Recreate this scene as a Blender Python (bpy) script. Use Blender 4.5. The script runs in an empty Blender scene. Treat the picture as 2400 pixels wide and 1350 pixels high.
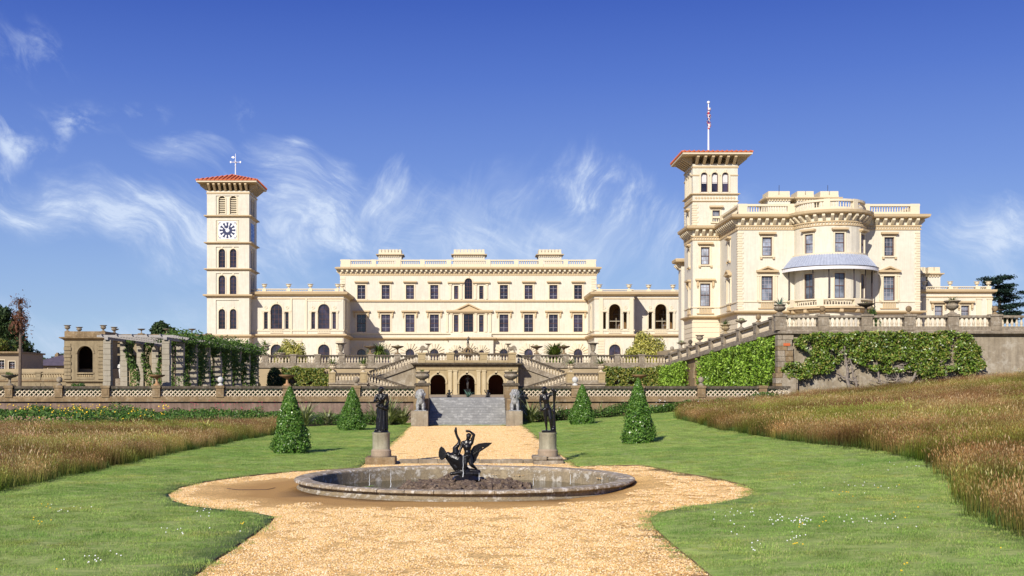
import bpy, bmesh, math, random
import numpy as np
from mathutils import Vector, Matrix, noise as mnoise
from mathutils.geometry import delaunay_2d_cdt

random.seed(7)
R = math.radians
S = bpy.context.scene
COL = S.collection

# ------------------------------------------------------------------ camera
EYE = 2.4            # eye height above the gravel
FOC = 2770.0         # focal length in pixels of the 2400 px wide photograph
cam_d = bpy.data.cameras.new('camera')
cam = bpy.data.objects.new('camera', cam_d)
COL.objects.link(cam)
cam.location = (0, 0, EYE)
cam.rotation_euler = (R(90), 0, 0)
cam_d.sensor_width = 36
cam_d.lens = 36 * FOC / 2400
cam_d.shift_x = (1200 - 1097) / 2400
cam_d.shift_y = (906 - 675) / 2400
cam_d.clip_end = 20000
S.camera = cam

# ------------------------------------------------------------------ sun, sky, exposure
SUN_EL, SUN_AZ = R(31), R(25)       # sun stands behind the camera to the left
sd = bpy.data.lights.new('sun', 'SUN')
sd.energy = 4.6
sd.angle = R(0.5)
sd.color = (1.0, 0.93, 0.82)
sun = bpy.data.objects.new('sun', sd)
COL.objects.link(sun)
ldir = Vector((math.sin(SUN_AZ) * math.cos(SUN_EL), math.cos(SUN_AZ) * math.cos(SUN_EL), -math.sin(SUN_EL)))
sun.rotation_euler = ldir.to_track_quat('-Z', 'Y').to_euler()
sun.location = (-30, -60, 60)

S.view_settings.view_transform = 'Standard'
S.view_settings.look = 'None'
S.view_settings.gamma = 1
S.view_settings.use_curve_mapping = False
S.view_settings.exposure = 0.28

W = bpy.data.worlds.new('World')
S.world = W
W.use_nodes = True


def make_world():
    nt = W.node_tree
    N, L = nt.nodes, nt.links
    N.clear()
    out = N.new('ShaderNodeOutputWorld')
    bg = N.new('ShaderNodeBackground')
    bg.inputs['Strength'].default_value = 0.09
    sky = N.new('ShaderNodeTexSky')
    sky.sky_type = 'NISHITA'
    sky.sun_disc = False
    sky.sun_elevation = SUN_EL
    sky.sun_rotation = R(180) + SUN_AZ
    sky.altitude = 0
    sky.air_density = 1.0
    sky.dust_density = 0.35
    sky.ozone_density = 3.0
    hs = N.new('ShaderNodeHueSaturation')
    hs.inputs['Hue'].default_value = 0.532
    hs.inputs['Saturation'].default_value = 1.25
    L.new(sky.outputs[0], hs.inputs['Color'])
    tint = N.new('ShaderNodeMix'); tint.data_type = 'RGBA'; tint.blend_type = 'MULTIPLY'; tint.inputs[0].default_value = 1
    tint.blend_type = 'MIX'; tint.inputs[0].default_value = 0.8
    L.new(hs.outputs[0], tint.inputs[6])
    grad = N.new('ShaderNodeValToRGB')      # deep polarised blue overhead, paler towards the horizon
    els = grad.color_ramp.elements
    els[0].position = 0.0; els[0].color = (0.37, 0.52, 0.76, 1)
    els[1].position = 1.0; els[1].color = (0.02, 0.055, 0.30, 1)
    for p_, c_ in ((0.04, (0.33, 0.49, 0.76, 1)), (0.10, (0.26, 0.41, 0.73, 1)), (0.17, (0.165, 0.285, 0.67, 1)), (0.25, (0.085, 0.175, 0.57, 1)), (0.31, (0.044, 0.108, 0.47, 1)), (0.5, (0.026, 0.075, 0.38, 1))):
        e_ = els.new(p_); e_.color = c_
    gsc = N.new('ShaderNodeVectorMath'); gsc.operation = 'SCALE'; gsc.inputs['Scale'].default_value = 9.6
    L.new(grad.outputs[0], gsc.inputs[0]); L.new(gsc.outputs[0], tint.inputs[7])
    tc = N.new('ShaderNodeTexCoord')
    sep = N.new('ShaderNodeSeparateXYZ')
    L.new(tc.outputs['Generated'], sep.inputs[0])
    L.new(sep.outputs[2], grad.inputs[0])

    def M(op, a, b=None, clamp=False):
        n = N.new('ShaderNodeMath')
        n.operation = op
        n.use_clamp = clamp
        for i, v in enumerate((a, b)):
            if v is None:
                continue
            if hasattr(v, 'is_output'):
                L.new(v, n.inputs[i])
            else:
                n.inputs[i].default_value = v
        return n.outputs[0]
    az = M('ARCTAN2', sep.outputs[0], sep.outputs[1])
    el = M('ARCSINE', sep.outputs[2])
    cmb = N.new('ShaderNodeCombineXYZ')
    L.new(az, cmb.inputs[0])
    L.new(el, cmb.inputs[1])
    vec = cmb.outputs[0]

    # slow warp of the sky coordinates so the cirrus curls
    def noise(v, scale, detail=6, rough=0.6, dist=0.0, color=False):
        n = N.new('ShaderNodeTexNoise')
        n.inputs['Scale'].default_value = scale
        n.inputs['Detail'].default_value = detail
        n.inputs['Roughness'].default_value = rough
        n.inputs['Distortion'].default_value = dist
        L.new(v, n.inputs['Vector'])
        return n.outputs['Color' if color else 'Fac']
    wn = noise(vec, 9.0, 2, 0.5, color=True)
    ws = N.new('ShaderNodeVectorMath'); ws.operation = 'SUBTRACT'
    L.new(wn, ws.inputs[0]); ws.inputs[1].default_value = (0.5, 0.5, 0.5)
    wm = N.new('ShaderNodeVectorMath'); wm.operation = 'SCALE'
    L.new(ws.outputs[0], wm.inputs[0]); wm.inputs['Scale'].default_value = 0.085
    wa = N.new('ShaderNodeVectorMath'); wa.operation = 'ADD'
    L.new(vec, wa.inputs[0]); L.new(wm.outputs[0], wa.inputs[1])
    warped = wa.outputs[0]

    def mapping(v, loc, rot, scale, typ='TEXTURE'):
        m = N.new('ShaderNodeMapping')
        m.vector_type = typ
        L.new(v, m.inputs[0])
        m.inputs['Location'].default_value = loc
        m.inputs['Rotation'].default_value = rot
        m.inputs['Scale'].default_value = scale
        return m.outputs[0]

    def ramp(v, a, b, lo=0.0, hi=1.0):
        n = N.new('ShaderNodeMapRange')
        n.interpolation_type = 'SMOOTHSTEP'
        L.new(v, n.inputs[0])
        n.inputs[1].default_value = a
        n.inputs[2].default_value = b
        n.inputs[3].default_value = lo
        n.inputs[4].default_value = hi
        return n.outputs[0]
    # three streak fields: falling to the right, standing hooks, small flecks
    fib = ramp(noise(mapping(warped, (0, 0, 0), (0, 0, R(-28)), (3.0, 0.8, 1)), 90, 6, 0.7, 0.3), 0.25, 0.7, 0.35, 1.25)
    fa = M('MULTIPLY', fib, ramp(noise(mapping(warped, (0, 0, 0), (0, 0, R(-28)), (2.2, 0.85, 1)), 18, 10, 0.70, 0.3), 0.33, 0.78))
    fib2 = ramp(noise(mapping(warped, (0, 0, 0), (0, 0, R(68)), (3.2, 0.8, 1)), 95, 6, 0.7, 0.4), 0.25, 0.7, 0.35, 1.25)
    fb = M('MULTIPLY', fib2, ramp(noise(mapping(warped, (0, 0, 0), (0, 0, R(66)), (2.6, 0.8, 1)), 20, 10, 0.68, 0.5), 0.40, 0.86))
    fc = ramp(noise(mapping(warped, (0, 0, 0), (0, 0, R(-35)), (1.8, 1.0, 1)), 50, 7, 0.62, 0.3), 0.42, 0.74)

    edge_a = M('MULTIPLY', M('SUBTRACT', noise(mapping(warped, (0, 0, 0), (0, 0, R(-30)), (3.4, 0.9, 1)), 26, 6, 0.62, .3), 0.47), 1.9)
    edge_b = M('MULTIPLY', M('SUBTRACT', noise(mapping(warped, (0, 0, 0), (0, 0, R(68)), (3.8, 0.9, 1)), 26, 6, 0.62, .4), 0.47), 1.9)

    def P(px, py, rx, ry, rot, amp, fld, veil=0.16):
        a = math.atan((px - 1097) / FOC)
        e = math.atan((906 - py) / FOC * math.cos(a))
        m = mapping(warped, (a, e, 0), (0, 0, R(rot)), (rx / FOC, ry / FOC, 1))
        ln = N.new('ShaderNodeVectorMath'); ln.operation = 'LENGTH'
        L.new(m, ln.inputs[0])
        lnv = M('ADD', ln.outputs['Value'], edge_b if fld is fb else edge_a)
        return M('MULTIPLY', M('MULTIPLY', ramp(lnv, 1.05, 0.0), amp), M('ADD', fld, veil))
    patches = [
        P(300, 510, 380, 105, -10, 1.25, fa), P(90, 500, 160, 70, 0, 0.6, fa), P(520, 590, 330, 90, 0, 0.6, fa),
        P(700, 530, 190, 150, -35, 1.0, fa), P(460, 365, 100, 65, -20, 1.2, fa), P(670, 370, 110, 55, -25, 1.1, fa),
        P(760, 400, 110, 55, -35, 0.9, fa), P(900, 480, 130, 110, 60, 1.5, fb), P(1105, 500, 120, 120, 70, 1.0, fb),
        P(1080, 610, 420, 120, 0, 0.75, fa), P(1340, 420, 130, 110, -65, 1.25, fb, .05), P(1410, 430, 80, 110, 70, .9, fb, .05),
        P(1520, 500, 100, 150, 70, 1.1, fb, .05), P(1400, 590, 300, 110, 0, .8, fb), P(1210, 440, 90, 70, 60, 0.8, fb),
        P(2330, 570, 190, 75, -5, 1.2, fa), P(2200, 640, 330, 70, 0, 0.35, fa), P(1740, 475, 90, 50, 0, 0.7, fa),
        P(60, 95, 150, 75, -10, .45, fc, 0), P(20, 310, 110, 60, -35, 0.9, fc, 0), P(165, 300, 60, 110, -50, .5, fc, 0),
        P(375, 245, 70, 40, 0, .55, fc, 0), P(195, 250, 140, 80, 0, 0.35, fc, 0), P(570, 265, 70, 45, -20, 0.4, fc, 0),
        P(5, 390, 80, 50, -30, .8, fc, 0), P(85, 425, 50, 22, -20, .8, fc, 0), P(690, 350, 50, 40, 0, 0.6, fc, 0), P(1250, 570, 420, 140, 0, 0.35, fb, .5), P(850, 520, 420, 130, 0, 0.5, fa, .2),
        P(1400, 780, 1500, 120, 0, 0.30, fa), P(200, 780, 700, 110, 0, 0.4, fa),
    ]
    tot = patches[0]
    for p in patches[1:]:
        tot = M('ADD', tot, p)
    # the same kind of thin cirrus everywhere else in the sky
    far = M('MULTIPLY', ramp(noise(vec, 2.2, 3), 0.5, 0.75), fa)
    away = ramp(M('ABSOLUTE', az), 0.5, 0.8)
    tot = M('ADD', tot, M('MULTIPLY', M('MULTIPLY', far, away), 0.5))
    tot = M('MINIMUM', M('MULTIPLY', tot, 1.0), 0.86)
    mix = N.new('ShaderNodeMix'); mix.data_type = 'RGBA'
    L.new(tot, mix.inputs[0])
    L.new(tint.outputs[2], mix.inputs[6])
    mix.inputs[7].default_value = (6.2, 7.2, 8.9, 1)
    L.new(mix.outputs[2], bg.inputs['Color'])
    L.new(bg.outputs[0], out.inputs[0])


make_world()

# ------------------------------------------------------------------ helpers


def PX(px, D):
    return (px - 1097.0) * D / FOC


def PZ(py, D):
    return EYE + (906.0 - py) * D / FOC


WL = {}


def wl(o):
    return WL.get(o.name, Vector((0, 0, 0))) if o else Vector((0, 0, 0))


def thing(name, label, cat, loc=(0, 0, 0), group=None, rz=0, kind=None):
    o = bpy.data.objects.new(name, None)
    COL.objects.link(o)
    o.location = loc
    o.rotation_euler = (0, 0, rz)
    o.empty_display_size = 0.3
    tag(o, label, cat, group, kind)
    WL[o.name] = Vector(loc)
    return o


def tag(o, label=None, cat=None, group=None, kind=None):
    if label: o['label'] = label
    if cat: o['category'] = cat
    if group: o['group'] = group
    if kind: o['kind'] = kind
    return o


def link(name, me, parent=None, loc=(0, 0, 0), rz=0):
    o = bpy.data.objects.new(name, me)
    COL.objects.link(o)
    o.location = loc
    o.rotation_euler = (0, 0, rz)
    if parent:
        o.parent = parent
    WL[o.name] = wl(parent) + Vector(loc)
    return o


class F:
    """A facade frame: u runs left to right seen from outside, w runs inwards, z up."""
    def __init__(s, x, y, a=0.0):
        s.x, s.y, s.a = x, y, a
        s.c, s.s = math.cos(a), math.sin(a)

    def p(s, u, w, z):
        return (s.x + u * s.c - w * s.s, s.y + u * s.s + w * s.c, z)


F0 = F(0, 0, 0)


class MB:
    def __init__(s, frame=F0):
        s.v = []; s.f = []; s.T = frame

    def add(s, vs, fs):
        n = len(s.v)
        p = s.T.p
        s.v.extend(p(*q) for q in vs)
        s.f.extend(tuple(i + n for i in f) for f in fs)

    def box(s, u0, u1, w0, w1, z0, z1):
        s.add([(u0, w0, z0), (u1, w0, z0), (u1, w1, z0), (u0, w1, z0), (u0, w0, z1), (u1, w0, z1), (u1, w1, z1), (u0, w1, z1)],
              [(0, 3, 2, 1), (4, 5, 6, 7), (0, 1, 5, 4), (1, 2, 6, 5), (2, 3, 7, 6), (3, 0, 4, 7)])

    def prism(s, poly, w0, w1):
        """polygon in (u,z) extruded from w0 to w1 (w0 in front)"""
        n = len(poly)
        vs = [(u, w0, z) for u, z in poly] + [(u, w1, z) for u, z in poly]
        fs = [tuple(range(n)), tuple(range(2 * n - 1, n - 1, -1))]
        for i in range(n):
            j = (i + 1) % n
            fs.append((i, i + n, j + n, j))
        s.add(vs, fs)

    def plan(s, poly, z0, z1):
        """polygon in (u,w) extruded upwards"""
        n = len(poly)
        vs = [(u, w, z0) for u, w in poly] + [(u, w, z1) for u, w in poly]
        fs = [tuple(range(n - 1, -1, -1)), tuple(range(n, 2 * n))]
        for i in range(n):
            j = (i + 1) % n
            fs.append((i, j, j + n, i + n))
        s.add(vs, fs)

    def lathe(s, prof, cu=0, cw=0, z=0, n=10, sx=1, sy=1, a0=0.0):
        vs = []
        for r, h in prof:
            for k in range(n):
                a = 2 * math.pi * k / n + a0
                vs.append((cu + r * sx * math.cos(a), cw + r * sy * math.sin(a), z + h))
        fs = []
        m = len(prof)
        for i in range(m - 1):
            for k in range(n):
                k2 = (k + 1) % n
                fs.append((i * n + k, i * n + k2, (i + 1) * n + k2, (i + 1) * n + k))
        fs.append(tuple(range(n - 1, -1, -1)))
        fs.append(tuple(range((m - 1) * n, m * n)))
        s.add(vs, fs)

    def tube(s, pts, rad, n=6):
        pts = [Vector(p) for p in pts]
        if not hasattr(rad, '__len__'):
            rad = [rad] * len(pts)
        vs = []
        up = Vector((0.013, 0.02, 1))
        for i, p in enumerate(pts):
            t = (pts[min(i + 1, len(pts) - 1)] - pts[max(i - 1, 0)])
            if t.length < 1e-9: t = Vector((0, 0, 1))
            t.normalize()
            ref = up if abs(t.dot(up.normalized())) < 0.95 else Vector((1, 0, 0))
            a = t.cross(ref).normalized(); b = t.cross(a)
            for k in range(n):
                th = 2 * math.pi * k / n
                q = p + (a * math.cos(th) + b * math.sin(th)) * rad[i]
                vs.append(tuple(q))
        fs = []
        for i in range(len(pts) - 1):
            for k in range(n):
                k2 = (k + 1) % n
                fs.append((i * n + k, i * n + k2, (i + 1) * n + k2, (i + 1) * n + k))
        fs.append(tuple(range(n - 1, -1, -1)))
        fs.append(tuple(range((len(pts) - 1) * n, len(pts) * n)))
        s.add(vs, fs)

    def ball(s, c, r, n=8, m=6, sc=(1, 1, 1)):
        prof = []
        for i in range(m + 1):
            a = -math.pi / 2 + math.pi * i / m
            prof.append((max(r * math.cos(a), r * 0.02), r * math.sin(a) * sc[2]))
        s.lathe(prof, c[0], c[1], c[2], n, sc[0], sc[1])

    def sweep(s, pts, prof, closed=False, inward=0.0):
        """profile (out, z) swept along plan points; outward is to the right of travel"""
        n = len(pts)
        P = [Vector(p) for p in pts]
        nor = []
        for i in range(n):
            if closed:
                a, b = P[i] - P[i - 1], P[(i + 1) % n] - P[i]
            else:
                a = P[i] - P[i - 1] if i > 0 else P[1] - P[0]
                b = P[i + 1] - P[i] if i < n - 1 else P[i] - P[i - 1]
            a = a.normalized(); b = b.normalized()
            na = Vector((a.y, -a.x)); nb = Vector((b.y, -b.x))
            m = (na + nb)
            if m.length < 1e-6: m = na
            m.normalize()
            k = max(m.dot(na), 0.35)
            nor.append(m / k)
        vs = []
        k = len(prof)
        for i in range(n):
            for o, z in prof:
                q = P[i] + nor[i] * o
                vs.append((q.x, q.y, z))
        fs = []
        rng = n if closed else n - 1
        for i in range(rng):
            j = (i + 1) % n
            for a in range(k):
                b = (a + 1) % k
                fs.append((i * k + a, j * k + a, j * k + b, i * k + b))
        if not closed:
            fs.append(tuple(range(k)))
            fs.append(tuple(range((n - 1) * k + k - 1, (n - 1) * k - 1, -1)))
        s.add(vs, fs)

    def mesh(s, name, mat, smooth=False, origin=(0, 0, 0), bevel=0.0):
        me = bpy.data.meshes.new(name)
        ox, oy, oz = origin
        me.from_pydata([(a - ox, b - oy, c - oz) for a, b, c in s.v], [], s.f)
        bm = bmesh.new(); bm.from_mesh(me)
        if bevel > 0:
            es = [e for e in bm.edges if len(e.link_faces) == 2 and e.calc_face_angle(0) > 0.6]
            bmesh.ops.bevel(bm, geom=es, offset=bevel, segments=1, affect='EDGES', clamp_overlap=True)
        bmesh.ops.recalc_face_normals(bm, faces=bm.faces)
        bm.to_mesh(me); bm.free()
        if mat: me.materials.append(mat)
        if smooth:
            me.polygons.foreach_set('use_smooth', [True] * len(me.polygons))
            try:
                me.set_sharp_from_angle(angle=R(40))
            except Exception:
                pass
        return me

    def build(s, name, mat, parent=None, smooth=False, bevel=0.0):
        o = link(name, s.mesh(name, mat, smooth, wl(parent), bevel), parent)
        return o


def put(name, me, parent, world, rz=0):
    """place a shared mesh at a world point under a parent whose own rotation is zero"""
    return link(name, me, parent, Vector(world) - wl(parent), rz)


def copy_tree(o, loc=None, rz=None, parent=None):
    c = o.copy()
    COL.objects.link(c)
    if parent is not None:
        c.parent = parent
    if loc is not None: c.location = loc
    if rz is not None: c.rotation_euler = (0, 0, rz)
    WL[c.name] = wl(parent) + Vector(c.location)
    for ch in list(o.children):
        copy_tree(ch, parent=c)
    return c


def quads(name, V, mat, parent=None, nv=4, smooth=False):
    """fast mesh of independent polygons; V is (n, nv, 3)"""
    n = len(V)
    V = np.asarray(V, dtype=np.float32).reshape(-1, 3)
    w = wl(parent)
    V = V - np.array([w.x, w.y, w.z], dtype=np.float32)
    me = bpy.data.meshes.new(name)
    me.vertices.add(n * nv)
    me.vertices.foreach_set('co', V.ravel())
    me.loops.add(n * nv)
    me.loops.foreach_set('vertex_index', np.arange(n * nv, dtype=np.int32))
    me.polygons.add(n)
    me.polygons.foreach_set('loop_start', np.arange(0, n * nv, nv, dtype=np.int32))
    me.polygons.foreach_set('loop_total', np.full(n, nv, dtype=np.int32))
    me.update(calc_edges=True)
    me.materials.append(mat)
    if smooth:
        me.polygons.foreach_set('use_smooth', [True] * n)
    return link(name, me, parent)


RNG = np.random.default_rng(11)


def leafquads(C, Nn, size, aspect=2.0, jitter=0.7, rng=RNG):
    """pointed leaf quads at centres C with rough normals Nn"""
    n = len(C)
    C = np.asarray(C, float); Nn = np.asarray(Nn, float)
    Nn = Nn / (np.linalg.norm(Nn, axis=1, keepdims=True) + 1e-9)
    Nn = Nn + rng.normal(0, jitter, (n, 3))
    Nn /= np.linalg.norm(Nn, axis=1, keepdims=True) + 1e-9
    t = rng.normal(0, 1, (n, 3))
    t -= (t * Nn).sum(1, keepdims=True) * Nn
    t /= np.linalg.norm(t, axis=1, keepdims=True) + 1e-9
    b = np.cross(Nn, t)
    s = size * rng.uniform(0.6, 1.25, (n, 1))
    L_, Wd = s, s / aspect
    fold = Nn * s * 0.18
    return np.stack([C - t * L_ * 0.5, C + b * Wd * 0.5 + fold - t * L_ * 0.08, C + t * L_ * 0.5, C - b * Wd * 0.5 + fold - t * L_ * 0.08], axis=1)


# ------------------------------------------------------------------ materials
MATS = {}


def mat(name, col, rough=0.8, spec=0.3, noise_amt=0.0, noise_scale=3.0, bump=0.0, bump_scale=20.0, col2=None, metal=0.0,
        streak=0.0, island=None, coat=0.0, sss=0.0, trans=0.0, low=None, vein=None):
    m = bpy.data.materials.new(name)
    m.use_nodes = True
    nt = m.node_tree
    N, L = nt.nodes, nt.links
    b = N['Principled BSDF']
    b.inputs['Roughness'].default_value = rough
    b.inputs['Metallic'].default_value = metal
    b.inputs['Specular IOR Level'].default_value = spec
    if coat: b.inputs['Coat Weight'].default_value = coat
    tc = N.new('ShaderNodeNewGeometry')
    src = tc.outputs['Position']

    def mixc(fac, a, bb, mode='MIX'):
        x = N.new('ShaderNodeMix'); x.data_type = 'RGBA'; x.blend_type = mode
        for i, v in ((0, fac), (6, a), (7, bb)):
            if hasattr(v, 'is_output'): L.new(v, x.inputs[i])
            elif i == 0: x.inputs[0].default_value = v
            else: x.inputs[i].default_value = (*v, 1)
        return x.outputs[2]

    def nz(scale, detail=5, rough_=0.6, vec=None, sc=None):
        n = N.new('ShaderNodeTexNoise')
        n.inputs['Scale'].default_value = scale
        n.inputs['Detail'].default_value = detail
        n.inputs['Roughness'].default_value = rough_
        v = vec or src
        if sc:
            mp = N.new('ShaderNodeMapping'); mp.inputs['Scale'].default_value = sc
            L.new(v, mp.inputs[0]); v = mp.outputs[0]
        L.new(v, n.inputs['Vector'])
        return n.outputs['Fac']

    def rmp(v, a, bb, lo=0.0, hi=1.0):
        n = N.new('ShaderNodeMapRange')
        L.new(v, n.inputs[0])
        n.inputs[1].default_value = a; n.inputs[2].default_value = bb
        n.inputs[3].default_value = lo; n.inputs[4].default_value = hi
        return n.outputs[0]
    c = col
    if island:
        r = N.new('ShaderNodeNewGeometry').outputs['Random Per Island']
        cr = N.new('ShaderNodeValToRGB')
        cr.color_ramp.interpolation = 'LINEAR'
        els = cr.color_ramp.elements
        els[0].position = 0; els[0].color = (*island[0], 1)
        els[1].position = 1; els[1].color = (*island[-1], 1)
        for i, cc in enumerate(island[1:-1]):
            e = els.new((i + 1) / (len(island) - 1)); e.color = (*cc, 1)
        L.new(r, cr.inputs[0])
        c = cr.outputs[0]
    if noise_amt:
        c2 = col2 or tuple(x * 0.55 for x in col)
        f = rmp(nz(noise_scale, 7, 0.65), 0.38, 0.68, 0, noise_amt)
        c = mixc(f, c, c2)
        f2 = rmp(nz(noise_scale * 7.3, 5, 0.7), 0.35, 0.75, 0, noise_amt * 0.6)
        c = mixc(f2, c, tuple(x * 0.7 for x in (col2 or col)))
    if streak:
        f = rmp(nz(1.6, 6, 0.7, sc=(3.2, 3.2, 0.22)), 0.45, 0.72, 0, streak)
        c = mixc(f, c, tuple(x * 0.42 for x in (col2 or col)))
    if low:     # lichen: a second tint in blotches
        f = rmp(nz(low[1], 6, 0.75), 0.52, 0.62, 0, low[2])
        c = mixc(f, c, low[0])
    if hasattr(c, 'is_output'): L.new(c, b.inputs['Base Color'])
    else: b.inputs['Base Color'].default_value = (*c, 1)
    if bump:
        bn = N.new('ShaderNodeBump')
        bn.inputs['Strength'].default_value = bump
        bn.inputs['Distance'].default_value = 0.03
        L.new(nz(bump_scale, 6, 0.7), bn.inputs['Height'])
        L.new(bn.outputs[0], b.inputs['Normal'])
    if trans:
        tr = N.new('ShaderNodeBsdfTranslucent')
        if hasattr(c, 'is_output'): L.new(c, tr.inputs[0])
        else: tr.inputs[0].default_value = (*c, 1)
        mx = N.new('ShaderNodeMixShader'); mx.inputs[0].default_value = trans
        L.new(b.outputs[0], mx.inputs[1]); L.new(tr.outputs[0], mx.inputs[2])
        L.new(mx.outputs[0], N['Material Output'].inputs[0])
    MATS[name] = m
    return m


M_ = {}
M_['stucco'] = mat('cream_stucco', (0.72, 0.675, 0.56), 0.85, 0.2, 0.45, 0.30, 0.15, 14, col2=(0.60, 0.545, 0.43), streak=0.22)
M_['trim'] = mat('ochre_trim', (0.54, 0.42, 0.255), 0.8, 0.2, 0.35, 0.8, 0.15, 18, col2=(0.66, 0.50, 0.30), streak=0.08)
M_['pale'] = mat('pale_trim', (0.71, 0.63, 0.465), 0.8, 0.2, 0.3, 0.8, 0.1, 18, col2=(0.70, 0.58, 0.40))
M_['sand'] = mat('sandstone', (0.42, 0.34, 0.20), 0.9, 0.2, 0.55, 0.9, 0.5, 12, col2=(0.36, 0.26, 0.13), streak=0.35)
M_['stone'] = mat('weathered_stone', (0.36, 0.30, 0.22), 0.92, 0.2, 0.75, 1.3, 0.6, 16, col2=(0.15, 0.12, 0.085), streak=0.35, low=((0.50, 0.46, 0.38), 5.0, 0.5))
M_['darkstone'] = mat('blackened_coping', (0.13, 0.105, 0.075), 0.95, 0.2, 0.8, 2.0, 0.6, 16, col2=(0.045, 0.036, 0.028), low=((0.36, 0.33, 0.27), 7.0, 0.25))
M_['balu'] = mat('pale_baluster_stone', (0.66, 0.57, 0.42), 0.9, 0.2, 0.5, 3.0, 0.3, 16, col2=(0.42, 0.35, 0.25))
M_['sandl'] = mat('pale_sandstone', (0.58, 0.48, 0.30), 0.9, 0.2, 0.5, 0.9, 0.4, 12, col2=(0.42, 0.33, 0.19), streak=0.3)
M_['brown'] = mat('brown_stone', (0.33, 0.235, 0.13), 0.92, 0.2, 0.8, 1.5, 0.6, 14, col2=(0.16, 0.11, 0.06), streak=0.35, low=((0.45, 0.40, 0.30), 4.0, 0.3))
M_['lattice'] = mat('terracotta_lattice', (0.70, 0.60, 0.45), 0.9, 0.2, 0.5, 2.5, 0.3, 20, col2=(0.34, 0.27, 0.18))
M_['render'] = mat('old_render', (0.40, 0.34, 0.25), 0.95, 0.15, 0.8, 0.8, 0.5, 10, col2=(0.24, 0.195, 0.135), streak=0.5, low=((0.50, 0.46, 0.38), 1.2, 0.5))
M_['purple'] = mat('stained_wall', (0.30, 0.215, 0.17), 0.95, 0.15, 0.8, 0.9, 0.5, 10, col2=(0.15, 0.10, 0.075), streak=0.6)
M_['grey'] = mat('grey_step_stone', (0.32, 0.32, 0.31), 0.9, 0.25, 0.7, 1.2, 0.6, 18, col2=(0.18, 0.18, 0.18), low=((0.50, 0.50, 0.48), 3.0, 0.5))
M_['sandd'] = mat('grey_brown_sandstone', (0.34, 0.275, 0.17), 0.9, 0.2, 0.6, 0.9, 0.5, 12, col2=(0.19, 0.15, 0.09), streak=0.4)
M_['white'] = mat('white_stone', (0.60, 0.59, 0.55), 0.8, 0.25, 0.4, 3.0, 0.3, 18, col2=(0.5, 0.48, 0.42))
M_['lion'] = mat('lion_stone', (0.42, 0.42, 0.41), 0.9, 0.2, 0.9, 6.0, 0.9, 18, col2=(0.12, 0.125, 0.13), low=((0.68, 0.68, 0.66), 9.0, 0.6))
M_['bronze'] = mat('dark_bronze', (0.012, 0.010, 0.010), 0.27, 0.4, 0.4, 6.0, 0.2, 14, col2=(0.006, 0.009, 0.011))
M_['iron'] = mat('iron_post', (0.05, 0.035, 0.035), 0.5, 0.4)
M_['frame'] = mat('window_frame_brown', (0.10, 0.045, 0.035), 0.55, 0.4)
M_['wbar'] = mat('white_sash_bar', (0.34, 0.32, 0.36), 0.5, 0.4)
M_['tile'] = mat('red_roof_tile', (0.62, 0.17, 0.065), 0.8, 0.3, 0.5, 3.0, 0.3, 12, col2=(0.40, 0.10, 0.05))
M_['slate'] = mat('slate', (0.13, 0.105, 0.13), 0.7, 0.3, 0.6, 2.0, 0.3, 12, col2=(0.07, 0.06, 0.075))
M_['lead'] = mat('lead_canopy', (0.42, 0.46, 0.55), 0.6, 0.3, 0.7, 3.0, 0.2, 12, col2=(0.27, 0.30, 0.38))
M_['wpaint'] = mat('white_paint', (0.80, 0.80, 0.82), 0.5, 0.4)
M_['blue'] = mat('clock_blue', (0.015, 0.022, 0.085), 0.5, 0.4)
M_['bluelit'] = mat('clock_blue_lit_side', (0.06, 0.22, 0.62), 0.5, 0.4)  # blue light on the tower's side face put into the clock colour
M_['flagred'] = mat('flag_red', (0.55, 0.03, 0.05), 0.8)
M_['flagblue'] = mat('flag_blue', (0.02, 0.03, 0.2), 0.8)
M_['dark'] = mat('dark_interior', (0.035, 0.02, 0.014), 0.9)
M_['curtain'] = mat('curtain_cloth', (0.62, 0.60, 0.60), 0.9)
M_['bark'] = mat('bark', (0.20, 0.155, 0.115), 0.9, 0.2, 0.8, 8.0, 0.8, 20, col2=(0.08, 0.06, 0.045))
M_['greybark'] = mat('grey_bark', (0.36, 0.31, 0.26), 0.9, 0.2, 0.8, 6.0, 0.8, 20, col2=(0.16, 0.13, 0.11))
M_['terra'] = mat('terracotta_bowl', (0.50, 0.30, 0.15), 0.85, 0.2, 0.5, 5.0, 0.3, 12, col2=(0.28, 0.17, 0.10))


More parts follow.
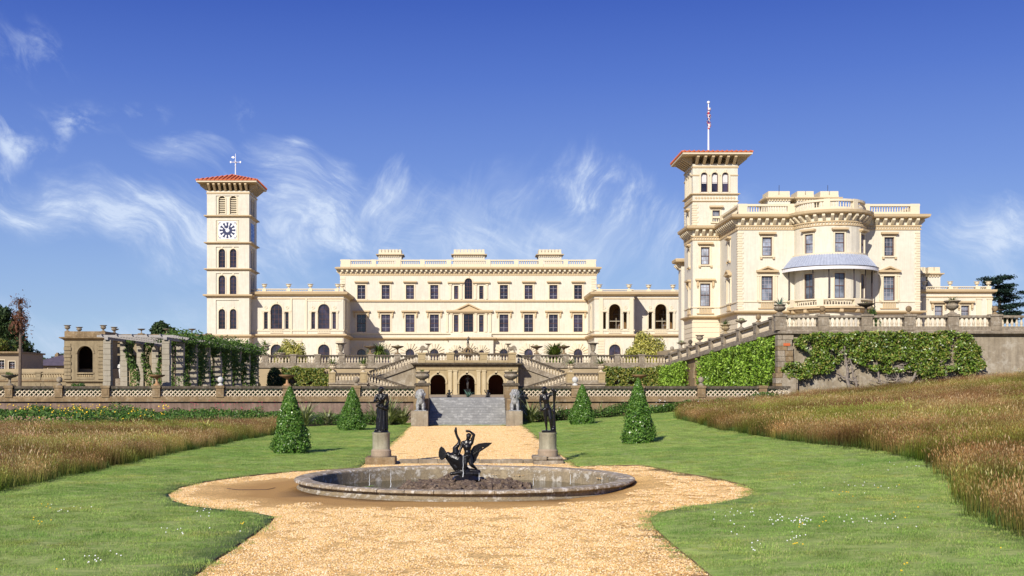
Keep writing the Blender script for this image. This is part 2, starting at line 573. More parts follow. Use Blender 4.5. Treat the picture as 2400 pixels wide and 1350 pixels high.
def glass(name, col, rough=0.06):
    m = bpy.data.materials.new(name); m.use_nodes = True
    nt = m.node_tree; N, L = nt.nodes, nt.links
    b = N['Principled BSDF']
    g = N.new('ShaderNodeNewGeometry')
    n = N.new('ShaderNodeTexNoise'); n.inputs['Scale'].default_value = 0.9; n.inputs['Detail'].default_value = 3
    L.new(g.outputs['Position'], n.inputs['Vector'])
    cr = N.new('ShaderNodeValToRGB')
    cr.color_ramp.elements[0].position = 0.42; cr.color_ramp.elements[0].color = (*[c * 0.4 for c in col], 1)
    cr.color_ramp.elements[1].position = 0.62; cr.color_ramp.elements[1].color = (*col, 1)
    L.new(n.outputs[0], cr.inputs[0])
    oi = N.new('ShaderNodeObjectInfo'); mr = N.new('ShaderNodeMapRange'); mr.inputs[3].default_value = 0.35; mr.inputs[4].default_value = 1.9
    L.new(oi.outputs['Random'], mr.inputs[0]); vs = N.new('ShaderNodeVectorMath'); vs.operation = 'SCALE'
    L.new(cr.outputs[0], vs.inputs[0]); L.new(mr.outputs[0], vs.inputs['Scale']); L.new(vs.outputs[0], b.inputs['Base Color'])
    b.inputs['Roughness'].default_value = rough
    b.inputs['Specular IOR Level'].default_value = 0.7
    bn = N.new('ShaderNodeBump'); bn.inputs['Strength'].default_value = 0.3; bn.inputs['Distance'].default_value = 0.05
    n2 = N.new('ShaderNodeTexNoise'); n2.inputs['Scale'].default_value = 1.6
    L.new(g.outputs['Position'], n2.inputs['Vector']); L.new(n2.outputs[0], bn.inputs['Height']); L.new(bn.outputs[0], b.inputs['Normal'])
    return m


M_['glass'] = glass('window_glass_dark', (0.040, 0.032, 0.055))
M_['glassb'] = glass('window_glass_pale', (0.26, 0.29, 0.35))  # paler pane colour, mottled and varied per pane
M_['glasssky'] = glass('window_glass_sky_bright', (0.5, 0.65, 0.95), 0.03)  # sky seen in the loggia panes put into their base colour

G1 = [(0.035, 0.085, 0.012), (0.06, 0.14, 0.018), (0.10, 0.21, 0.03), (0.05, 0.12, 0.02)]
M_['leaf_cone'] = mat('clipped_bay_leaf', G1[1], 0.30, 0.5, island=[(0.03, 0.09, 0.012), (0.07, 0.18, 0.02), (0.13, 0.27, 0.035), (0.24, 0.40, 0.09), (0.05, 0.13, 0.02)], trans=0.2)
M_['leaf_laurel'] = mat('laurel_leaf', G1[1], 0.4, 0.5, island=[(0.06, 0.14, 0.012), (0.22, 0.38, 0.03), (0.32, 0.52, 0.05), (0.44, 0.62, 0.11), (0.12, 0.24, 0.02)], trans=0.22)
M_['leaf_mag'] = mat('magnolia_leaf', G1[1], 0.35, 0.5, island=[(0.03, 0.065, 0.01), (0.10, 0.19, 0.018), (0.21, 0.33, 0.035), (0.05, 0.09, 0.015), (0.38, 0.34, 0.08), (0.13, 0.22, 0.03), (0.28, 0.38, 0.07)], trans=0.15)
M_['leaf_var'] = mat('variegated_leaf', G1[1], 0.5, 0.4, island=[(0.26, 0.28, 0.04), (0.55, 0.50, 0.09), (0.70, 0.64, 0.22), (0.16, 0.19, 0.03), (0.48, 0.46, 0.08)], trans=0.15)
M_['leaf_vine'] = mat('climber_leaf', G1[1], 0.5, 0.4, island=[(0.035, 0.08, 0.012), (0.08, 0.16, 0.02), (0.14, 0.24, 0.04), (0.05, 0.10, 0.018)], trans=0.2)
M_['leaf_yel'] = mat('yellowing_hedge_leaf', G1[1], 0.45, 0.4, island=[(0.05, 0.10, 0.015), (0.18, 0.22, 0.03), (0.36, 0.32, 0.08), (0.10, 0.15, 0.02), (0.06, 0.11, 0.02)], trans=0.15)
M_['leaf_dark'] = mat('dark_tree_leaf', G1[1], 0.6, 0.3, island=[(0.014, 0.034, 0.014), (0.03, 0.06, 0.018), (0.06, 0.095, 0.025), (0.02, 0.045, 0.016)], trans=0.12)
M_['leaf_cedar'] = mat('cedar_needles', G1[1], 0.6, 0.3, island=[(0.010, 0.028, 0.022), (0.022, 0.05, 0.035), (0.045, 0.085, 0.055)])
M_['leaf_aut'] = mat('rusty_leaf', G1[1], 0.7, 0.2, island=[(0.13, 0.055, 0.03), (0.20, 0.09, 0.05), (0.06, 0.035, 0.025)], trans=0.1)
M_['leaf_bed'] = mat('border_leaf', G1[1], 0.5, 0.4, island=[(0.02, 0.06, 0.010), (0.07, 0.18, 0.018), (0.03, 0.08, 0.012), (0.15, 0.30, 0.04), (0.05, 0.11, 0.02), (0.16, 0.19, 0.05)], trans=0.2)
M_['leaf_phor'] = mat('sword_leaf', G1[1], 0.4, 0.5, island=[(0.12, 0.15, 0.04), (0.28, 0.32, 0.10), (0.48, 0.50, 0.26), (0.07, 0.10, 0.03), (0.22, 0.24, 0.10)], trans=0.1)
M_['leaf_agave'] = mat('agave_leaf', G1[1], 0.5, 0.4, island=[(0.10, 0.20, 0.14), (0.16, 0.28, 0.18)])
M_['leaf_palm'] = mat('palm_leaf', G1[1], 0.45, 0.4, island=[(0.07, 0.12, 0.02), (0.14, 0.20, 0.035), (0.24, 0.29, 0.06)], trans=0.1)
M_['petal_y'] = mat('yellow_petal', (0.75, 0.5, 0.03), 0.7)
M_['petal_w'] = mat('white_petal', (0.8, 0.8, 0.8), 0.7)
M_['petal_p'] = mat('pink_petal', (0.42, 0.06, 0.10), 0.7)

# ------------------------------------------------------------------ the lie of the land


def H(x, y):
    z = 0.0
    if x > 2.2:
        t = x - 2.2
        z += 0.062 * t * min(1, t / 1.6) + 0.0006 * t * t
    if x < -12:
        z += 0.010 * (-12 - x)
    z += 0.03 * mnoise.noise(Vector((x * 0.16, y * 0.16, 0))) * min(1.0, max(0.0, abs(x) - 4) / 4)
    return z


def G(px, py):
    """where the sight line through a pixel meets the ground"""
    D = 2770 * 2.4 / (py - 906)
    for _ in range(25):
        z = H(PX(px, D), D)
        D = 0.5 * D + 0.5 * FOC * (EYE - z) / (py - 906)
    return (PX(px, D), D)


# gravel outline: path from the steps, round sweep about the basin, path to the viewer
gl_ = [(560, 1119), (480, 1131), (420, 1144), (392, 1160), (402, 1176), (445, 1189), (520, 1198), (600, 1206), (641, 1214), (630, 1228), (570, 1271), (510, 1311), (455, 1350)]
gr_ = [(1662, 1350), (1630, 1322), (1572, 1275), (1534, 1240), (1524, 1220), (1545, 1205), (1610, 1192), (1685, 1182), (1750, 1168), (1773, 1154), (1750, 1140), (1690, 1125), (1600, 1111)]
cx, cy, rr = 0.0, 28.4, 6.85
gravel = [(-3.55, 72.1), (-3.35, 60), (-3.25, 48.5), (-3.2, 36.6)]
gravel += [(cx + rr * math.cos(R(a)), cy + rr * math.sin(R(a))) for a in (118, 124, 130, 136)]
gravel += [G(*p) for p in gl_] + [(-3.48, 8), (-3.5, -24.9), (3.2, -24.9), (3.15, 8)] + [G(*p) for p in gr_]
gravel += [(cx + rr * math.cos(R(a)), cy + rr * math.sin(R(a))) for a in (44, 50, 56, 62)]
gravel += [(3.2, 36.6), (3.2, 48), (3.25, 60), (3.35, 72.1)]

mead_l = [(-80, -24.9), (-14, -24.9), (-11.6, 10), (-10.7, 26), (-10.5, 33), (-10.5, 42), (-10.0, 52), (-9.4, 60), (-9.6, 67), (-10.2, 70.0), (-13.5, 67), (-17, 62), (-23, 58.5), (-80, 57)]
rb = [G(*p) for p in ((2400, 1262), (2335, 1232), (2275, 1185), (2262, 1140), (2205, 1092), (2080, 1062), (1900, 1042), (1700, 1010), (1590, 982))]
mead_r = [(80, -24.9), (9.5, -24.9), (8.8, 10)] + rb + [(14.0, 76.5), (22, 79), (80, 79)]
bed_l = [(-80, 76.9), (-80, 57), (-23, 58.5), (-17, 62), (-13.5, 67), (-10, 70.2), (-4.3, 72.2), (-4.3, 76.9)]
bed_r = [(4.3, 76.9), (4.3, 72.6), (9, 73.6), (12.4, 75.5), (12.6, 76.9)]


def densify(poly, step=1.0):
    out = []
    for i in range(len(poly)):
        a = Vector(poly[i]); b = Vector(poly[(i + 1) % len(poly)])
        n = max(1, int((b - a).length / step))
        for k in range(n):
            out.append(tuple(a + (b - a) * k / n))
    return out


def inside(pt, poly):
    x, y = pt; c = False
    n = len(poly); j = n - 1
    for i in range(n):
        xi, yi = poly[i]; xj, yj = poly[j]
        if (yi > y) != (yj > y) and x < (xj - xi) * (y - yi) / (yj - yi) + xi:
            c = not c
        j = i
    return c


def make_ground():
    V, E = [], []
    polys = {'pool': [(-.08 + 3.8 * math.cos(R(k * 6)), 28.6 + 3.8 * math.sin(R(k * 6))) for k in range(60)], 'gravel': densify(gravel, 0.8), 'mead_l': densify(mead_l, 2.5), 'mead_r': densify(mead_r, 2.5), 'bed_l': densify(bed_l, 3), 'bed_r': densify(bed_r, 3)}
    outer = densify([(-80, -25), (80, -25), (80, 79.2), (-80, 79.2)], 5)
    for P in list(polys.values()) + [outer]:
        n0 = len(V)
        V += [Vector(p) for p in P]
        E += [(n0 + i, n0 + (i + 1) % len(P)) for i in range(len(P))]
    y = -24.0
    while y < 79:
        st = 1.1 if y < 80 else 3
        x = -79.0
        while x < 79:
            if abs(x) < 30 or (int((x + 79) / st) % 4 == 0):
                V.append(Vector((x + random.uniform(-.2, .2), y + random.uniform(-.2, .2))))
            x += st
        y += st
    vs, es, fs, *_ = delaunay_2d_cdt(V, E, [], 0, 1e-4)
    reg = {k: [] for k in list(polys) + ['lawn']}
    for f in fs:
        c = (sum(vs[i].x for i in f) / 3, sum(vs[i].y for i in f) / 3)
        if not (-80 < c[0] < 80 and -25 < c[1] < 79.2):
            continue
        for k, P in polys.items():
            if inside(c, P):
                reg[k].append(f); break
        else:
            reg['lawn'].append(f)
    return vs, reg


gvs, greg = make_ground()


def region_mesh(name, keys, lift, mat_, skirt=0.0):
    idx = {}; V = []; FF = []
    ec = {}
    for k in keys:
        for f in greg[k]:
            t = []
            for i in f:
                if i not in idx:
                    idx[i] = len(V)
                    V.append((gvs[i].x, gvs[i].y, H(gvs[i].x, gvs[i].y) + lift))
                t.append(idx[i])
            FF.append(tuple(t))
            for a in range(3):
                e = (t[a], t[(a + 1) % 3])
                ec[e] = ec.get(e, 0) + 1
    if skirt:
        bd = [e for e in ec if (e[1], e[0]) not in ec]
        lowm = {}
        for a, b in bd:
            for q in (a, b):
                if q not in lowm:
                    lowm[q] = len(V); V.append((V[q][0], V[q][1], V[q][2] - skirt))
            FF.append((b, a, lowm[a], lowm[b]))
    me = bpy.data.meshes.new(name)
    me.from_pydata(V, [], FF)
    me.polygons.foreach_set('use_smooth', [True] * len(me.polygons))
    me.materials.append(mat_)
    return me


def ground_mat(name, cols, scales, bump=0.4, bscale=60, rough=0.95, vor=None, ring=None):
    m = bpy.data.materials.new(name); m.use_nodes = True
    nt = m.node_tree; N, L = nt.nodes, nt.links
    b = N['Principled BSDF']; b.inputs['Roughness'].default_value = rough; b.inputs['Specular IOR Level'].default_value = 0.15
    g = N.new('ShaderNodeNewGeometry').outputs['Position']
    c = None
    for i, col in enumerate(cols):
        if c is None:
            rgb = N.new('ShaderNodeRGB'); rgb.outputs[0].default_value = (*col, 1); c = rgb.outputs[0]
            continue
        n = N.new('ShaderNodeTexNoise'); n.inputs['Scale'].default_value = scales[i - 1]
        n.inputs['Detail'].default_value = 6; n.inputs['Roughness'].default_value = 0.7
        mp = N.new('ShaderNodeMapping'); mp.inputs['Location'].default_value = (i * 17, i * 5, 0)
        mp.inputs['Scale'].default_value = (0.55, 1.0, 1.0)
        L.new(g, mp.inputs[0]); L.new(mp.outputs[0], n.inputs['Vector'])
        r = N.new('ShaderNodeMapRange'); r.inputs[1].default_value = 0.42; r.inputs[2].default_value = 0.66
        L.new(n.outputs[0], r.inputs[0])
        x = N.new('ShaderNodeMix'); x.data_type = 'RGBA'
        L.new(r.outputs[0], x.inputs[0]); L.new(c, x.inputs[6]); x.inputs[7].default_value = (*col, 1)
        c = x.outputs[2]
    if vor:
        for sc, lo in vor:
            v = N.new('ShaderNodeTexVoronoi'); v.inputs['Scale'].default_value = sc
            L.new(g, v.inputs['Vector'])
            sp = N.new('ShaderNodeSeparateColor'); L.new(v.outputs['Color'], sp.inputs[0])
            r = N.new('ShaderNodeMapRange'); r.inputs[3].default_value = lo; r.inputs[4].default_value = 1.55
            L.new(sp.outputs[0], r.inputs[0])
            x = N.new('ShaderNodeMix'); x.data_type = 'RGBA'; x.blend_type = 'MULTIPLY'; x.inputs[0].default_value = 1
            L.new(c, x.inputs[6])
            cc = N.new('ShaderNodeCombineColor')
            for q in range(3): L.new(r.outputs[0], cc.inputs[q])
            L.new(cc.outputs[0], x.inputs[7]); c = x.outputs[2]
    if ring:    # sand washed out of the gravel by overspill round the basin
        cen, r0, r1, rc = ring
        sb_ = N.new('ShaderNodeVectorMath'); sb_.operation = 'SUBTRACT'; L.new(g, sb_.inputs[0]); sb_.inputs[1].default_value = cen
        ln = N.new('ShaderNodeVectorMath'); ln.operation = 'LENGTH'; L.new(sb_.outputs[0], ln.inputs[0])
        n = N.new('ShaderNodeTexNoise'); n.inputs['Scale'].default_value = .9; n.inputs['Detail'].default_value = 5; L.new(g, n.inputs['Vector'])
        ad = N.new('ShaderNodeMath'); ad.operation = 'MULTIPLY_ADD'; L.new(n.outputs[0], ad.inputs[0]); ad.inputs[1].default_value = 1.6; L.new(ln.outputs['Value'], ad.inputs[2])
        r = N.new('ShaderNodeMapRange'); L.new(ad.outputs[0], r.inputs[0]); r.inputs[1].default_value = r1; r.inputs[2].default_value = r0
        x = N.new('ShaderNodeMix'); x.data_type = 'RGBA'; L.new(r.outputs[0], x.inputs[0]); L.new(c, x.inputs[6]); x.inputs[7].default_value = (*rc, 1)
        c = x.outputs[2]
    L.new(c, b.inputs['Base Color'])
    bn = N.new('ShaderNodeBump'); bn.inputs['Strength'].default_value = bump; bn.inputs['Distance'].default_value = 0.02
    n = N.new('ShaderNodeTexNoise'); n.inputs['Scale'].default_value = bscale; n.inputs['Detail'].default_value = 4
    L.new(g, n.inputs['Vector']); L.new(n.outputs[0], bn.inputs['Height']); L.new(bn.outputs[0], b.inputs['Normal'])
    return m


M_['lawn'] = ground_mat('mown_lawn', [(0.31, 0.42, 0.10), (0.37, 0.47, 0.13), (0.24, 0.35, 0.075), (0.41, 0.44, 0.16), (0.20, 0.28, 0.07)], [0.35, 0.9, 2.3, 7.0], 0.8, 40)
M_['gravel'] = ground_mat('honey_gravel', [(0.66, 0.425, 0.16), (0.72, 0.48, 0.20), (0.54, 0.34, 0.12)], [0.45, 1.6], 1.0, 45, vor=[(34, 0.68), (75, 0.75)], ring=((-.9, 27.9, 0), 5.0, 6.3, (0.50, 0.29, 0.10)))
M_['earth'] = ground_mat('meadow_earth', [(0.14, 0.10, 0.05), (0.10, 0.12, 0.035), (0.18, 0.10, 0.05)], [0.4, 1.3], 1.0, 20)
M_['soil'] = ground_mat('bed_soil', [(0.06, 0.045, 0.025), (0.04, 0.05, 0.02)], [1.5], 1.0, 20)
M_['paving'] = ground_mat('terrace_gravel', [(0.42, 0.33, 0.20), (0.34, 0.27, 0.17)], [0.8], 0.5, 20)
M_['far'] = ground_mat('far_fields', [(0.07, 0.10, 0.03), (0.10, 0.12, 0.04)], [0.02], 0.3, 1)


def setting(name, me_or_mb, m=None):
    if isinstance(me_or_mb, MB):
        o = me_or_mb.build(name, m)
    else:
        o = link(name, me_or_mb)
    o['kind'] = 'structure'
    return o


lm = region_mesh('lawn', ['lawn'], 0.032, M_['lawn'], 0.08)
lm.materials.append(mat('cut_turf_edge', (0.19, 0.135, 0.07), .95, .1, .5, 6, .3, 20))
nl = len(greg['lawn'])
for i_ in range(nl, len(lm.polygons)): lm.polygons[i_].material_index = 1
setting('lawn', lm)
setting('gravel_path', region_mesh('gravel_path', ['gravel'], 0.0, M_['gravel'], 0.04))
setting('meadow_ground', region_mesh('meadow_ground', ['mead_l', 'mead_r'], 0.028, M_['earth'], 0.07))
setting('flower_bed_soil', region_mesh('flower_bed_soil', ['bed_l', 'bed_r'], 0.04, M_['soil'], 0.07))
mb = MB()
mb.add([(-3000, -600, -0.3), (3000, -600, -0.3), (3000, 6000, -0.3), (-3000, 6000, -0.3)], [(0, 1, 2, 3)])
setting('ground', mb, M_['far'])

# terraces behind the walls
mb = MB(); mb.box(-90, 20.2, 77.9, 117, -0.2, 1.65)
setting('lower_terrace', mb, M_['paving'])
mb = MB(); mb.box(-60, 19.5, 117, 330, -0.2, 4.15); mb.box(-90, -60, 117, 330, -0.2, 1.5)
setting('upper_terrace', mb, M_['paving'])
mb = MB(); mb.plan([(21.9, 80.9), (90, 80.9), (90, 330), (19.5, 330), (19.5, 120), (19.7, 117)], -0.2, 6.0)
setting('pavilion_terrace', mb, M_['paving'])

# ------------------------------------------------------------------ grass, blades and pebbles by geometry nodes
def blade_mesh(name, n, rad, h0, h1, w, cols, mat_, lean=0.35, head=None, seed=1):
    """a tuft: n blades, each a bent strip; vertex colours run from root to tip"""
    rg = np.random.default_rng(seed)
    V = []; Fc = []; C = []
    for i in range(n):
        a = rg.uniform(0, 2 * math.pi); r = rad * math.sqrt(rg.uniform(0, 1))
        x, y = r * math.cos(a), r * math.sin(a)
        h = rg.uniform(h0, h1); th = rg.uniform(0, 2 * math.pi)
        dx, dy = math.cos(th), math.sin(th)
        px_, py_ = -dy, dx
        ln = rg.uniform(0.1, 1) * lean * h
        c = cols[rg.integers(len(cols))]
        b0 = len(V)
        ww = w * rg.uniform(0.6, 1.3)
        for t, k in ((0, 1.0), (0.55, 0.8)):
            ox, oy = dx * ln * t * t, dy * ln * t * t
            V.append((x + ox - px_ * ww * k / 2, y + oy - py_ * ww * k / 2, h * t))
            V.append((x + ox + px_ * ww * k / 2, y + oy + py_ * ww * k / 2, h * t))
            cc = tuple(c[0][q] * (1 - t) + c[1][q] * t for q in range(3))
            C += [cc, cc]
        V.append((x + dx * ln, y + dy * ln, h)); C.append(c[1])
        Fc += [(b0, b0 + 1, b0 + 3, b0 + 2), (b0 + 2, b0 + 3, b0 + 4)]
        if head and rg.uniform() < head[0]:
            hx, hy = x + dx * ln, y + dy * ln
            L_, Wd = head[1] * rg.uniform(.6, 1.3), head[2]
            hc = head[3][rg.integers(len(head[3]))]
            b0 = len(V)
            V += [(hx, hy, h - L_ * 0.3), (hx + px_ * Wd, hy + py_ * Wd, h + L_ * .3), (hx + dx * .02, hy + dy * .02, h + L_), (hx - px_ * Wd, hy - py_ * Wd, h + L_ * .3)]
            C += [hc] * 4
            Fc.append((b0, b0 + 1, b0 + 2, b0 + 3))
            b0 = len(V)
            V += [(hx, hy, h - L_ * 0.3), (hx + dx * Wd, hy + dy * Wd, h + L_ * .3), (hx + dx * .02, hy + dy * .02, h + L_), (hx - dx * Wd, hy - dy * Wd, h + L_ * .3)]
            C += [hc] * 4
            Fc.append((b0, b0 + 1, b0 + 2, b0 + 3))
    me = bpy.data.meshes.new(name)
    me.from_pydata(V, [], Fc)
    ca = me.color_attributes.new('Col', 'FLOAT_COLOR', 'POINT')
    arr = np.ones((len(V), 4), dtype=np.float32); arr[:, :3] = np.array(C)
    ca.data.foreach_set('color', arr.ravel())
    me.materials.append(mat_)
    return bpy.data.objects.new(name, me)


def blade_mat(name, patch=None, trans=0.3, pscale=0.25, sides=None):
    m = bpy.data.materials.new(name); m.use_nodes = True
    nt = m.node_tree; N, L = nt.nodes, nt.links
    b = N['Principled BSDF']; b.inputs['Roughness'].default_value = 0.6; b.inputs['Specular IOR Level'].default_value = 0.2
    at = N.new('ShaderNodeVertexColor'); at.layer_name = 'Col'
    c = at.outputs[0]
    oi = N.new('ShaderNodeObjectInfo')
    r = N.new('ShaderNodeMapRange'); L.new(oi.outputs['Random'], r.inputs[0]); r.inputs[3].default_value = 0.72; r.inputs[4].default_value = 1.25
    vm = N.new('ShaderNodeVectorMath'); vm.operation = 'SCALE'; L.new(c, vm.inputs[0]); L.new(r.outputs[0], vm.inputs['Scale'])
    c = vm.outputs[0]
    g = N.new('ShaderNodeNewGeometry').outputs['Position']
    for i, (pc, ps, lo, hi) in enumerate(patch or []):
        n = N.new('ShaderNodeTexNoise'); n.inputs['Scale'].default_value = ps; n.inputs['Detail'].default_value = 5
        mp = N.new('ShaderNodeMapping'); mp.inputs['Location'].default_value = (i * 31, 3 * i, 0)
        mp.inputs['Scale'].default_value = (0.6, 1, 0.2)
        L.new(g, mp.inputs[0]); L.new(mp.outputs[0], n.inputs['Vector'])
        rr_ = N.new('ShaderNodeMapRange'); rr_.inputs[1].default_value = lo; rr_.inputs[2].default_value = hi; L.new(n.outputs[0], rr_.inputs[0])
        x = N.new('ShaderNodeMix'); x.data_type = 'RGBA'; x.blend_type = 'MULTIPLY'
        L.new(rr_.outputs[0], x.inputs[0]); L.new(c, x.inputs[6]); x.inputs[7].default_value = (*pc, 1)
        c = x.outputs[2]
    if sides:   # the left bank is drier and paler, the right bank browner
        sp = N.new('ShaderNodeSeparateXYZ'); L.new(g, sp.inputs[0])
        rr_ = N.new('ShaderNodeMapRange'); rr_.inputs[1].default_value = -8; rr_.inputs[2].default_value = 8; L.new(sp.outputs[0], rr_.inputs[0])
        t_ = N.new('ShaderNodeMix'); t_.data_type = 'RGBA'; L.new(rr_.outputs[0], t_.inputs[0]); t_.inputs[6].default_value = (*sides[0], 1); t_.inputs[7].default_value = (*sides[1], 1)
        x = N.new('ShaderNodeMix'); x.data_type = 'RGBA'; x.blend_type = 'MULTIPLY'; x.inputs[0].default_value = 1
        L.new(c, x.inputs[6]); L.new(t_.outputs[2], x.inputs[7]); c = x.outputs[2]
    L.new(c, b.inputs['Base Color'])
    tr = N.new('ShaderNodeBsdfTranslucent'); L.new(c, tr.inputs[0])
    mx = N.new('ShaderNodeMixShader'); mx.inputs[0].default_value = trans
    L.new(b.outputs[0], mx.inputs[1]); L.new(tr.outputs[0], mx.inputs[2])
    L.new(mx.outputs[0], N['Material Output'].inputs[0])
    return m


def scatter(name, me, objs, density, smin, smax, seed, kind='stuff', tilt=0.12, label=None, cat=None):
    o = link(name, me)
    tag(o, label, cat, kind=kind)
    md = o.modifiers.new('scatter', 'NODES')
    ng = bpy.data.node_groups.new(name + '_nodes', 'GeometryNodeTree')
    ng.interface.new_socket('Geometry', in_out='INPUT', socket_type='NodeSocketGeometry')
    ng.interface.new_socket('Geometry', in_out='OUTPUT', socket_type='NodeSocketGeometry')
    N, L = ng.nodes, ng.links
    gi = N.new('NodeGroupInput'); go = N.new('NodeGroupOutput')
    dp = N.new('GeometryNodeDistributePointsOnFaces')
    dp.inputs['Density'].default_value = density
    dp.inputs['Seed'].default_value = seed
    L.new(gi.outputs[0], dp.inputs['Mesh'])
    g2i = N.new('GeometryNodeGeometryToInstance')
    ip = N.new('GeometryNodeInstanceOnPoints')
    for ob in objs:
        oi = N.new('GeometryNodeObjectInfo'); oi.inputs['Object'].default_value = ob
        oi.inputs['As Instance'].default_value = True
        L.new(oi.outputs['Geometry'], g2i.inputs[0])
    L.new(dp.outputs['Points'], ip.inputs['Points'])
    L.new(g2i.outputs[0], ip.inputs['Instance'])
    ip.inputs['Pick Instance'].default_value = True
    rv = N.new('FunctionNodeRandomValue'); rv.data_type = 'FLOAT_VECTOR'
    rv.inputs[0].default_value = (-tilt, -tilt, 0); rv.inputs[1].default_value = (tilt, tilt, 6.283)
    L.new(rv.outputs[0], ip.inputs['Rotation'])
    rs = N.new('FunctionNodeRandomValue'); rs.data_type = 'FLOAT'
    rs.inputs[2].default_value = smin; rs.inputs[3].default_value = smax
    rs.inputs['Seed'].default_value = 5
    L.new(rs.outputs[1], ip.inputs['Scale'])
    L.new(ip.outputs[0], go.inputs[0])
    md.node_group = ng
    return o


def clip_mesh(name, keys, lift, test):
    V = []; FF = []; idx = {}
    for k in keys:
        for f in greg[k]:
            c = (sum(gvs[i].x for i in f) / 3, sum(gvs[i].y for i in f) / 3)
            if not test(*c): continue
            t = []
            for i in f:
                if i not in idx:
                    idx[i] = len(V); V.append((gvs[i].x, gvs[i].y, H(gvs[i].x, gvs[i].y) + lift))
                t.append(idx[i])
            FF.append(tuple(t))
    me = bpy.data.meshes.new(name); me.from_pydata(V, [], FF)
    return me


def view(x, y, m=6):
    return y > 12 and -0.396 * y - m < x < 0.47 * y + m


bm_mead = blade_mat('meadow_blade', [((0.46, 0.36, 0.34), 0.16, 0.44, 0.60), ((0.60, 0.98, 0.38), 0.24, 0.46, 0.60), ((1.4, 1.35, 1.2), 0.5, 0.53, 0.68), ((.55, .6, .5), 1.3, .48, .62)], 0.3, sides=((1.30, 1.20, 1.15), (.98, .86, .74)))
bm_lawn = blade_mat('lawn_blade', [((0.70, 0.84, 0.72), 0.30, 0.45, 0.62), ((1.3, 1.05, 1.05), 0.8, 0.52, 0.68), ((0.72, 0.75, 0.75), 2.2, 0.5, 0.65)], 0.45)
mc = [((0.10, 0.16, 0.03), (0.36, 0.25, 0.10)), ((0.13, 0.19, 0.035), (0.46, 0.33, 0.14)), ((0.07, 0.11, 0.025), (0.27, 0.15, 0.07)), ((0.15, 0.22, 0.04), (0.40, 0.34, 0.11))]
mheads = [(0.46, 0.28, 0.14), (0.60, 0.44, 0.23), (0.32, 0.17, 0.09), (0.74, 0.62, 0.40), (0.48, 0.35, 0.16)]
mcg = [((0.06, 0.10, 0.02), (0.16, 0.20, 0.05)), ((0.08, 0.12, 0.02), (0.24, 0.24, 0.07))]
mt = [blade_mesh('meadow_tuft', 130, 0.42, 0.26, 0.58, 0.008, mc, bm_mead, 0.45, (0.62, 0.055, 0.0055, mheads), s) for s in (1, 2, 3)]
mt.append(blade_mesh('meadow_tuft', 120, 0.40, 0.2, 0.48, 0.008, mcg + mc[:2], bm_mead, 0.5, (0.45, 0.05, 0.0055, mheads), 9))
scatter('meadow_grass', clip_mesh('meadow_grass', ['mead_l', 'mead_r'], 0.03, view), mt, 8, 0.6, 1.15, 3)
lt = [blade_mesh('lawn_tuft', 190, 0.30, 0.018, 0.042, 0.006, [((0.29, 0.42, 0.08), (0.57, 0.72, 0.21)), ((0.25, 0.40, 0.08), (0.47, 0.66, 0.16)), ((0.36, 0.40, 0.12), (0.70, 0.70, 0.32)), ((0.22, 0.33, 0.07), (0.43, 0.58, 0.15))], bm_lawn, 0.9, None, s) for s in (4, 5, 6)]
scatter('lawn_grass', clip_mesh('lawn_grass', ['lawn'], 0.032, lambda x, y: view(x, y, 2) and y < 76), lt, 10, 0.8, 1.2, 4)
tt = [blade_mesh('tall_stems', 16, 0.42, 0.5, 0.82, 0.004, [((0.26, 0.24, 0.08), (0.52, 0.42, 0.22)), ((0.16, 0.20, 0.05), (0.46, 0.36, 0.18))], bm_mead, 0.35, (0.9, 0.08, 0.009, [(0.72, 0.60, 0.38), (0.55, 0.40, 0.24), (0.80, 0.70, 0.50)]), 31)]
scatter('tall_meadow_stems', clip_mesh('tall_meadow_stems', ['mead_l', 'mead_r'], 0.03, view), tt, 1.1, 0.7, 1.0, 23, tilt=.2)
# longer green fringe where the mower stops
def near_edge(x, y):
    if not view(x, y, 2): return False
    return any(abs(x - a) + abs(y - b) < 1.3 for a, b in rbd)


rbd = densify(rb + rb[::-1], 0.6) + densify([(-10.7, 26), (-10.5, 42), (-9.4, 60), (-10.5, 42)], 0.6)
ft = [blade_mesh('fringe_tuft', 90, 0.30, 0.08, 0.28, 0.012, [((0.05, 0.10, 0.02), (0.14, 0.24, 0.05)), ((0.07, 0.12, 0.02), (0.2, 0.27, 0.07))], bm_lawn, 0.6, None, 8)]
scatter('meadow_edge_grass', clip_mesh('meadow_edge_grass', ['mead_l', 'mead_r'], 0.03, near_edge), ft, 9, 0.7, 1.1, 8)


def pebbles(name, n, rad, mat_, seed):
    rg = np.random.default_rng(seed)
    mb = MB()
    for i in range(n):
        a = rg.uniform(0, 6.28); r = rad * math.sqrt(rg.uniform())
        s = rg.uniform(0.009, 0.024); q = rg.uniform(0, 6.28)
        x, y = r * math.cos(a), r * math.sin(a)
        c, d = math.cos(q), math.sin(q)
        e = s * rg.uniform(.55, .9)
        mb.add([(x + c * s, y + d * s, .003), (x - d * e, y + c * e, .004), (x - c * s * .9, y - d * s * .9, .002), (x + d * e, y - c * e, .004), (x + rg.uniform(-.3, .3) * s, y, s * rg.uniform(.5, .9))],
               [(0, 1, 4), (1, 2, 4), (2, 3, 4), (3, 0, 4)])
    return bpy.data.objects.new(name, mb.mesh(name, mat_))


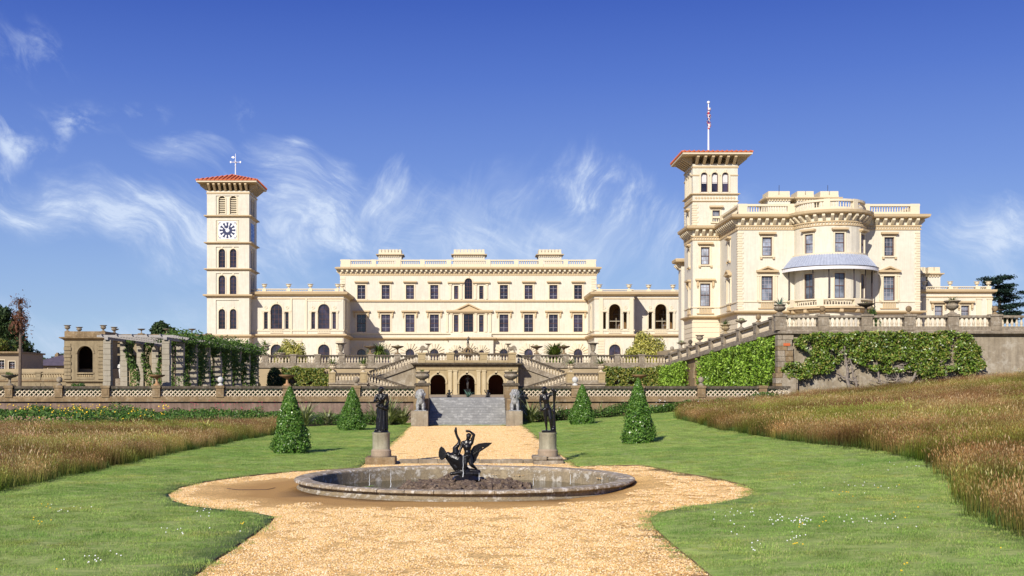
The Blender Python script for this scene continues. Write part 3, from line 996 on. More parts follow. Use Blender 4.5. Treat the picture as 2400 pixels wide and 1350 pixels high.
M_['pebble'] = mat('gravel_pebble', (0.6, 0.4, 0.2), 0.85, 0.25, island=[(0.70, 0.44, 0.15), (0.80, 0.57, 0.27), (0.88, 0.72, 0.48), (0.55, 0.31, 0.10), (0.74, 0.49, 0.20), (0.36, 0.22, 0.10)])
pb = [pebbles('pebble_patch', 230, 0.30, M_['pebble'], s) for s in (1, 2)]
scatter('gravel_pebbles', clip_mesh('gravel_pebbles', ['gravel'], 0.0, lambda x, y: view(x, y, 2) and y < 73 and math.hypot((x + .9) * .9, y - 27.9) > 4.9), pb, 8, 0.8, 1.2, 9, tilt=0.0)

# daisies and buttercups in the lawn
pts = []; pts2 = []
for (px_, py_, n, sp, yy) in ((205, 1325, 12, 38, 0), (262, 1310, 7, 40, 0), (660, 1258, 10, 60, 0), (1880, 1233, 26, 30, 0), (1826, 1228, 22, 22, 0), (1985, 1226, 8, 25, 0), (1720, 1215, 16, 40, 0), (1868, 1272, 10, 16, 0),
                              (1770, 1290, 8, 20, 0), (2060, 1235, 14, 45, 0), (420, 1255, 12, 40, 0), (480, 1207, 10, 20, 0), (1990, 1150, 18, 120, 0), (150, 1200, 10, 60, 0), (1720, 1255, 6, 20, 0), (2100, 1100, 12, 110, 0),
                              (1928, 1234, 5, 6, 1), (1877, 1236, 5, 5, 1), (2000, 1160, 10, 70, 1), (2110, 1218, 5, 30, 1), (1875, 1282, 5, 14, 1), (2110, 1337, 4, 14, 1), (2345, 1287, 2, 5, 1), (95, 1232, 8, 16, 1), (570, 1230, 5, 8, 1), (110, 1198, 5, 12, 1), (2290, 1185, 3, 40, 1), (135, 1345, 2, 4, 1)):
    for i in range(int(n * .8)):
        p = G(px_ + random.gauss(0, sp * .75), py_ + random.gauss(0, 7))
        if inside(p, gravel) or abs(p[0]) > 30: continue
        (pts2 if yy else pts).append((p[0], p[1], H(*p) + 0.075))


def dots(name, P, m, r, label, cat):
    V = []
    for x, y, z in P:
        s = r * random.uniform(.7, 1.2)
        V.append([(x - s, y - s, z), (x + s, y - s, z), (x + s, y + s, z + .012), (x - s, y + s, z + .012)])
        V.append([(x - s, y + s * .2, z - s * .4), (x + s, y + s * .2, z - s * .4), (x + s, y, z + s * .8), (x - s, y, z + s * .8)])
    o = quads(name, np.array(V), m)
    tag(o, kind='stuff')


dots('daisies', pts, M_['petal_w'], 0.0075, '', '')
dots('buttercups', pts2, M_['petal_y'], 0.010, '', '')

# ------------------------------------------------------------------ stone balustrades
BPROF = [(0.085, 0), (0.085, 0.05), (0.05, 0.075), (0.095, 0.19), (0.085, 0.27), (0.045, 0.36), (0.042, 0.46), (0.06, 0.53), (0.085, 0.55), (0.085, 0.60)]
BAL = {}


def bal_mesh(matname, h=0.60, fat=1.0, n=8):
    k = (matname, round(h, 2), fat)
    if k not in BAL:
        mb = MB()
        mb.lathe([(r * fat, z * h / 0.6) for r, z in BPROF], n=n)
        BAL[k] = mb.mesh('baluster', M_[matname], smooth=True)
    return BAL[k]


def run(root, A, B, zA, zB, piers, mc='darkstone', mb_='stone', mp='stone', h=1.0, pw=0.62, pitch=0.30, single=False, pier_up=0.06,
        ends=True, step=False):
    """balustrade from plan point A to B; piers = list of distances along the run"""
    A = Vector(A); B = Vector(B); L_ = (B - A).length
    fr = F(A.x, A.y, math.atan2(B.y - A.y, B.x - A.x))
    zz = lambda u: zA + (zB - zA) * u / L_
    cop, pli = 0.15, 0.22
    for p in piers:
        mb = MB(fr); z = zz(p)
        mb.box(p - pw / 2, p + pw / 2, -0.07, 0.45, z - 0.02, z + h - 0.12 + pier_up)
        mb.box(p - pw / 2 - 0.06, p + pw / 2 + 0.06, -0.13, 0.51, z + h - 0.12 + pier_up, z + h + 0.02 + pier_up)
        mb.box(p - pw / 2 + 0.12, p + pw / 2 - 0.12, -0.095, -0.06, z + 0.3, z + h - 0.28)
        mb.build('pier', M_[mp], root)
    stops = sorted(([0.0] if ends else []) + list(piers) + ([L_] if ends else []))
    for a, b in zip(stops[:-1], stops[1:]):
        a2 = a + (pw / 2 if a in piers else 0); b2 = b - (pw / 2 if b in piers else 0)
        if b2 - a2 < 0.25: continue
        for nm, z0, z1, w0, w1, m in (('plinth', 0, pli, 0.0, 0.38, mb_), ('coping', h - cop, h, -0.05, 0.43, mc)):
            mb = MB(fr)
            mb.prism([(a2, zz(a2) + z0), (b2, zz(b2) + z0), (b2, zz(b2) + z1), (a2, zz(a2) + z1)], w0, w1)
            mb.build(nm, M_[m], root)
        n = max(1, round((b2 - a2) / pitch)); hb = h - cop - pli
        if single:
            me = bal_mesh('balu', hb, 1.15)
            for i in range(n):
                u = a2 + (b2 - a2) * (i + 0.5) / n
                put('baluster', me, root, fr.p(u, 0.19, zz(u) + pli))
        else:
            mb = MB(fr)
            for i in range(n):
                u = a2 + (b2 - a2) * (i + 0.5) / n
                mb.lathe([(r * 1.2, z * hb / 0.6) for r, z in BPROF], u, 0.19, zz(u) + pli, n=6)
            o = mb.build('balusters', M_['balu' if mb_ != 'sandd' else 'sandl'], root, smooth=True); o['kind'] = 'stuff'


# ---- lattice parapet wall on both sides of the garden steps
def lattice_wall(root, X0, X1, D, piers):
    zc = 2.43
    pw = 0.5
    fr = F(0, D)
    mb = MB(fr); mb.box(X0, X1, 0.0, 0.6, -0.5, 1.42); mb.build('retaining_wall', M_['purple'] if X1 < 0 else M_['brown'], root)
    mb = MB(fr); mb.box(X0, X1, -0.16, 0.55, 1.42, 1.56); mb.box(X0, X1, -0.08, 0.5, 1.563, 1.76); mb.build('base_course', M_['brown'], root)
    for p in piers:
        mb = MB(fr)
        mb.box(p - pw / 2, p + pw / 2, -0.14, 0.36, 1.70, 2.31)
        mb.box(p - pw / 2 - .05, p + pw / 2 + .05, -0.19, 0.41, 2.31, 2.47)
        mb.box(p - .14, p + .14, -0.165, -0.13, 1.86, 2.2)
        mb.build('pier', M_['brown'], root)
    st = sorted(list(piers) + [X0, X1])
    for a, b in zip(st[:-1], st[1:]):
        a2 = a + (pw / 2 if a in piers else 0); b2 = b - (pw / 2 if b in piers else 0)
        if b2 - a2 < 0.3: continue
        mb = MB(fr); mb.box(a2, b2, -0.05, 0.30, 2.27, zc); mb.build('coping', M_['darkstone'], root)
        mb = MB(fr)
        z0, z1 = 1.762, 2.268; hh = z1 - z0; pt = 0.29; t = 0.046
        n = max(2, round((b2 - a2) / pt)); pt = (b2 - a2) / n
        k = hh / pt
        for sgn in (1, -1):
            i = -int(k) - 2
            while i < n + 3 + int(k):
                u0 = a2 + i * pt; u1 = u0 + hh
                if sgn < 0: u0, u1 = u1, u0
                p0 = [u0, z0]; p1 = [u1, z1]
                # clip to bay
                def clip(p, q):
                    for lim, s_ in ((a2, 1), (b2, -1)):
                        if (p[0] - lim) * s_ < 0:
                            if (q[0] - lim) * s_ <= 0: return None
                            f = (lim - p[0]) / (q[0] - p[0]); p = [lim, p[1] + f * (q[1] - p[1])]
                    return p
                c0 = clip(p0, p1); c1 = clip(p1, p0)
                i += 1
                if not c0 or not c1 or abs(c0[0] - c1[0]) < 0.03: continue
                w = 0.10 if sgn > 0 else 0.151
                mb.prism([(c0[0] - t, c0[1]), (c0[0] + t, c0[1]), (c1[0] + t, c1[1]), (c1[0] - t, c1[1])], w, w + 0.05)
        o = mb.build('lattice_panel', M_['lattice'], root); o['kind'] = 'stuff'


lw = thing('lattice_wall', 'long brown lattice parapet wall left of the steps, behind the meadow and flower border', 'wall', (-20, 77, 0))
LP_ = [-37.0, -33.4, -29.9, -26.66, -23.6, -20.3, -16.15, -11.8, -7.28]
lattice_wall(lw, -41, -3.45, 77, LP_)
rw = thing('lattice_wall', 'brown lattice parapet wall right of the steps, ending at the ivy corner', 'wall', (12, 77, 0))
RP_ = [6.98, 11.2, 15.2, 19.2]
lattice_wall(rw, 3.3, 21.0, 77, RP_)

# ---- the garden steps, their piers and lion blocks
st = thing('garden_steps', 'broad flight of grey stone steps between two lion statues', 'steps', (-0.05, 72.3, 0))
for i in range(11):
    mb = MB(); z = 0.153 * (i + 1)
    jog = random.uniform(-.012, .012)
    mb.box(-2.42, 2.34, 72.3 + 0.33 * i, 72.3 + 0.33 * (i + 1) + 0.05, z - 0.155 + jog * .2, z + jog * .2)
    mb.build('step', M_['grey'], st, bevel=0.012)
mb = MB(); mb.box(-2.42, 2.34, 75.99, 79, 0.0, 1.68); mb.build('landing', M_['grey'], st)
for sx, nm in ((-1, 'left'), (1, 'right')):
    xa, xb = (-3.32, -2.44) if sx < 0 else (2.36, 3.24)
    mb = MB(); mb.box(xa, xb, 72.0, 77.6, 0, 1.66); mb.build('side_wall', M_['brown'], st)
    # lion block, with the lion on it
    xl, xr = (-3.42, -2.40) if sx < 0 else (2.30, 3.28)
    mb = MB(); mb.box(xl, xr, 70.9, 71.98, -0.05, 0.93); mb.build('lion_block', M_['render'], st, bevel=0.02)
    xa, xb = (-3.36, -2.52) if sx < 0 else (2.32, 3.20)
    mb = MB(); mb.box(xa, xb, 75.6, 76.7, 1.66, 2.46); mb.build('stair_pier', M_['brown'], st, bevel=0.01)
    mb = MB(); mb.box(xa - .09, xb + .09, 75.5, 76.8, 2.462, 2.57); mb.box(xa - .04, xb + .04, 75.56, 76.74, 2.573, 2.63); mb.build('pier_cap', M_['darkstone'], st)

# ---- urns, bowls and finials -------------------------------------------------
URN = [(0.20, 0), (0.20, 0.05), (0.09, 0.10), (0.07, 0.17), (0.12, 0.20), (0.26, 0.30), (0.30, 0.40), (0.24, 0.47), (0.26, 0.53), (0.38, 0.60), (0.38, 0.64), (0.30, 0.64), (0.25, 0.58)]
TAZZA = [(0.24, 0), (0.24, 0.07), (0.10, 0.13), (0.07, 0.30), (0.09, 0.42), (0.14, 0.47), (0.40, 0.56), (0.52, 0.64), (0.55, 0.70), (0.46, 0.70), (0.34, 0.62)]
BALLF = [(0.20, 0), (0.20, 0.06), (0.17, 0.10), (0.08, 0.16), (0.07, 0.20), (0.16, 0.24), (0.205, 0.32), (0.22, 0.41), (0.205, 0.50), (0.16, 0.57), (0.08, 0.62), (0.02, 0.635)]
TALL = [(0.24, 0), (0.24, 0.08), (0.13, 0.14), (0.10, 0.22), (0.16, 0.27), (0.20, 0.5), (0.24, 0.72), (0.30, 0.80), (0.46, 0.86), (0.46, 0.90), (0.36, 0.90), (0.2, 0.82)]
BIGPOT = [(0.26, 0), (0.26, 0.08), (0.14, 0.15), (0.16, 0.20), (0.36, 0.30), (0.44, 0.42), (0.42, 0.52), (0.34, 0.57), (0.40, 0.63), (0.44, 0.66), (0.44, 0.70), (0.33, 0.70), (0.28, 0.62)]


def sword_plant(mb_seed, n, h, spread, wid, droop=0.4, up=0.5):
    """quads for a rosette of long pointed leaves, base at the origin"""
    rg = np.random.default_rng(mb_seed); out = []
    for i in range(n):
        a = rg.uniform(0, 2 * math.pi); el = rg.uniform(up, 1.45); L_ = h * rg.uniform(.7, 1.15)
        dx, dy = math.cos(a), math.sin(a); prev = None
        p = np.array([dx * .03, dy * .03, 0.0]); e = el; w = wid * rg.uniform(.7, 1.2)
        sv = np.array([-dy, dx, 0.0])
        seg = 4
        for k in range(seg):
            q = p + np.array([dx * math.cos(e) * spread, dy * math.cos(e) * spread, math.sin(e)]) * L_ / seg
            w0 = w * (1 - (k / seg) ** 2 * .8); w1 = w * (1 - ((k + 1) / seg) ** 2 * .97)
            out.append([p - sv * w0 / 2, p + sv * w0 / 2, q + sv * w1 / 2, q - sv * w1 / 2])
            p = q; e -= droop * rg.uniform(.5, 1.3) / seg * 2.2
    return np.array(out)


def vase(name, label, cat, x, y, z, prof, m, s=1.0, group=None, plant=None, n=12):
    root = thing(name, label, cat, (x, y, z), group)
    k = min(range(2, 5), key=lambda i: prof[i][0])
    mb = MB(); mb.lathe([(r * s, h * s) for r, h in prof[:k + 2]], x, y, z, n)
    mb.build('foot', M_[m], root, smooth=True)
    mb = MB(); mb.lathe([(r * s, h * s) for r, h in prof[k + 1:]], x, y, z, n)
    mb.build('bowl' if prof is not BALLF else 'ball', M_[m], root, smooth=True)
    top = z + (prof[-1][1] - 0.03) * s
    if plant:
        kind, size, pm = plant
        o_ = np.array([x, y, top])
        if kind == 'sword':
            Q = sword_plant(int(x * 10) % 1000 + 3, 34, size, 1.0, size * 0.085, 0.55, 0.35) + o_
        elif kind == 'arch':
            Q = sword_plant(int(x * 10) % 1000 + 3, 60, size, 1.25, size * 0.05, 0.9, 0.5) + o_
        else:
            C = RNG.normal(0, 1, (220, 3)); C /= np.linalg.norm(C, axis=1, keepdims=True); N_ = C.copy()
            C = C * RNG.uniform(.5, 1, (220, 1)) * np.array([size, size, size * .65]) + o_ + np.array([0, 0, size * .35])
            Q = leafquads(C, N_, size * .28)
        quads('plant', Q, M_[pm], root)
    return root


# on the lattice wall
for i, (X, kind) in enumerate(((-29.9, 'bowl'), (-26.66, 'ball'), (-20.3, 'bowl'), (-16.15, 'wball'), (-11.8, 'bowl'), (-7.28, 'ball'), (6.98, 'wball'), (11.2, 'bowl'), (15.2, 'ball'))):
    where = ['pier at the far left of the lattice wall', 'lattice wall pier left of the arched alcove', 'lattice wall pier among the pergola posts', '', 'lattice wall pier behind the largest left cone tree',
             'lattice wall pier behind the smaller left cone tree', '', 'lattice wall pier behind the larger right cone tree', 'lattice wall pier below the ivy archway'][i]
    if kind == 'bowl':
        vase('flower_bowl', 'wide stone bowl of flowers on the ' + where, 'flower bowl', X, 77.1, 2.472, TAZZA, 'terra' if i in (2, 4, 7) else 'stone', 1.0, 'stone bowls along the lattice wall', ('bush', 0.30, 'leaf_bed'))
    elif kind == 'ball':
        vase('ball_finial', 'grey stone ball finial on the ' + where, 'finial', X, 77.1, 2.472, BALLF, 'stone', 0.9, 'ball finials on the lattice wall')
    else:
        vase('ball_finial', 'white ball finial on the lattice wall ' + ('right of the pergola' if X < 0 else 'right of the steps'), 'finial', X, 77.1, 2.472, BALLF, 'white', 0.9, 'ball finials on the lattice wall')
for X, w in ((-2.94, 'left'), (2.76, 'right')):
    vase('planter_urn', 'squat stone urn with a small spiky plant on the pier %s of the steps' % w, 'urn', X, 76.15, 2.632, BIGPOT, 'stone', 1.05, 'urns flanking the steps', ('sword', 0.42, 'leaf_bed'))

# ---- upper terrace wall and its balustrade
ut = thing('upper_terrace_wall', 'grey balustraded terrace wall in front of the mansion, either side of the portico', 'wall', (0, 117, 1.65))
mb = MB(); mb.box(-21.4, 19.6, 117.05, 117.9, 1.60, 4.25); mb.build('retaining_wall', M_['render'], ut)
mb = MB(); mb.box(-21.4, 19.6, 116.85, 118, 4.253, 4.40); mb.box(-21.4, 19.6, 116.95, 117.95, 4.403, 4.55); mb.build('cornice', M_['stone'], ut)
UP_ = [-20.1, -17.3, -14.9, -12.5, -9.6, -7.0]
UR_ = [6.9, 9.7, 12.5, 14.8, 17.2]
run(ut, (-21.4, 117), (-4.9, 117), 4.553, 4.553, [p + 21.4 for p in UP_], h=0.98, pw=0.58, single=False)
run(ut, (4.7, 117), (19.6, 117), 4.553, 4.553, [p - 4.7 for p in UR_], h=0.98, pw=0.58)

# ---- portico with three arches
XC = -0.1
po = thing('portico', 'sandstone garden portico with three dark round arches at the centre', 'portico', (XC, 110, 1.65))


def wall_band(mb, u0, u1, z0, z1, ops, t=0.3, seg=10):
    """front skin at w=0 with openings (uc, w, zb, zt, arched) and their reveals"""
    ops = sorted(ops)
    u = u0
    def q(a, b, c, d):
        if b - a > 1e-4 and d - c > 1e-4:
            mb.add([(a, 0, c), (b, 0, c), (b, 0, d), (a, 0, d)], [(0, 1, 2, 3)])
    for uc, w, zb, zt, ar in ops:
        a, b = uc - w / 2, uc + w / 2
        q(u, a, z0, z1); q(a, b, z0, zb)
        if not ar:
            q(a, b, zt, z1)
            mb.add([(a, 0, zb), (a, t, zb), (a, t, zt), (a, 0, zt)], [(0, 1, 2, 3)])
            mb.add([(b, 0, zb), (b, t, zb), (b, t, zt), (b, 0, zt)], [(3, 2, 1, 0)])
            mb.add([(a, 0, zt), (b, 0, zt), (b, t, zt), (a, t, zt)], [(3, 2, 1, 0)])
        else:
            r = w / 2; zs = zt - r
            pts = [(uc - r * math.cos(math.pi * i / seg), zs + r * math.sin(math.pi * i / seg)) for i in range(seg + 1)]
            for i in range(seg):
                (p0, h0), (p1, h1) = pts[i], pts[i + 1]
                mb.add([(p0, 0, h0), (p1, 0, h1), (p1, 0, z1), (p0, 0, z1)], [(0, 1, 2, 3)])
                mb.add([(p0, 0, h0), (p0, t, h0), (p1, t, h1), (p1, 0, h1)], [(0, 1, 2, 3)])
            mb.add([(a, 0, zb), (a, t, zb), (a, t, zs), (a, 0, zs)], [(0, 1, 2, 3)])
            mb.add([(b, 0, zb), (b, t, zb), (b, t, zs), (b, 0, zs)], [(3, 2, 1, 0)])
        mb.add([(a, 0, zb), (b, 0, zb), (b, t, zb), (a, t, zb)], [(0, 1, 2, 3)])
        u = b
    q(u, u1, z0, z1)


def arch_ring(mb, uc, zs, r0, r1, w0, w1, seg=12, a0=0, a1=math.pi):
    for i in range(seg):
        A = a0 + (a1 - a0) * i / seg; B = a0 + (a1 - a0) * (i + 1) / seg
        P = [(uc - r0 * math.cos(A), zs + r0 * math.sin(A)), (uc - r1 * math.cos(A), zs + r1 * math.sin(A)),
             (uc - r1 * math.cos(B), zs + r1 * math.sin(B)), (uc - r0 * math.cos(B), zs + r0 * math.sin(B))]
        mb.prism(P, w0, w1)


fr = F(XC, 110)
ap = [(-2.70, 1.42, 1.65, 3.52, True), (0, 1.46, 1.65, 3.52, True), (2.70, 1.42, 1.65, 3.52, True)]
mb = MB(fr); wall_band(mb, -4.75, 4.75, 1.55, 3.95, ap, 0.55); mb.build('front_wall', M_['sand'], po)
mb = MB(fr)
for s_ in (-1, 1):
    mb.box(min(s_ * 4.75, s_ * 4.25), max(s_ * 4.75, s_ * 4.25), 0.004, 7, 1.55, 4.3)
mb.box(-4.25, 4.25, 0.01, 7, 3.95, 4.3); mb.build('side_walls', M_['sand'], po)
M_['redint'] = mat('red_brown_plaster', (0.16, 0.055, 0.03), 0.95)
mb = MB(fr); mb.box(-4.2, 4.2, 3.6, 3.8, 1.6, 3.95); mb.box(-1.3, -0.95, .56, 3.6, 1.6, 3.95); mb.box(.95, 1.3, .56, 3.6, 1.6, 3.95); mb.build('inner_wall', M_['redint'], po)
mb = MB(fr); mb.box(-4.75, 4.75, -0.08, 0.6, 3.953, 4.30); mb.build('frieze', M_['sand'], po)
prof = [(0, 4.30), (0.14, 4.33), (0.14, 4.38), (0.42, 4.46), (0.46, 4.60), (0, 4.62)]
mb = MB(F(0, 0)); mb.sweep([(XC - 4.75, 117), (XC - 4.75, 109.92), (XC + 4.75, 109.92), (XC + 4.75, 117)], prof); mb.build('cornice', M_['darkstone'], po)
mb = MB(fr)
mb.box(-4.7, 4.7, -0.05, 7.1, 4.40, 4.622); mb.build('terrace_slab', M_['paving'], po)
for uc, w, zb, zt, _ in ap:
    mb = MB(fr); arch_ring(mb, uc, zt - w / 2, w / 2 + 0.01, w / 2 + 0.17, -0.13, 0.1); mb.prism([(uc - .09, zt - .02), (uc + .09, zt - .02), (uc + .13, zt + .33), (uc - .13, zt + .33)], -0.13, 0.05)
    mb.box(uc - w / 2 - .17, uc - w / 2 + .02, -0.09, 0.2, zt - w / 2 - .13, zt - w / 2 - .003); mb.box(uc + w / 2 - .02, uc + w / 2 + .17, -0.09, 0.2, zt - w / 2 - .13, zt - w / 2 - .003)
    mb.build('archivolt', M_['sandl'], po)
for uc in (-4.42, -3.75, -1.58, -1.02 - .06, 1.08, 1.58, 3.75, 4.42):
    mb = MB(fr); mb.box(uc - .17, uc + .17, -0.13, 0.1, 1.6, 3.80); mb.box(uc - .22, uc + .22, -0.17, 0.1, 3.803, 3.93); mb.box(uc - .20, uc + .20, -0.16, 0.1, 1.56, 1.8)
    mb.build('pilaster', M_['sandl'], po)
run(po, (XC - 4.75, 109.75), (XC + 4.75, 109.75), 4.624, 4.624, [0.55, 3.2, 6.3, 8.95], mb_='sand', mp='sand', h=0.85, pw=0.7, pitch=0.29)

# ---- double flights either side of the portico
for s_ in (-1, 1):
    w_ = 'left' if s_ < 0 else 'right'
    sf = thing('terrace_stairs', 'balustraded double stair rising to the %s side of the portico' % w_, 'stairs', (s_ * 8, 110, 1.65))
    xs = lambda v: XC + s_ * v
    # upper flight: from the outer landing up to the portico roof
    a, b = (xs(9.2), 111.2), (xs(4.75), 111.2)
    if s_ < 0: run(sf, a, b, 2.95, 4.55, [], h=0.92, mb_='stone', pitch=0.27)
    else: run(sf, b, a, 4.55, 2.95, [], h=0.92, mb_='stone', pitch=0.27)
    fr2 = F(0, 111.3)
    mb = MB(fr2); mb.prism([(xs(9.2), 1.6), (xs(4.76), 1.6), (xs(4.76), 4.3), (xs(9.2), 2.7)], 0.06, 0.4); mb.build('stair_wall', M_['render'], sf)
    mb = MB(fr2); mb.prism([(xs(9.2), 2.7), (xs(4.76), 4.3), (xs(4.76), 4.55), (xs(9.2), 2.95)], -0.12, 0.5); mb.build('string', M_['stone'], sf)
    for i in range(11):
        mb = MB(); mb.box(min(xs(9.2 - .4 * i), xs(8.8 - .4 * i)), max(xs(9.2 - .4 * i), xs(8.8 - .4 * i)), 111.7, 116.5, 1.6, 2.7 + .165 * (i + 1)); mb.build('step', M_['grey'], sf)
    # lower flight: from the landing down towards the middle
    a, b = (xs(9.2), 109.3), (xs(5.6), 109.3)
    if s_ < 0: run(sf, a, b, 2.75, 1.60, [], h=0.88, mb_='stone', pitch=0.27)
    else: run(sf, b, a, 1.60, 2.75, [], h=0.88, mb_='stone', pitch=0.27)
    mb = MB(F(0, 109.35)); mb.prism([(xs(9.2), 1.55), (xs(5.7), 1.55), (xs(9.2), 2.7)] if s_ < 0 else [(xs(5.7), 1.55), (xs(9.2), 1.55), (xs(9.2), 2.7)], 0.04, 0.35); mb.build('string', M_['stone'], sf)
    for i in range(7):
        mb = MB(); mb.box(min(xs(9.2 - .45 * i), xs(8.75 - .45 * i)), max(xs(9.2 - .45 * i), xs(8.75 - .45 * i)), 109.72, 111.2, 1.6, 2.6 - .14 * i); mb.build('step', M_['grey'], sf)
    # landing
    lo, hi = sorted((xs(9.25), xs(12.75)))
    mb = MB(); mb.box(lo, hi, 109.1, 116.8, 1.6, 2.62); mb.build('landing', M_['render'], sf)
    mb = MB(); mb.box(lo - .1, hi + .1, 108.98, 116.7, 2.623, 2.76); mb.build('landing_edge', M_['stone'], sf)
    run(sf, (lo, 109.1), (hi, 109.1), 2.763, 2.763, [0.3, 3.2], h=0.9, mb_='stone', mp='sand', pw=0.6)
    for xx in (xs(9.6), xs(12.4)):
        vase('potted_palm', 'stone urn with upright fern on the %s pier of the %s stair landing' % ('inner' if abs(xx) < 11 else 'outer', w_), 'planter', xx, 109.3, 3.745, URN, 'balu', 1.15, 'planted urns on the stair landings', ('arch', 1.25, 'leaf_palm'))
    o = vase('tazza', 'weathered bowl on the terrace pier, %s of the portico' % ('nearest left' if s_ < 0 else 'nearest right'), 'urn', xs(6.9), 117.2, 5.61, TAZZA, 'brown', 1.15, 'bowls on the upper terrace', ('bush', .28, 'leaf_mag'))
    o = vase('tazza', 'weathered bowl on the second terrace pier %s of the portico' % w_, 'urn', xs(9.6), 117.2, 5.61, TAZZA, 'brown', 1.15, 'bowls on the upper terrace', ('bush', .28, 'leaf_mag') if s_ > 0 else None)
    vase('tall_urn', 'tall flared stone urn on the upper terrace, %s of the portico' % w_, 'urn', xs(12.5), 117.2, 5.61, TALL, 'stone', 1.25, 'tall urns on the upper terrace')
vase('planter_urn', 'stone urn with fern at the left end of the upper terrace', 'urn', -20.1, 117.2, 5.61, URN, 'balu', 1.4, 'planted urns at the ends of the upper terrace', ('arch', 1.2, 'leaf_palm'))
vase('planter_urn', 'second fern urn at the left end, just behind the first', 'urn', -19.2, 121, 4.9, URN, 'balu', 1.5, 'planted urns at the ends of the upper terrace', ('arch', 1.2, 'leaf_palm'))

# ---- right hand terrace: frontal wall and falling side wall
pt = thing('pavilion_terrace_wall', 'tall rendered terrace wall with stone balustrade below the bow fronted pavilion', 'wall', (30, 80, 1))
ZB = 6.25
mb = MB(); mb.box(21.45, 46.5, 80.15, 80.95, 0.3, 5.98); mb.build('rendered_wall', M_['render'], pt)
mb = MB(); mb.sweep([(21.25, 84), (21.25, 80.1), (46.5, 80.1)], [(0, 5.8), (0.08, 5.86), (0.30, 5.98), (0.32, 6.12), (0.14, 6.16), (0.1, ZB - .003), (-0.6, ZB - .003), (-0.6, 5.8)])
mb.build('cornice', M_['stone'], pt)
pier_x = [21.15, 24.05, 27.0, 29.9, 32.85, 35.75, 38.7, 41.6, 44.5]
run(pt, (20.8, 80.0), (46.5, 80.0), ZB, ZB, [p - 20.8 for p in pier_x], h=0.97, pw=0.72, pitch=0.31, single=True, mc='stone', ends=True)
# corner pier of single stones
z = 0.9; k = 0
while z < 5.6:
    h_ = random.uniform(0.28, 0.42)
    wd = 1.25 - 0.06 * (z - 1)
    if z < 3.1:
        cuts = [20.75, 21.15 + random.uniform(-.1, .1), 22.25]
    else:
        cuts = [20.92 + .05 * (z - 3) * 0, 21.35 + random.uniform(-.15, .25), 21.95 + random.uniform(-.1, .1)]
    for a, b in zip(cuts[:-1], cuts[1:]):
        pr = random.uniform(0, .05)
        mb = MB(); mb.box(a + .008, b - .008, 79.86 - pr - (0.16 if z < 3.1 else 0), 80.6, z + .008, z + h_ - .008)
        mb.build('stone', M_[random.choice(['stone', 'stone', 'render', 'brown'])], pt, bevel=0.015)
    z += h_; k += 1
mb = MB(); mb.box(20.7, 22.35, 79.55, 80.3, 0.6, 1.75); mb.build('pier_base', M_['stone'], pt, bevel=.02)
mb = MB(); mb.box(21.15, 22.1, 79.6, 79.70, 1.8, 3.0); mb.build('pedestal_panel', M_['render'], pt)
mb = MB(); mb.box(21.3, 21.75, 79.79, 79.9, 5.15, 5.33); mb.build('brick', mat('orange_brick', (0.55, 0.14, 0.05), .9), pt)

SA, SB = Vector((21.2, 80.3)), Vector((19.45, 117.0))
sw = thing('ramp_wall', 'sloping balustraded side wall with an arched doorway and ivy, right of the portico', 'wall', (20.3, 98, 1.65))
Ls = (SB - SA).length


def side_pt(D):
    t = (D - SA.y) / (SB.y - SA.y)
    return SA.x + (SB.x - SA.x) * t


# frame: seen from outside (from the left), u runs from far to near
frs = F(SB.x, SB.y, math.atan2(SA.y - SB.y, SA.x - SB.x))
ztop = lambda u: 4.30 + (6.0 - 4.30) * u / Ls
ud = lambda D: Ls * (117.0 - D) / (117.0 - 80.3)
ua, ub = ud(105.6), ud(101.4)
mb = MB(frs)
def slopequad(a, b, zb_):
    mb.prism([(a, zb_), (b, zb_), (b, ztop(b)), (a, ztop(a))], 0.0, 0.6)
slopequad(0, ua, 1.5); slopequad(ub, Ls, 1.0); mb.build('side_wall', M_['brown'], sw)
mb = MB(frs); um = (ua + ub) / 2
wall_band(mb, ua, ub, 1.5, ztop(ua), [(um, 2.1, 1.6, 4.15, True)], 0.6)
mb.build('arch_wall', M_['brown'], sw)
for i in range(9):
    mb = MB(frs); a = math.pi * i / 9; arch_ring(mb, um, 3.1, 1.06, 1.6, -0.05, 0.02, 2, a + .03, a + math.pi / 9 - .03); mb.build('voussoir', M_['sand'], sw)
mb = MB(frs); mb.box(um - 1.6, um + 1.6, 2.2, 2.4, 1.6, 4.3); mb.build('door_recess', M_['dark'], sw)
mb = MB(frs)
mb.prism([(0, ztop(0)), (Ls, ztop(Ls)), (Ls, ztop(Ls) + .22), (0, ztop(0) + .22)], -0.28, 0.62); mb.build('cornice', M_['stone'], sw)
sp = [ud(D) for D in (114.5, 110.5, 107, 103.5, 99, 95, 90.5, 86, 82.2)]
run(sw, SB, SA, 4.53, 6.26, sp, h=0.95, pw=0.8, pitch=0.3, single=True, mc='stone', pier_up=0.1)
side_items = [(114.5, 'ball', 'ball_finial', 'grey ball finial at the foot of the sloping wall', 'stone'), (110.5, 'bush', 'flower_bowl', 'stone bowl of greenery low on the sloping wall', 'stone'),
              (107, 'ball', 'ball_finial', 'dark ball finial on the sloping wall above the doorway', 'darkstone'), (103.5, 'fern', 'planter_urn', 'carved urn on the sloping wall just above the doorway', 'stone'),
              (95, 'agave', 'planter_urn', 'pale urn with fern halfway up the sloping wall', 'sand'), (90.5, 'bush', 'flower_bowl', 'wide bowl of moss on the sloping wall near the top', 'stone'), (86, 'ball', 'ball_finial', 'ochre ball finial near the top of the sloping wall', 'brown')]
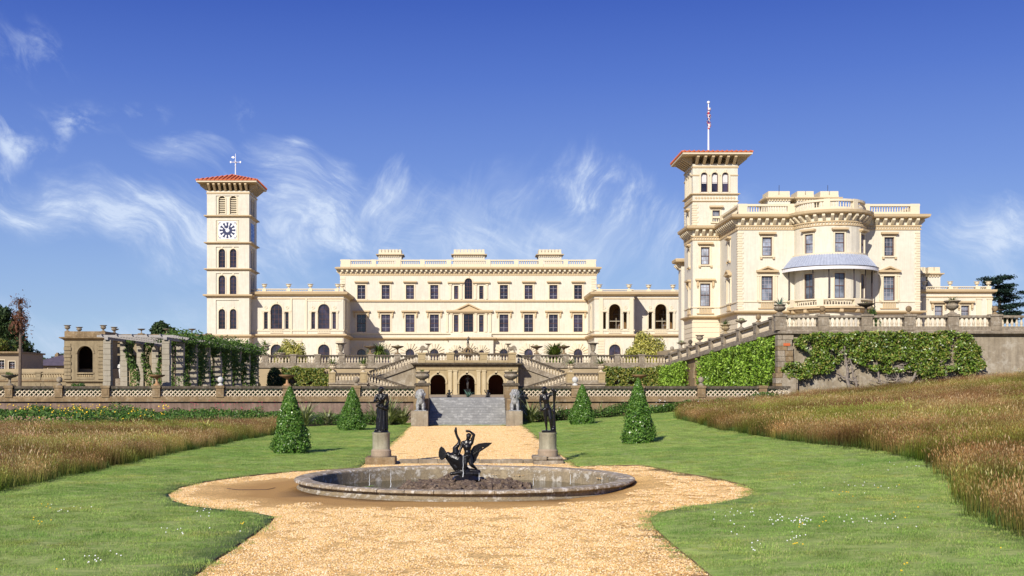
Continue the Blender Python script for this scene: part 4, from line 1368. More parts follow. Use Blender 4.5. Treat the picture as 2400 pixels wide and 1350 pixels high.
for D, kd, nm, lb, m in side_items:
    u = ud(D); z = 4.53 + (6.26 - 4.53) * u / Ls + 1.08
    x, y, _ = frs.p(u, 0.2, 0)
    if kd == 'ball': vase(nm, lb, 'finial', x, y, z, BALLF, m, .9, 'ornaments on the sloping wall')
    elif kd == 'bush': vase(nm, lb, 'flower bowl', x, y, z, TAZZA, m, .85, 'ornaments on the sloping wall', ('bush', .33, 'leaf_mag'))
    elif kd == 'agave': vase(nm, lb, 'urn', x, y, z, URN, m, 1.15, 'ornaments on the sloping wall', ('arch', .8, 'leaf_bed'))
    else: vase(nm, lb, 'urn', x, y, z, URN, m, 1.05, 'ornaments on the sloping wall')
# carved lion seat on the sloping wall
for X, kd, lb in ((24.05, 'ball', 'ball finial on the first pier right of the agave urn'), (29.9, 'ball', 'ball finial on the pier right of the green shrub'), (35.75, 'ball', 'ball finial on the pier at the right end, before the cedar')):
    vase('ball_finial', 'ochre ' + lb, 'finial', X, 80.2, 7.30, BALLF, 'brown', 0.92, 'ball finials on the pavilion terrace')
vase('planter_urn', 'large pale urn with an agave on the corner pier of the pavilion terrace', 'urn', 21.15, 80.2, 7.30, BIGPOT, 'stone', 0.95, 'planted urns on the pavilion terrace', ('sword', .85, 'leaf_agave'))
vase('flower_bowl', 'dark low bowl on the pavilion terrace just left of the green shrub', 'urn', 27.0, 80.2, 7.30, TAZZA, 'darkstone', 1.05, None, ('bush', .22, 'leaf_mag'))
vase('planter_urn', 'handled pale urn with a small palm in front of the low right wing', 'urn', 32.85, 80.2, 7.30, URN, 'stone', 1.45, 'planted urns on the pavilion terrace', ('arch', .75, 'leaf_palm'))

# ---- pergola with stone posts
pg = thing('pergola', 'long pergola of square stone posts and white laths covered in climbers', 'pergola', (-22, 78, 1.65))


def block_pier(X, D, z0, z1, w=0.5, par=pg):
    root = thing('post', None, None, (X, D, z0))
    del_keys = [k for k in root.keys()]
    root.parent = par; root.location = Vector((X, D, z0)) - wl(par); WL[root.name] = Vector((X, D, z0))
    z = z0; k = 0
    while z < z1 - 0.05:
        h_ = min(0.36, z1 - z)
        mb = MB(); j = random.uniform(-.012, .012)
        mb.box(X - w / 2 + j, X + w / 2 + j, D - w / 2 + j, D + w / 2 + j, z + .006, z + h_ - .006)
        mb.build('block', M_['pergola'], root, bevel=0.012)
        z += h_
    return root


M_['pergola'] = mat('pergola_granite', (0.40, 0.36, 0.285), 0.92, 0.2, 0.6, 3.0, 0.5, 16, col2=(0.32, 0.28, 0.20), streak=0.3)
Ds = [78.6, 82.4, 86.5, 90.7, 94.9, 99.0, 103.2, 107.4, 111.6]
for D in Ds:
    block_pier(-20.05, D, 1.66, 5.5)
    block_pier(-23.95, D, 1.66, 5.5)
for X in (-20.05, -23.95):
    mb = MB(); mb.box(X - .12, X + .12, 78.2, 112.2, 5.5, 5.68); mb.build('wall_plate', M_['lathwood'] if 'lathwood' in M_ else M_.setdefault('lathwood', mat('bleached_wood', (0.44, 0.42, 0.40), 0.85, 0.2, 0.5, 4, 0.3, 16, col2=(0.2, 0.18, 0.16))), pg)
y = 78.3
while y < 112:
    mb = MB(); mb.box(-24.6, -19.5, y, y + .09, 5.683, 5.82); mb.build('lath', M_['lathwood'], pg)
    y += 0.62
for X in (-24.3, -23.3, -22.3, -21.3, -20.4):
    mb = MB(); mb.box(X, X + .07, 78.1, 112.1, 5.823, 5.88); mb.build('long_lath', M_['lathwood'], pg)

# ---- arched alcove pavilion and podium on the left
al = thing('garden_alcove', 'small brown stone garden pavilion with one dark arch and corner urns', 'pavilion', (-37.3, 115, 1.65))
fa_ = F(-37.3, 115)
mb = MB(fa_); wall_band(mb, -2.0, 2.0, 2.9, 6.9, [(0.03, 1.5, 3.15, 6.35, True)], 0.5); mb.build('front_wall', M_['sandd'], al)
mb = MB(fa_); mb.box(-2, -1.7, .003, 4, 2.9, 6.9); mb.box(1.7, 2, .003, 4, 2.9, 6.9); mb.box(-1.7, 1.7, 3.7, 4, 2.9, 6.9); mb.box(-1.7, 1.7, .5, 3.7, 6.7, 6.9)
mb.build('side_walls', M_['sandd'], al)
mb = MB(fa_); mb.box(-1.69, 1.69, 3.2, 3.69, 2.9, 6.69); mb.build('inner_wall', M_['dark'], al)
mb = MB(fa_)
for s_ in (-1, 1):
    for i in range(10):
        o_ = 0.06 if i % 2 else 0.0
        mb = MB(fa_); mb.box(s_ * 1.66 - .36 + o_ / 2, s_ * 1.66 + .36 - o_ / 2, -0.13 + o_, 0.1, 3.1 + .35 * i + .012, 3.1 + .35 * (i + 1) - .012)
        mb.build('rusticated_block', M_['sandd'], al, bevel=.03)
mb = MB(fa_); arch_ring(mb, .03, 5.6, .76, .95, -0.06, .05); mb.build('archivolt', M_['sandd'], al)
mb = MB(); mb.sweep([(-39.3, 119), (-39.3, 115), (-35.3, 115), (-35.3, 119)], [(0, 6.9), (.1, 6.95), (.12, 7.0), (.38, 7.1), (.4, 7.2), (0, 7.24)]); mb.build('cornice', M_['brown'], al)
mb = MB(fa_)
for a, b, c, d in ((-2, 2, 0, .25), (-2, -1.75, .25, 4), (1.75, 2, .25, 4), (-1.75, 1.75, 3.75, 4)):
    mb.box(a + .02, b - .02, c + .02, d, 7.25, 7.78)
mb.build('parapet', M_['brown'], al)
run(al, (-38.1, 114.95), (-36.4, 114.95), 3.12, 3.12, [], h=0.66, mb_='sandd', mc='sandd', pitch=0.2)
for X, Y, lb in ((-39.05, 115.2, 'front left corner'), (-35.55, 115.2, 'front right corner'), (-39.05, 118.7, 'back left corner'), (-35.55, 118.7, 'back right corner')):
    vase('roof_urn', 'dark stone urn on the %s of the garden alcove' % lb, 'urn', X, Y, 7.78, URN, 'stone', 0.95, 'urns on the alcove roof')
pd = thing('podium_wall', 'low brown balustraded podium wall left of the garden alcove', 'wall', (-43, 115, 1.65))
fp = F(-50, 115.3)
mb = MB(fp)
wall_band(mb, -4, 14.7, 1.4, 2.9, [(3.2, 1.5, 1.4, 2.35, True), (5.6, 1.5, 1.4, 2.35, True), (8.1, 1.5, 1.4, 2.35, True)], .5); mb.build('podium', M_['sandd'], pd)
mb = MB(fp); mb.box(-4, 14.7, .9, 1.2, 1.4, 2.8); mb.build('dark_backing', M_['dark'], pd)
mb = MB(fp); mb.box(-4, 14.8, -.12, 4, 2.903, 3.08); mb.build('base_course', M_['brown'], pd)
for uc in (3.2, 5.6, 8.1):
    for i in range(7):
        mb = MB(fp); a = math.pi * i / 7; arch_ring(mb, uc, 1.6, .77, 1.15, -0.06, 0.02, 2, a + .04, a + math.pi / 7 - .04); mb.build('voussoir', M_['sandd'], pd)
run(pd, (-54, 115.2), (-39.4, 115.2), 3.083, 3.083, [1.2, 5.4, 8.7, 12.1], h=0.68, pw=0.5, mb_='sandd', mc='sandd', mp='sandd', pitch=0.24)
gw = thing('garden_wall', 'brown stone wall with roof parapet behind the pergola', 'wall', (-31.5, 121, 1.65))
fg = F(-31.5, 121)
mb = MB(fg); wall_band(mb, -5.2, 5.3, 1.5, 6.9, [(-2.6, 1.3, 3.0, 5.6, True), (0.2, 1.3, 3.0, 5.6, True), (3.0, 1.3, 3.0, 5.6, True)], .5); mb.build('wall', M_['sandd'], gw)
mb = MB(fg); mb.box(-5.2, 5.3, .52, .9, 1.5, 6.9); mb.build('niche_back', M_['brown'], gw)
mb = MB(fg); mb.box(-5.3, 5.5, -.25, 1.1, 6.903, 7.14); mb.build('cornice', M_['brown'], gw)
run(gw, (-36.6, 121), (-26.2, 121), 7.143, 7.143, [0.4, 3.1, 5.7, 8.3, 10.0], h=0.62, pw=.45, mb_='sandd', mc='brown', mp='brown', pitch=.2)
for X, lb in ((-36.2, 'first'), (-33.5, 'second'), (-30.9, 'third'), (-28.3, 'last')):
    vase('roof_urn', 'dark urn on the parapet behind the pergola, %s from the left' % lb, 'urn', X, 121.2, 7.8, TAZZA, 'stone', .75, 'urns on the wall behind the pergola')

# ------------------------------------------------------------------ windows
WIN = {}


def cached(key, fn):
    if key not in WIN: WIN[key] = fn()
    return WIN[key]


def arc_pts(w, h, seg=10):
    r = w / 2; zs = h - r
    return [(-w / 2, 0), (w / 2, 0)] + [(r * math.cos(math.pi * i / seg), zs + r * math.sin(math.pi * i / seg)) for i in range(seg + 1)]


def window(root, fr, uc, zb, w, h, arch=False, hood=None, gl='glass', cols=2, rows=4, inset=0.22, sur=0.22, sill=True, bars='frame', smat='pale', blind=0, fb=0.08, name='window'):
    x, y, z = fr.p(uc, inset, zb)
    w = round(w, 2); h = round(h, 2)

    def mk_frame():
        mb = MB(); b = fb
        if arch:
            r = w / 2; zs = h - r
            arch_ring(mb, 0, zs, r - b, r, -.03, .04, 10)
            mb.box(-w / 2, -w / 2 + b, -.03, .04, 0, zs); mb.box(w / 2 - b, w / 2, -.03, .04, 0, zs); mb.box(-w / 2 + b, w / 2 - b, -.03, .04, 0, b)
        else:
            mb.box(-w / 2, -w / 2 + b, -.03, .04, 0, h); mb.box(w / 2 - b, w / 2, -.03, .04, 0, h)
            mb.box(-w / 2 + b, w / 2 - b, -.03, .04, 0, b); mb.box(-w / 2 + b, w / 2 - b, -.03, .04, h - b, h)
            mb.box(-w / 2 + b, w / 2 - b, -.05, .03, h / 2 - .035, h / 2 + .035)
        return mb.mesh('window_frame', M_['frame'])

    def mk_bars():
        mb = MB(); t = 0.022
        for i in range(1, cols):
            u = -w / 2 + w * i / cols; top = h - .08
            if arch: top = h - w / 2 + math.sqrt(max(0, (w / 2) ** 2 - u * u)) - .05
            mb.box(u - t, u + t, -.01, .025, .08, top)
        for i in range(1, rows):
            z_ = h * i / rows; ww = w / 2 - .06
            if arch and z_ > h - w / 2: ww = math.sqrt(max(0.01, (w / 2) ** 2 - (z_ - h + w / 2) ** 2)) - .05
            mb.box(-ww, ww, -.006, .02, z_ - t, z_ + t)
        return mb.mesh('glazing_bars', M_[bars])

    def mk_pane():
        mb = MB()
        if arch:
            mb.prism(arc_pts(w - .02, h - .01), .03, .06)
        else:
            mb.box(-w / 2 + .01, w / 2 - .01, .03, .06, .01, h - .01)
        return mb.mesh('pane', M_[gl])

    def mk_sur():
        mb = MB(); a, b = -inset - .07, -inset + .03
        if arch:
            r = w / 2; zs = h - r
            arch_ring(mb, 0, zs, r + .005, r + sur, a, b, 10)
            mb.box(-w / 2 - sur, -w / 2 - .005, a, b, 0, zs); mb.box(w / 2 + .005, w / 2 + sur, a, b, 0, zs)
            mb.prism([(-.1, h - .02), (.1, h - .02), (.15, h + sur + .12), (-.15, h + sur + .12)], a - .06, b)
        else:
            mb.box(-w / 2 - sur, -w / 2 - .005, a, b, 0, h + sur); mb.box(w / 2 + .005, w / 2 + sur, a, b, 0, h + sur)
            mb.box(-w / 2 - .004, w / 2 + .004, a, b, h + .005, h + sur)
        return mb.mesh('surround', M_[smat])
    o = put(name, cached(('f', w, h, arch, fb), mk_frame), root, (x, y, z), fr.a)
    def ch(nm, key, fn):
        return link(nm, cached(key, fn), o)
    ch('pane', ('p', w, h, arch, gl), mk_pane)
    if cols > 1 or rows > 1:
        ch('glazing_bars', ('b', w, h, arch, cols, rows, bars), mk_bars)
    if sur:
        ch('surround', ('s', w, h, arch, sur, smat, inset), mk_sur)
    if blind:
        def mk_bl():
            mb = MB(); mb.box(-w / 2 + .06, w / 2 - .06, -.004, .028, h * (1 - blind), h - .06 - (w * .2 if arch else 0)); return mb.mesh('blind', M_['curtain'])
        ch('blind', ('bl', w, h, arch, blind), mk_bl)
    A = -inset
    if hood:
        def mk_hood():
            mb = MB(); H0 = h + sur + (.16 if hood != 'pediment' else .26)
            W2 = w / 2 + sur + (.22 if hood == 'flat' else .42)
            mb.box(-W2, W2, A - .46, A + .02, H0, H0 + .22)
            mb.box(-W2 + .1, W2 - .1, A - .26, A + .02, H0 - .12, H0 - .003)
            if hood == 'pediment':
                z0 = H0 + .175
                rise = W2 * .42
                mb.prism([(-W2, z0), (-W2 + .35, z0), (0, z0 + rise - .2), (W2 - .35, z0), (W2, z0), (0, z0 + rise)], A - .42, A + .02)
                mb.prism([(-W2 + .36, z0 + .002), (W2 - .36, z0 + .002), (0, z0 + rise - .21)], A - .12, A + .02)
            return mb.mesh('hood', M_['trim'])
        ch('pediment' if hood == 'pediment' else 'hood', ('h', w, h, sur, inset, hood), mk_hood)
        if hood == 'console':
            def mk_con():
                mb = MB()
                for c in (0,):
                    mb.prism([(c - .1, h - .35), (c + .1, h - .35), (c + .12, h + sur + .03), (c - .12, h + sur + .03)], A - .26, A + .02)
                    mb.box(c - .08, c + .08, A - .16, A + .02, h - .55, h - .36)
                return mb.mesh('console', M_['trim'])
            for s_ in (-1, 1): link('console', cached(('c', w, h, sur, inset), mk_con), o, (s_ * (w / 2 + sur + .13), 0, 0))
        if hood == 'pediment':
            def mk_pil():
                mb = MB()
                for c in (0,):
                    mb.box(c - .13, c + .13, A - .14, A + .02, 0, h - .02); mb.box(c - .18, c + .18, A - .2, A + .02, h - .017, h + .16); mb.box(c - .17, c + .17, A - .18, A + .02, -.02, .18)
                return mb.mesh('pilaster', M_['pale'])
            for s_ in (-1, 1): link('pilaster', cached(('pl', w, h, sur, inset), mk_pil), o, (s_ * (w / 2 + sur + .17), 0, 0))
    if sill:
        def mk_sill():
            mb = MB(); W2 = w / 2 + sur + .08
            mb.box(-W2, W2, A - .2, A + .22, -.16, -.004)
            return mb.mesh('sill', M_['pale'])
        ch('sill', ('si', w, sur, inset), mk_sill)
    return o


def along(pts, spacing, off=0.0):
    """evenly spaced (x, y, angle) along a plan polyline, segment by segment"""
    out = []
    for a, b in zip(pts[:-1], pts[1:]):
        a = Vector(a); b = Vector(b); L_ = (b - a).length
        n = max(1, round(L_ / spacing)); ang = math.atan2(b.y - a.y, b.x - a.x)
        for i in range(n):
            p = a + (b - a) * (i + 0.5) / n
            out.append((p.x, p.y, ang))
    return out


def mini_balustrade(root, pts, z0, z1, z2, z3, pitch, rad, pier_pos=(), mat_='pale', setback=0.05):
    """base z0-z1, balusters z1-z2, rail z2-z3 along a plan line; pier_pos are (x, y, width, angle)"""
    mb = MB(); mb.sweep(pts, [(-.45 - setback, z0), (-setback, z0), (-setback, z1), (-.45 - setback, z1)]); mb.build('parapet_base', M_[mat_], root)
    mb = MB(); mb.sweep(pts, [(-.42 - setback, z2), (.03 - setback, z2), (.03 - setback, z3), (-.42 - setback, z3)]); mb.build('parapet_rail', M_[mat_], root)
    mb = MB()
    hb = z2 - z1
    for x, y, a in along(pts, pitch):
        nx, ny = math.sin(a), -math.cos(a)
        px_, py_ = x - nx * (setback + .2), y - ny * (setback + .2)
        if any(math.hypot(px_ - q[0], py_ - q[1]) < q[2] / 2 + .1 for q in pier_pos): continue
        mb.lathe([(rad * .8, 0), (rad * .55, hb * .1), (rad, hb * .35), (rad * .5, hb * .65), (rad * .8, hb)], px_, py_, z1, n=6)
    if mb.v:
        o = mb.build('parapet_balusters', M_[mat_], root, smooth=True); o['kind'] = 'stuff'
    for x, y, w_, a in pier_pos:
        mb = MB(F(x, y, a)); mb.box(-w_ / 2, w_ / 2, -.27, .27, z0, z3 + .03); mb.build('parapet_pier', M_[mat_], root)


def house_urn(root, x, y, z, s=1.0):
    def mk():
        mb = MB(); mb.lathe([(r * 1.1, h) for r, h in URN], n=8); return mb.mesh('roof_urn', M_['pale'], True)
    o = put('roof_urn', cached('roof_urn', mk), root, (x, y, z)); o.scale = (s, s, s)
    return o


def quoins(root, fr, uc, w, z0, z1, hb, single=False, proud=.06, side=0):
    n = int((z1 - z0) / hb); mb = MB(fr)
    for i in range(n):
        e = (0.13 * w if i % 2 else 0)
        a, b = uc - w / 2, uc + w / 2
        if side < 0: b -= e * 2
        elif side > 0: a += e * 2
        za, zb_ = z0 + hb * i + .02, z0 + hb * (i + 1) - .02
        if single:
            def mk():
                m2 = MB(); m2.box(0, w - (e * 2), 0, proud + .05, 0, zb_ - za); return m2.mesh('quoin', M_['pale'], bevel=.025)
            put('quoin', cached(('q', round(w, 2), i % 2, round(zb_ - za, 3), proud), mk), root, fr.p(a, -proud, za), fr.a)
        else:
            mb.box(a, b, -proud, .05, za, zb_)
    if not single:
        o = mb.build('quoins', M_['pale'], root); o['kind'] = 'stuff'


def fan(root, fr, uc, zs, r0, r1, n=9, m='pale'):
    mb = MB(fr)
    for i in range(n):
        a = math.pi * i / n
        arch_ring(mb, uc, zs, r0, r1 * (1.0 if i % 2 else .90), -.17, .01, 1, a + .075, a + math.pi / n - .075)
    o = mb.build('fan_stones', M_[m], root); o['kind'] = 'stuff'


def cornice(root, pts, z0, z1, out, name='cornice', m='trim', closed=False):
    h = z1 - z0
    mb = MB(); mb.sweep(pts, [(-.02, z0), (out * .25, z0 + h * .12), (out * .3, z0 + h * .38), (out * .92, z0 + h * .52), (out, z0 + h * .85), (out * .9, z1), (-.02, z1 + .01)], closed)
    mb.build(name, M_[m], root)


def string(root, pts, z0, z1, out, m='pale', name='string_course'):
    mb = MB(); mb.sweep(pts, [(-.02, z0), (out, z0), (out, z1), (-.02, z1)]); mb.build(name, M_[m], root)


def serliana(root, fr, uc, zb, zspr, zt, wc, ws, off, gl='glass', deep=.22, panel=False):
    if gl: window(root, fr, uc, zb, wc, zt - zb, True, None, gl, 3, 5, inset=deep, sur=.26, sill=False)
    else:
        mb = MB(fr); arch_ring(mb, uc, zt - wc / 2, wc / 2 + .005, wc / 2 + .26, -.07, .03, 12); mb.build('archivolt', M_['pale'], root)
    for s_ in (-1, 1):
        if gl: window(root, fr, uc + s_ * off, zb, ws, zspr - .35 - zb, False, None, gl, 1, 3, inset=deep, sur=0, sill=False)
    mb = MB(fr)
    for s_ in (-1, 1):
        for o_ in (wc / 2 + .20, off + ws / 2 + .18):
            mb.box(uc + s_ * o_ - .12, uc + s_ * o_ + .12, -.12, .06, zb, zspr - .45)
            mb.box(uc + s_ * o_ - .17, uc + s_ * o_ + .17, -.17, .06, zspr - .447, zspr - .25)
        a, b = sorted((uc + s_ * (wc / 2 + .04), uc + s_ * (off + ws / 2 + .42)))
        mb.box(a, b, -.2, .06, zspr - .247, zspr - .02)
        mb.lathe([(.26, 0), (.26, .001)], 0, 0, 0, 4) if False else None
    mb.build('columns', M_['pale'], root)
    mb = MB(fr)
    for s_ in (-1, 1):
        arch_ring(mb, uc + s_ * (off + .05), zt - .55, .14, .25, -.07, .02, 10, 0, 2 * math.pi)
    mb.build('roundels', M_['pale'], root)
    mb = MB(fr)
    n = 7
    mb.box(uc - wc / 2 - .1, uc + wc / 2 + .1, -.14, .05, zb - .62, zb - .5); mb.box(uc - wc / 2 - .1, uc + wc / 2 + .1, -.2, .05, zb - .12, zb - .01)
    for i in range(n): mb.box(uc - wc / 2 + wc * (i + .5) / n - .06, uc - wc / 2 + wc * (i + .5) / n + .06, -.12, .0, zb - .5, zb - .12)
    mb.build('window_balustrade', M_['pale'], root)


# ------------------------------------------------------------------ central block
D1 = 192.0
X = lambda p: PX(p, D1)
Z = lambda p: PZ(p, D1)
mbk = thing('mansion_block', 'wide cream three storey central block of the mansion with roof balustrade', 'mansion', (0, D1, 4.15))
f1 = F(0, D1)
xa, xb = X(797), X(1398)
bays = [847, 904, 961, 1018, 1181, 1239, 1297, 1355]
Wl, Hl = 1.46, Z(737) - Z(778)
Wu, Hu = 1.3, Z(668) - Z(701)
ops_l = [(X(b), Wl, Z(778), Z(737), False) for b in bays] + [(X(1098), 1.55, Z(778), Z(736), False), (X(1069), .72, Z(778), Z(738), False), (X(1128), .72, Z(778), Z(738), False)]
ops_u = [(X(b), Wu, Z(701), Z(668), False) for b in bays] + [(X(1098), 1.25, Z(701), Z(652), True), (X(1069), .66, Z(701), Z(670), False), (X(1128), .66, Z(701), Z(670), False)]
ops_g = [(X(b), 1.4, 4.9, Z(818), True) for b in bays]
mb = MB(f1); wall_band(mb, xa, xb, 4.0, Z(797), ops_g); wall_band(mb, xa, xb, Z(797), Z(703), ops_l); wall_band(mb, xa, xb, Z(703), Z(631), ops_u)
mb.build('front_wall', M_['stucco'], mbk)
mb = MB(); mb.box(xa + .002, xb - .002, D1 + .31, D1 + 14, 4.0, Z(628)); mb.build('walls', M_['stucco'], mbk)
for s_ in (-1, 1):
    pass
for b in bays:
    window(mbk, f1, X(b), Z(778), Wl, Hl, hood='console', cols=2, rows=4, sur=.24, bars='wbar')
    window(mbk, f1, X(b), Z(701), Wu, Hu, hood='flat', cols=2, rows=4, sur=.24, bars='wbar')
    window(mbk, f1, X(b), 4.9, 1.4, Z(818) - 4.9, arch=True, cols=2, rows=3, sur=0, sill=False)
    fan(mbk, f1, X(b), Z(818) - .7, .80, 1.75)
window(mbk, f1, X(1098), Z(778), 1.55, Z(736) - Z(778), cols=2, rows=3, sur=.1)
window(mbk, f1, X(1098), Z(701), 1.25, Z(652) - Z(701), arch=True, cols=3, rows=5, sur=.2)
for p in (1069, 1128):
    window(mbk, f1, X(p), Z(778), .72, Z(738) - Z(778), cols=1, rows=3, sur=.06)
    window(mbk, f1, X(p), Z(701), .66, Z(670) - Z(701), cols=1, rows=3, sur=.06)
mb = MB(f1)
for p in (1058, 1081, 1115, 1139, 1149, 1048):
    mb.box(X(p) - .17, X(p) + .17, -.16, .02, Z(778), Z(737)); mb.box(X(p) - .22, X(p) + .22, -.2, .02, Z(737) + .003, Z(734))
for p in (1056, 1081, 1115, 1141):
    mb.box(X(p) - .15, X(p) + .15, -.14, .02, Z(701), Z(669)); mb.box(X(p) - .2, X(p) + .2, -.18, .02, Z(669) + .003, Z(666))
mb.build('centre_pilasters', M_['pale'], mbk)
mb = MB(f1)
mb.box(X(1046), X(1155), -.5, .02, Z(731), Z(727)); mb.box(X(1050), X(1151), -.3, .02, Z(734) + .01, Z(731) - .004)
mb.prism([(X(1069), Z(727) + .004), (X(1127), Z(727) + .004), (X(1098), Z(712))], -.2, .02)
mb.prism([(X(1065), Z(727) + .003), (X(1071), Z(727) + .003), (X(1098), Z(714.5)), (X(1125), Z(727) + .003), (X(1131), Z(727) + .003), (X(1098), Z(711))], -.5, .02)
mb.box(X(1049), X(1088), -.36, .02, Z(664), Z(660.5)); mb.box(X(1108), X(1148), -.36, .02, Z(664), Z(660.5))
mb.build('centre_hoods', M_['trim'], mbk)
# middle projection at the foot
xp, xq = X(1052), X(1156)
f1b = F(0, D1 - .9)
og = [(X(1069), .8, 4.9, Z(821), True), (X(1098), 1.4, 4.9, Z(816), True), (X(1129), .8, 4.9, Z(821), True)]
mb = MB(f1b); wall_band(mb, xp, xq, 4.0, Z(797), og); mb.build('porch_wall', M_['stucco'], mbk)
mb = MB(); mb.box(xp, xp + .3, D1 - .897, D1 - .01, 4.0, Z(790)); mb.box(xq - .3, xq, D1 - .897, D1 - .01, 4.0, Z(790)); mb.box(xp + .3, xq - .3, D1 - .88, D1 - .01, Z(797) + .003, Z(783)); mb.build('porch_sides', M_['stucco'], mbk)
for u, w_, a, b, _ in og:
    window(mbk, f1b, u, a, w_, b - a, arch=True, cols=2, rows=3, sur=0, sill=False)
    fan(mbk, f1b, u, b - w_ / 2, w_ / 2 + .1, w_ / 2 + .95)
base_line = [(xa, D1 + 5), (xa, D1), (xp, D1), (xp, D1 - .9), (xq, D1 - .9), (xq, D1), (xb, D1), (xb, D1 + 5)]
cornice(mbk, base_line, Z(798), Z(791), .5, 'base_cornice')
string(mbk, [(xa, D1 + .3), (xa, D1), (xb, D1), (xb, D1 + .3)], Z(783), Z(779.5), .24)
string(mbk, [(xa, D1 + .3), (xa, D1), (xb, D1), (xb, D1 + .3)], Z(707), Z(703.5), .26, 'trim')
top = [(xa, D1 + 14), (xa, D1), (xb, D1), (xb, D1 + 14)]
string(mbk, top, Z(646), Z(642), .07, 'trim', 'frieze_band')
mb = MB(); mb.sweep(top, [(-.02, Z(633)), (.66, Z(631.5)), (.76, Z(630)), (.78, Z(627.5)), (.5, Z(626)), (-.5, Z(625.5)), (-.5, Z(633))]); mb.build('main_cornice', M_['trim'], mbk)
mb = MB()
for x, y, a in along(top, 0.80):
    m2 = F(x, y, a)
    mb.T = m2; mb.box(-.16, .16, -.6, .05, Z(637), Z(633) - .003)
o = mb.build('modillions', M_['pale'], mbk); o['kind'] = 'stuff'
mb = MB()
for x, y, a in along(top, 0.40):
    mb.T = F(x, y, a); mb.box(-.11, .11, -.2, .02, Z(641.5), Z(638.5))
o = mb.build('dentils', M_['trim'], mbk); o['kind'] = 'stuff'
pp = [(X(p), D1 + .25, .75, 0) for p in (876, 933, 990, 1052, 1144, 1210, 1268, 1326)] + [(xa + .9, D1 + .25, 1.6, 0), (xb - .9, D1 + .25, 1.6, 0)]
mini_balustrade(mbk, [(xa, D1 + 13), (xa, D1), (xb, D1), (xb, D1 + 13)], Z(625.5), Z(619), Z(611.5), Z(608.5), .34, .11, pp)
mb = MB(); mb.box(xa + .5, xb - .5, D1 + .5, D1 + 13.5, Z(628) + .004, Z(624)); mb.build('flat_roof', M_['slate'], mbk)
for s_, e in ((-1, xa), (1, xb)):
    quoins(mbk, f1, e - s_ * .42, .84, Z(776), Z(648), .42, side=s_ * -1)


def chimney(root, x0, x1, y0, y1, z0, z1, nblk):
    c = MB(); c.box(x0, x1, y0, y1, z0, z1 - 1.25); o = c.build('chimney', M_['stucco'], root)
    c = MB(); c.sweep([(x0, y0), (x1, y0), (x1, y1), (x0, y1)], [(-.01, z1 - 1.25), (.1, z1 - 1.2), (.12, z1 - 1.05), (.38, z1 - .95), (.4, z1 - .8), (-.01, z1 - .78)], True)
    k = c.build('chimney_cornice', M_['trim'], None); k.parent = o; k.location = -wl(o)
    c = MB()
    for i in range(int((x1 - x0) / .35)):
        c.box(x0 + .1 + .35 * i, x0 + .26 + .35 * i, y0 - .2, y0 + .02, z1 - 1.25, z1 - 1.1)
    c.box(x0 + .01, x1 - .01, y0 + .01, y1 - .01, z1 - .775, z1 - .5)
    w = (x1 - x0) / nblk
    for i in range(nblk):
        c.box(x0 + w * i + .05, x0 + w * (i + 1) - .05, y0 + .02, y1 - .02, z1 - .497, z1)
    k = c.build('chimney_blocks', M_['pale'], None); k.parent = o; k.location = -wl(o)
    return o


for a, b, n in ((887, 941, 7), (1063, 1136, 9), (1262, 1316, 7)):
    D = D1 + 5
    chimney(mbk, PX(a, D), PX(b, D), D, D + 3, Z(628), PZ(584.5, D), n)

# ------------------------------------------------------------------ left wing
D2 = 182.0
X = lambda p: PX(p, D2)
Z = lambda p: PZ(p, D2)
lwg = thing('side_wing', 'two storey cream wing with glazed arched windows between clock tower and central block', 'wing', (X(700), D2, 4.15))
f2 = F(0, D2)
xa, xb = X(584), X(805)


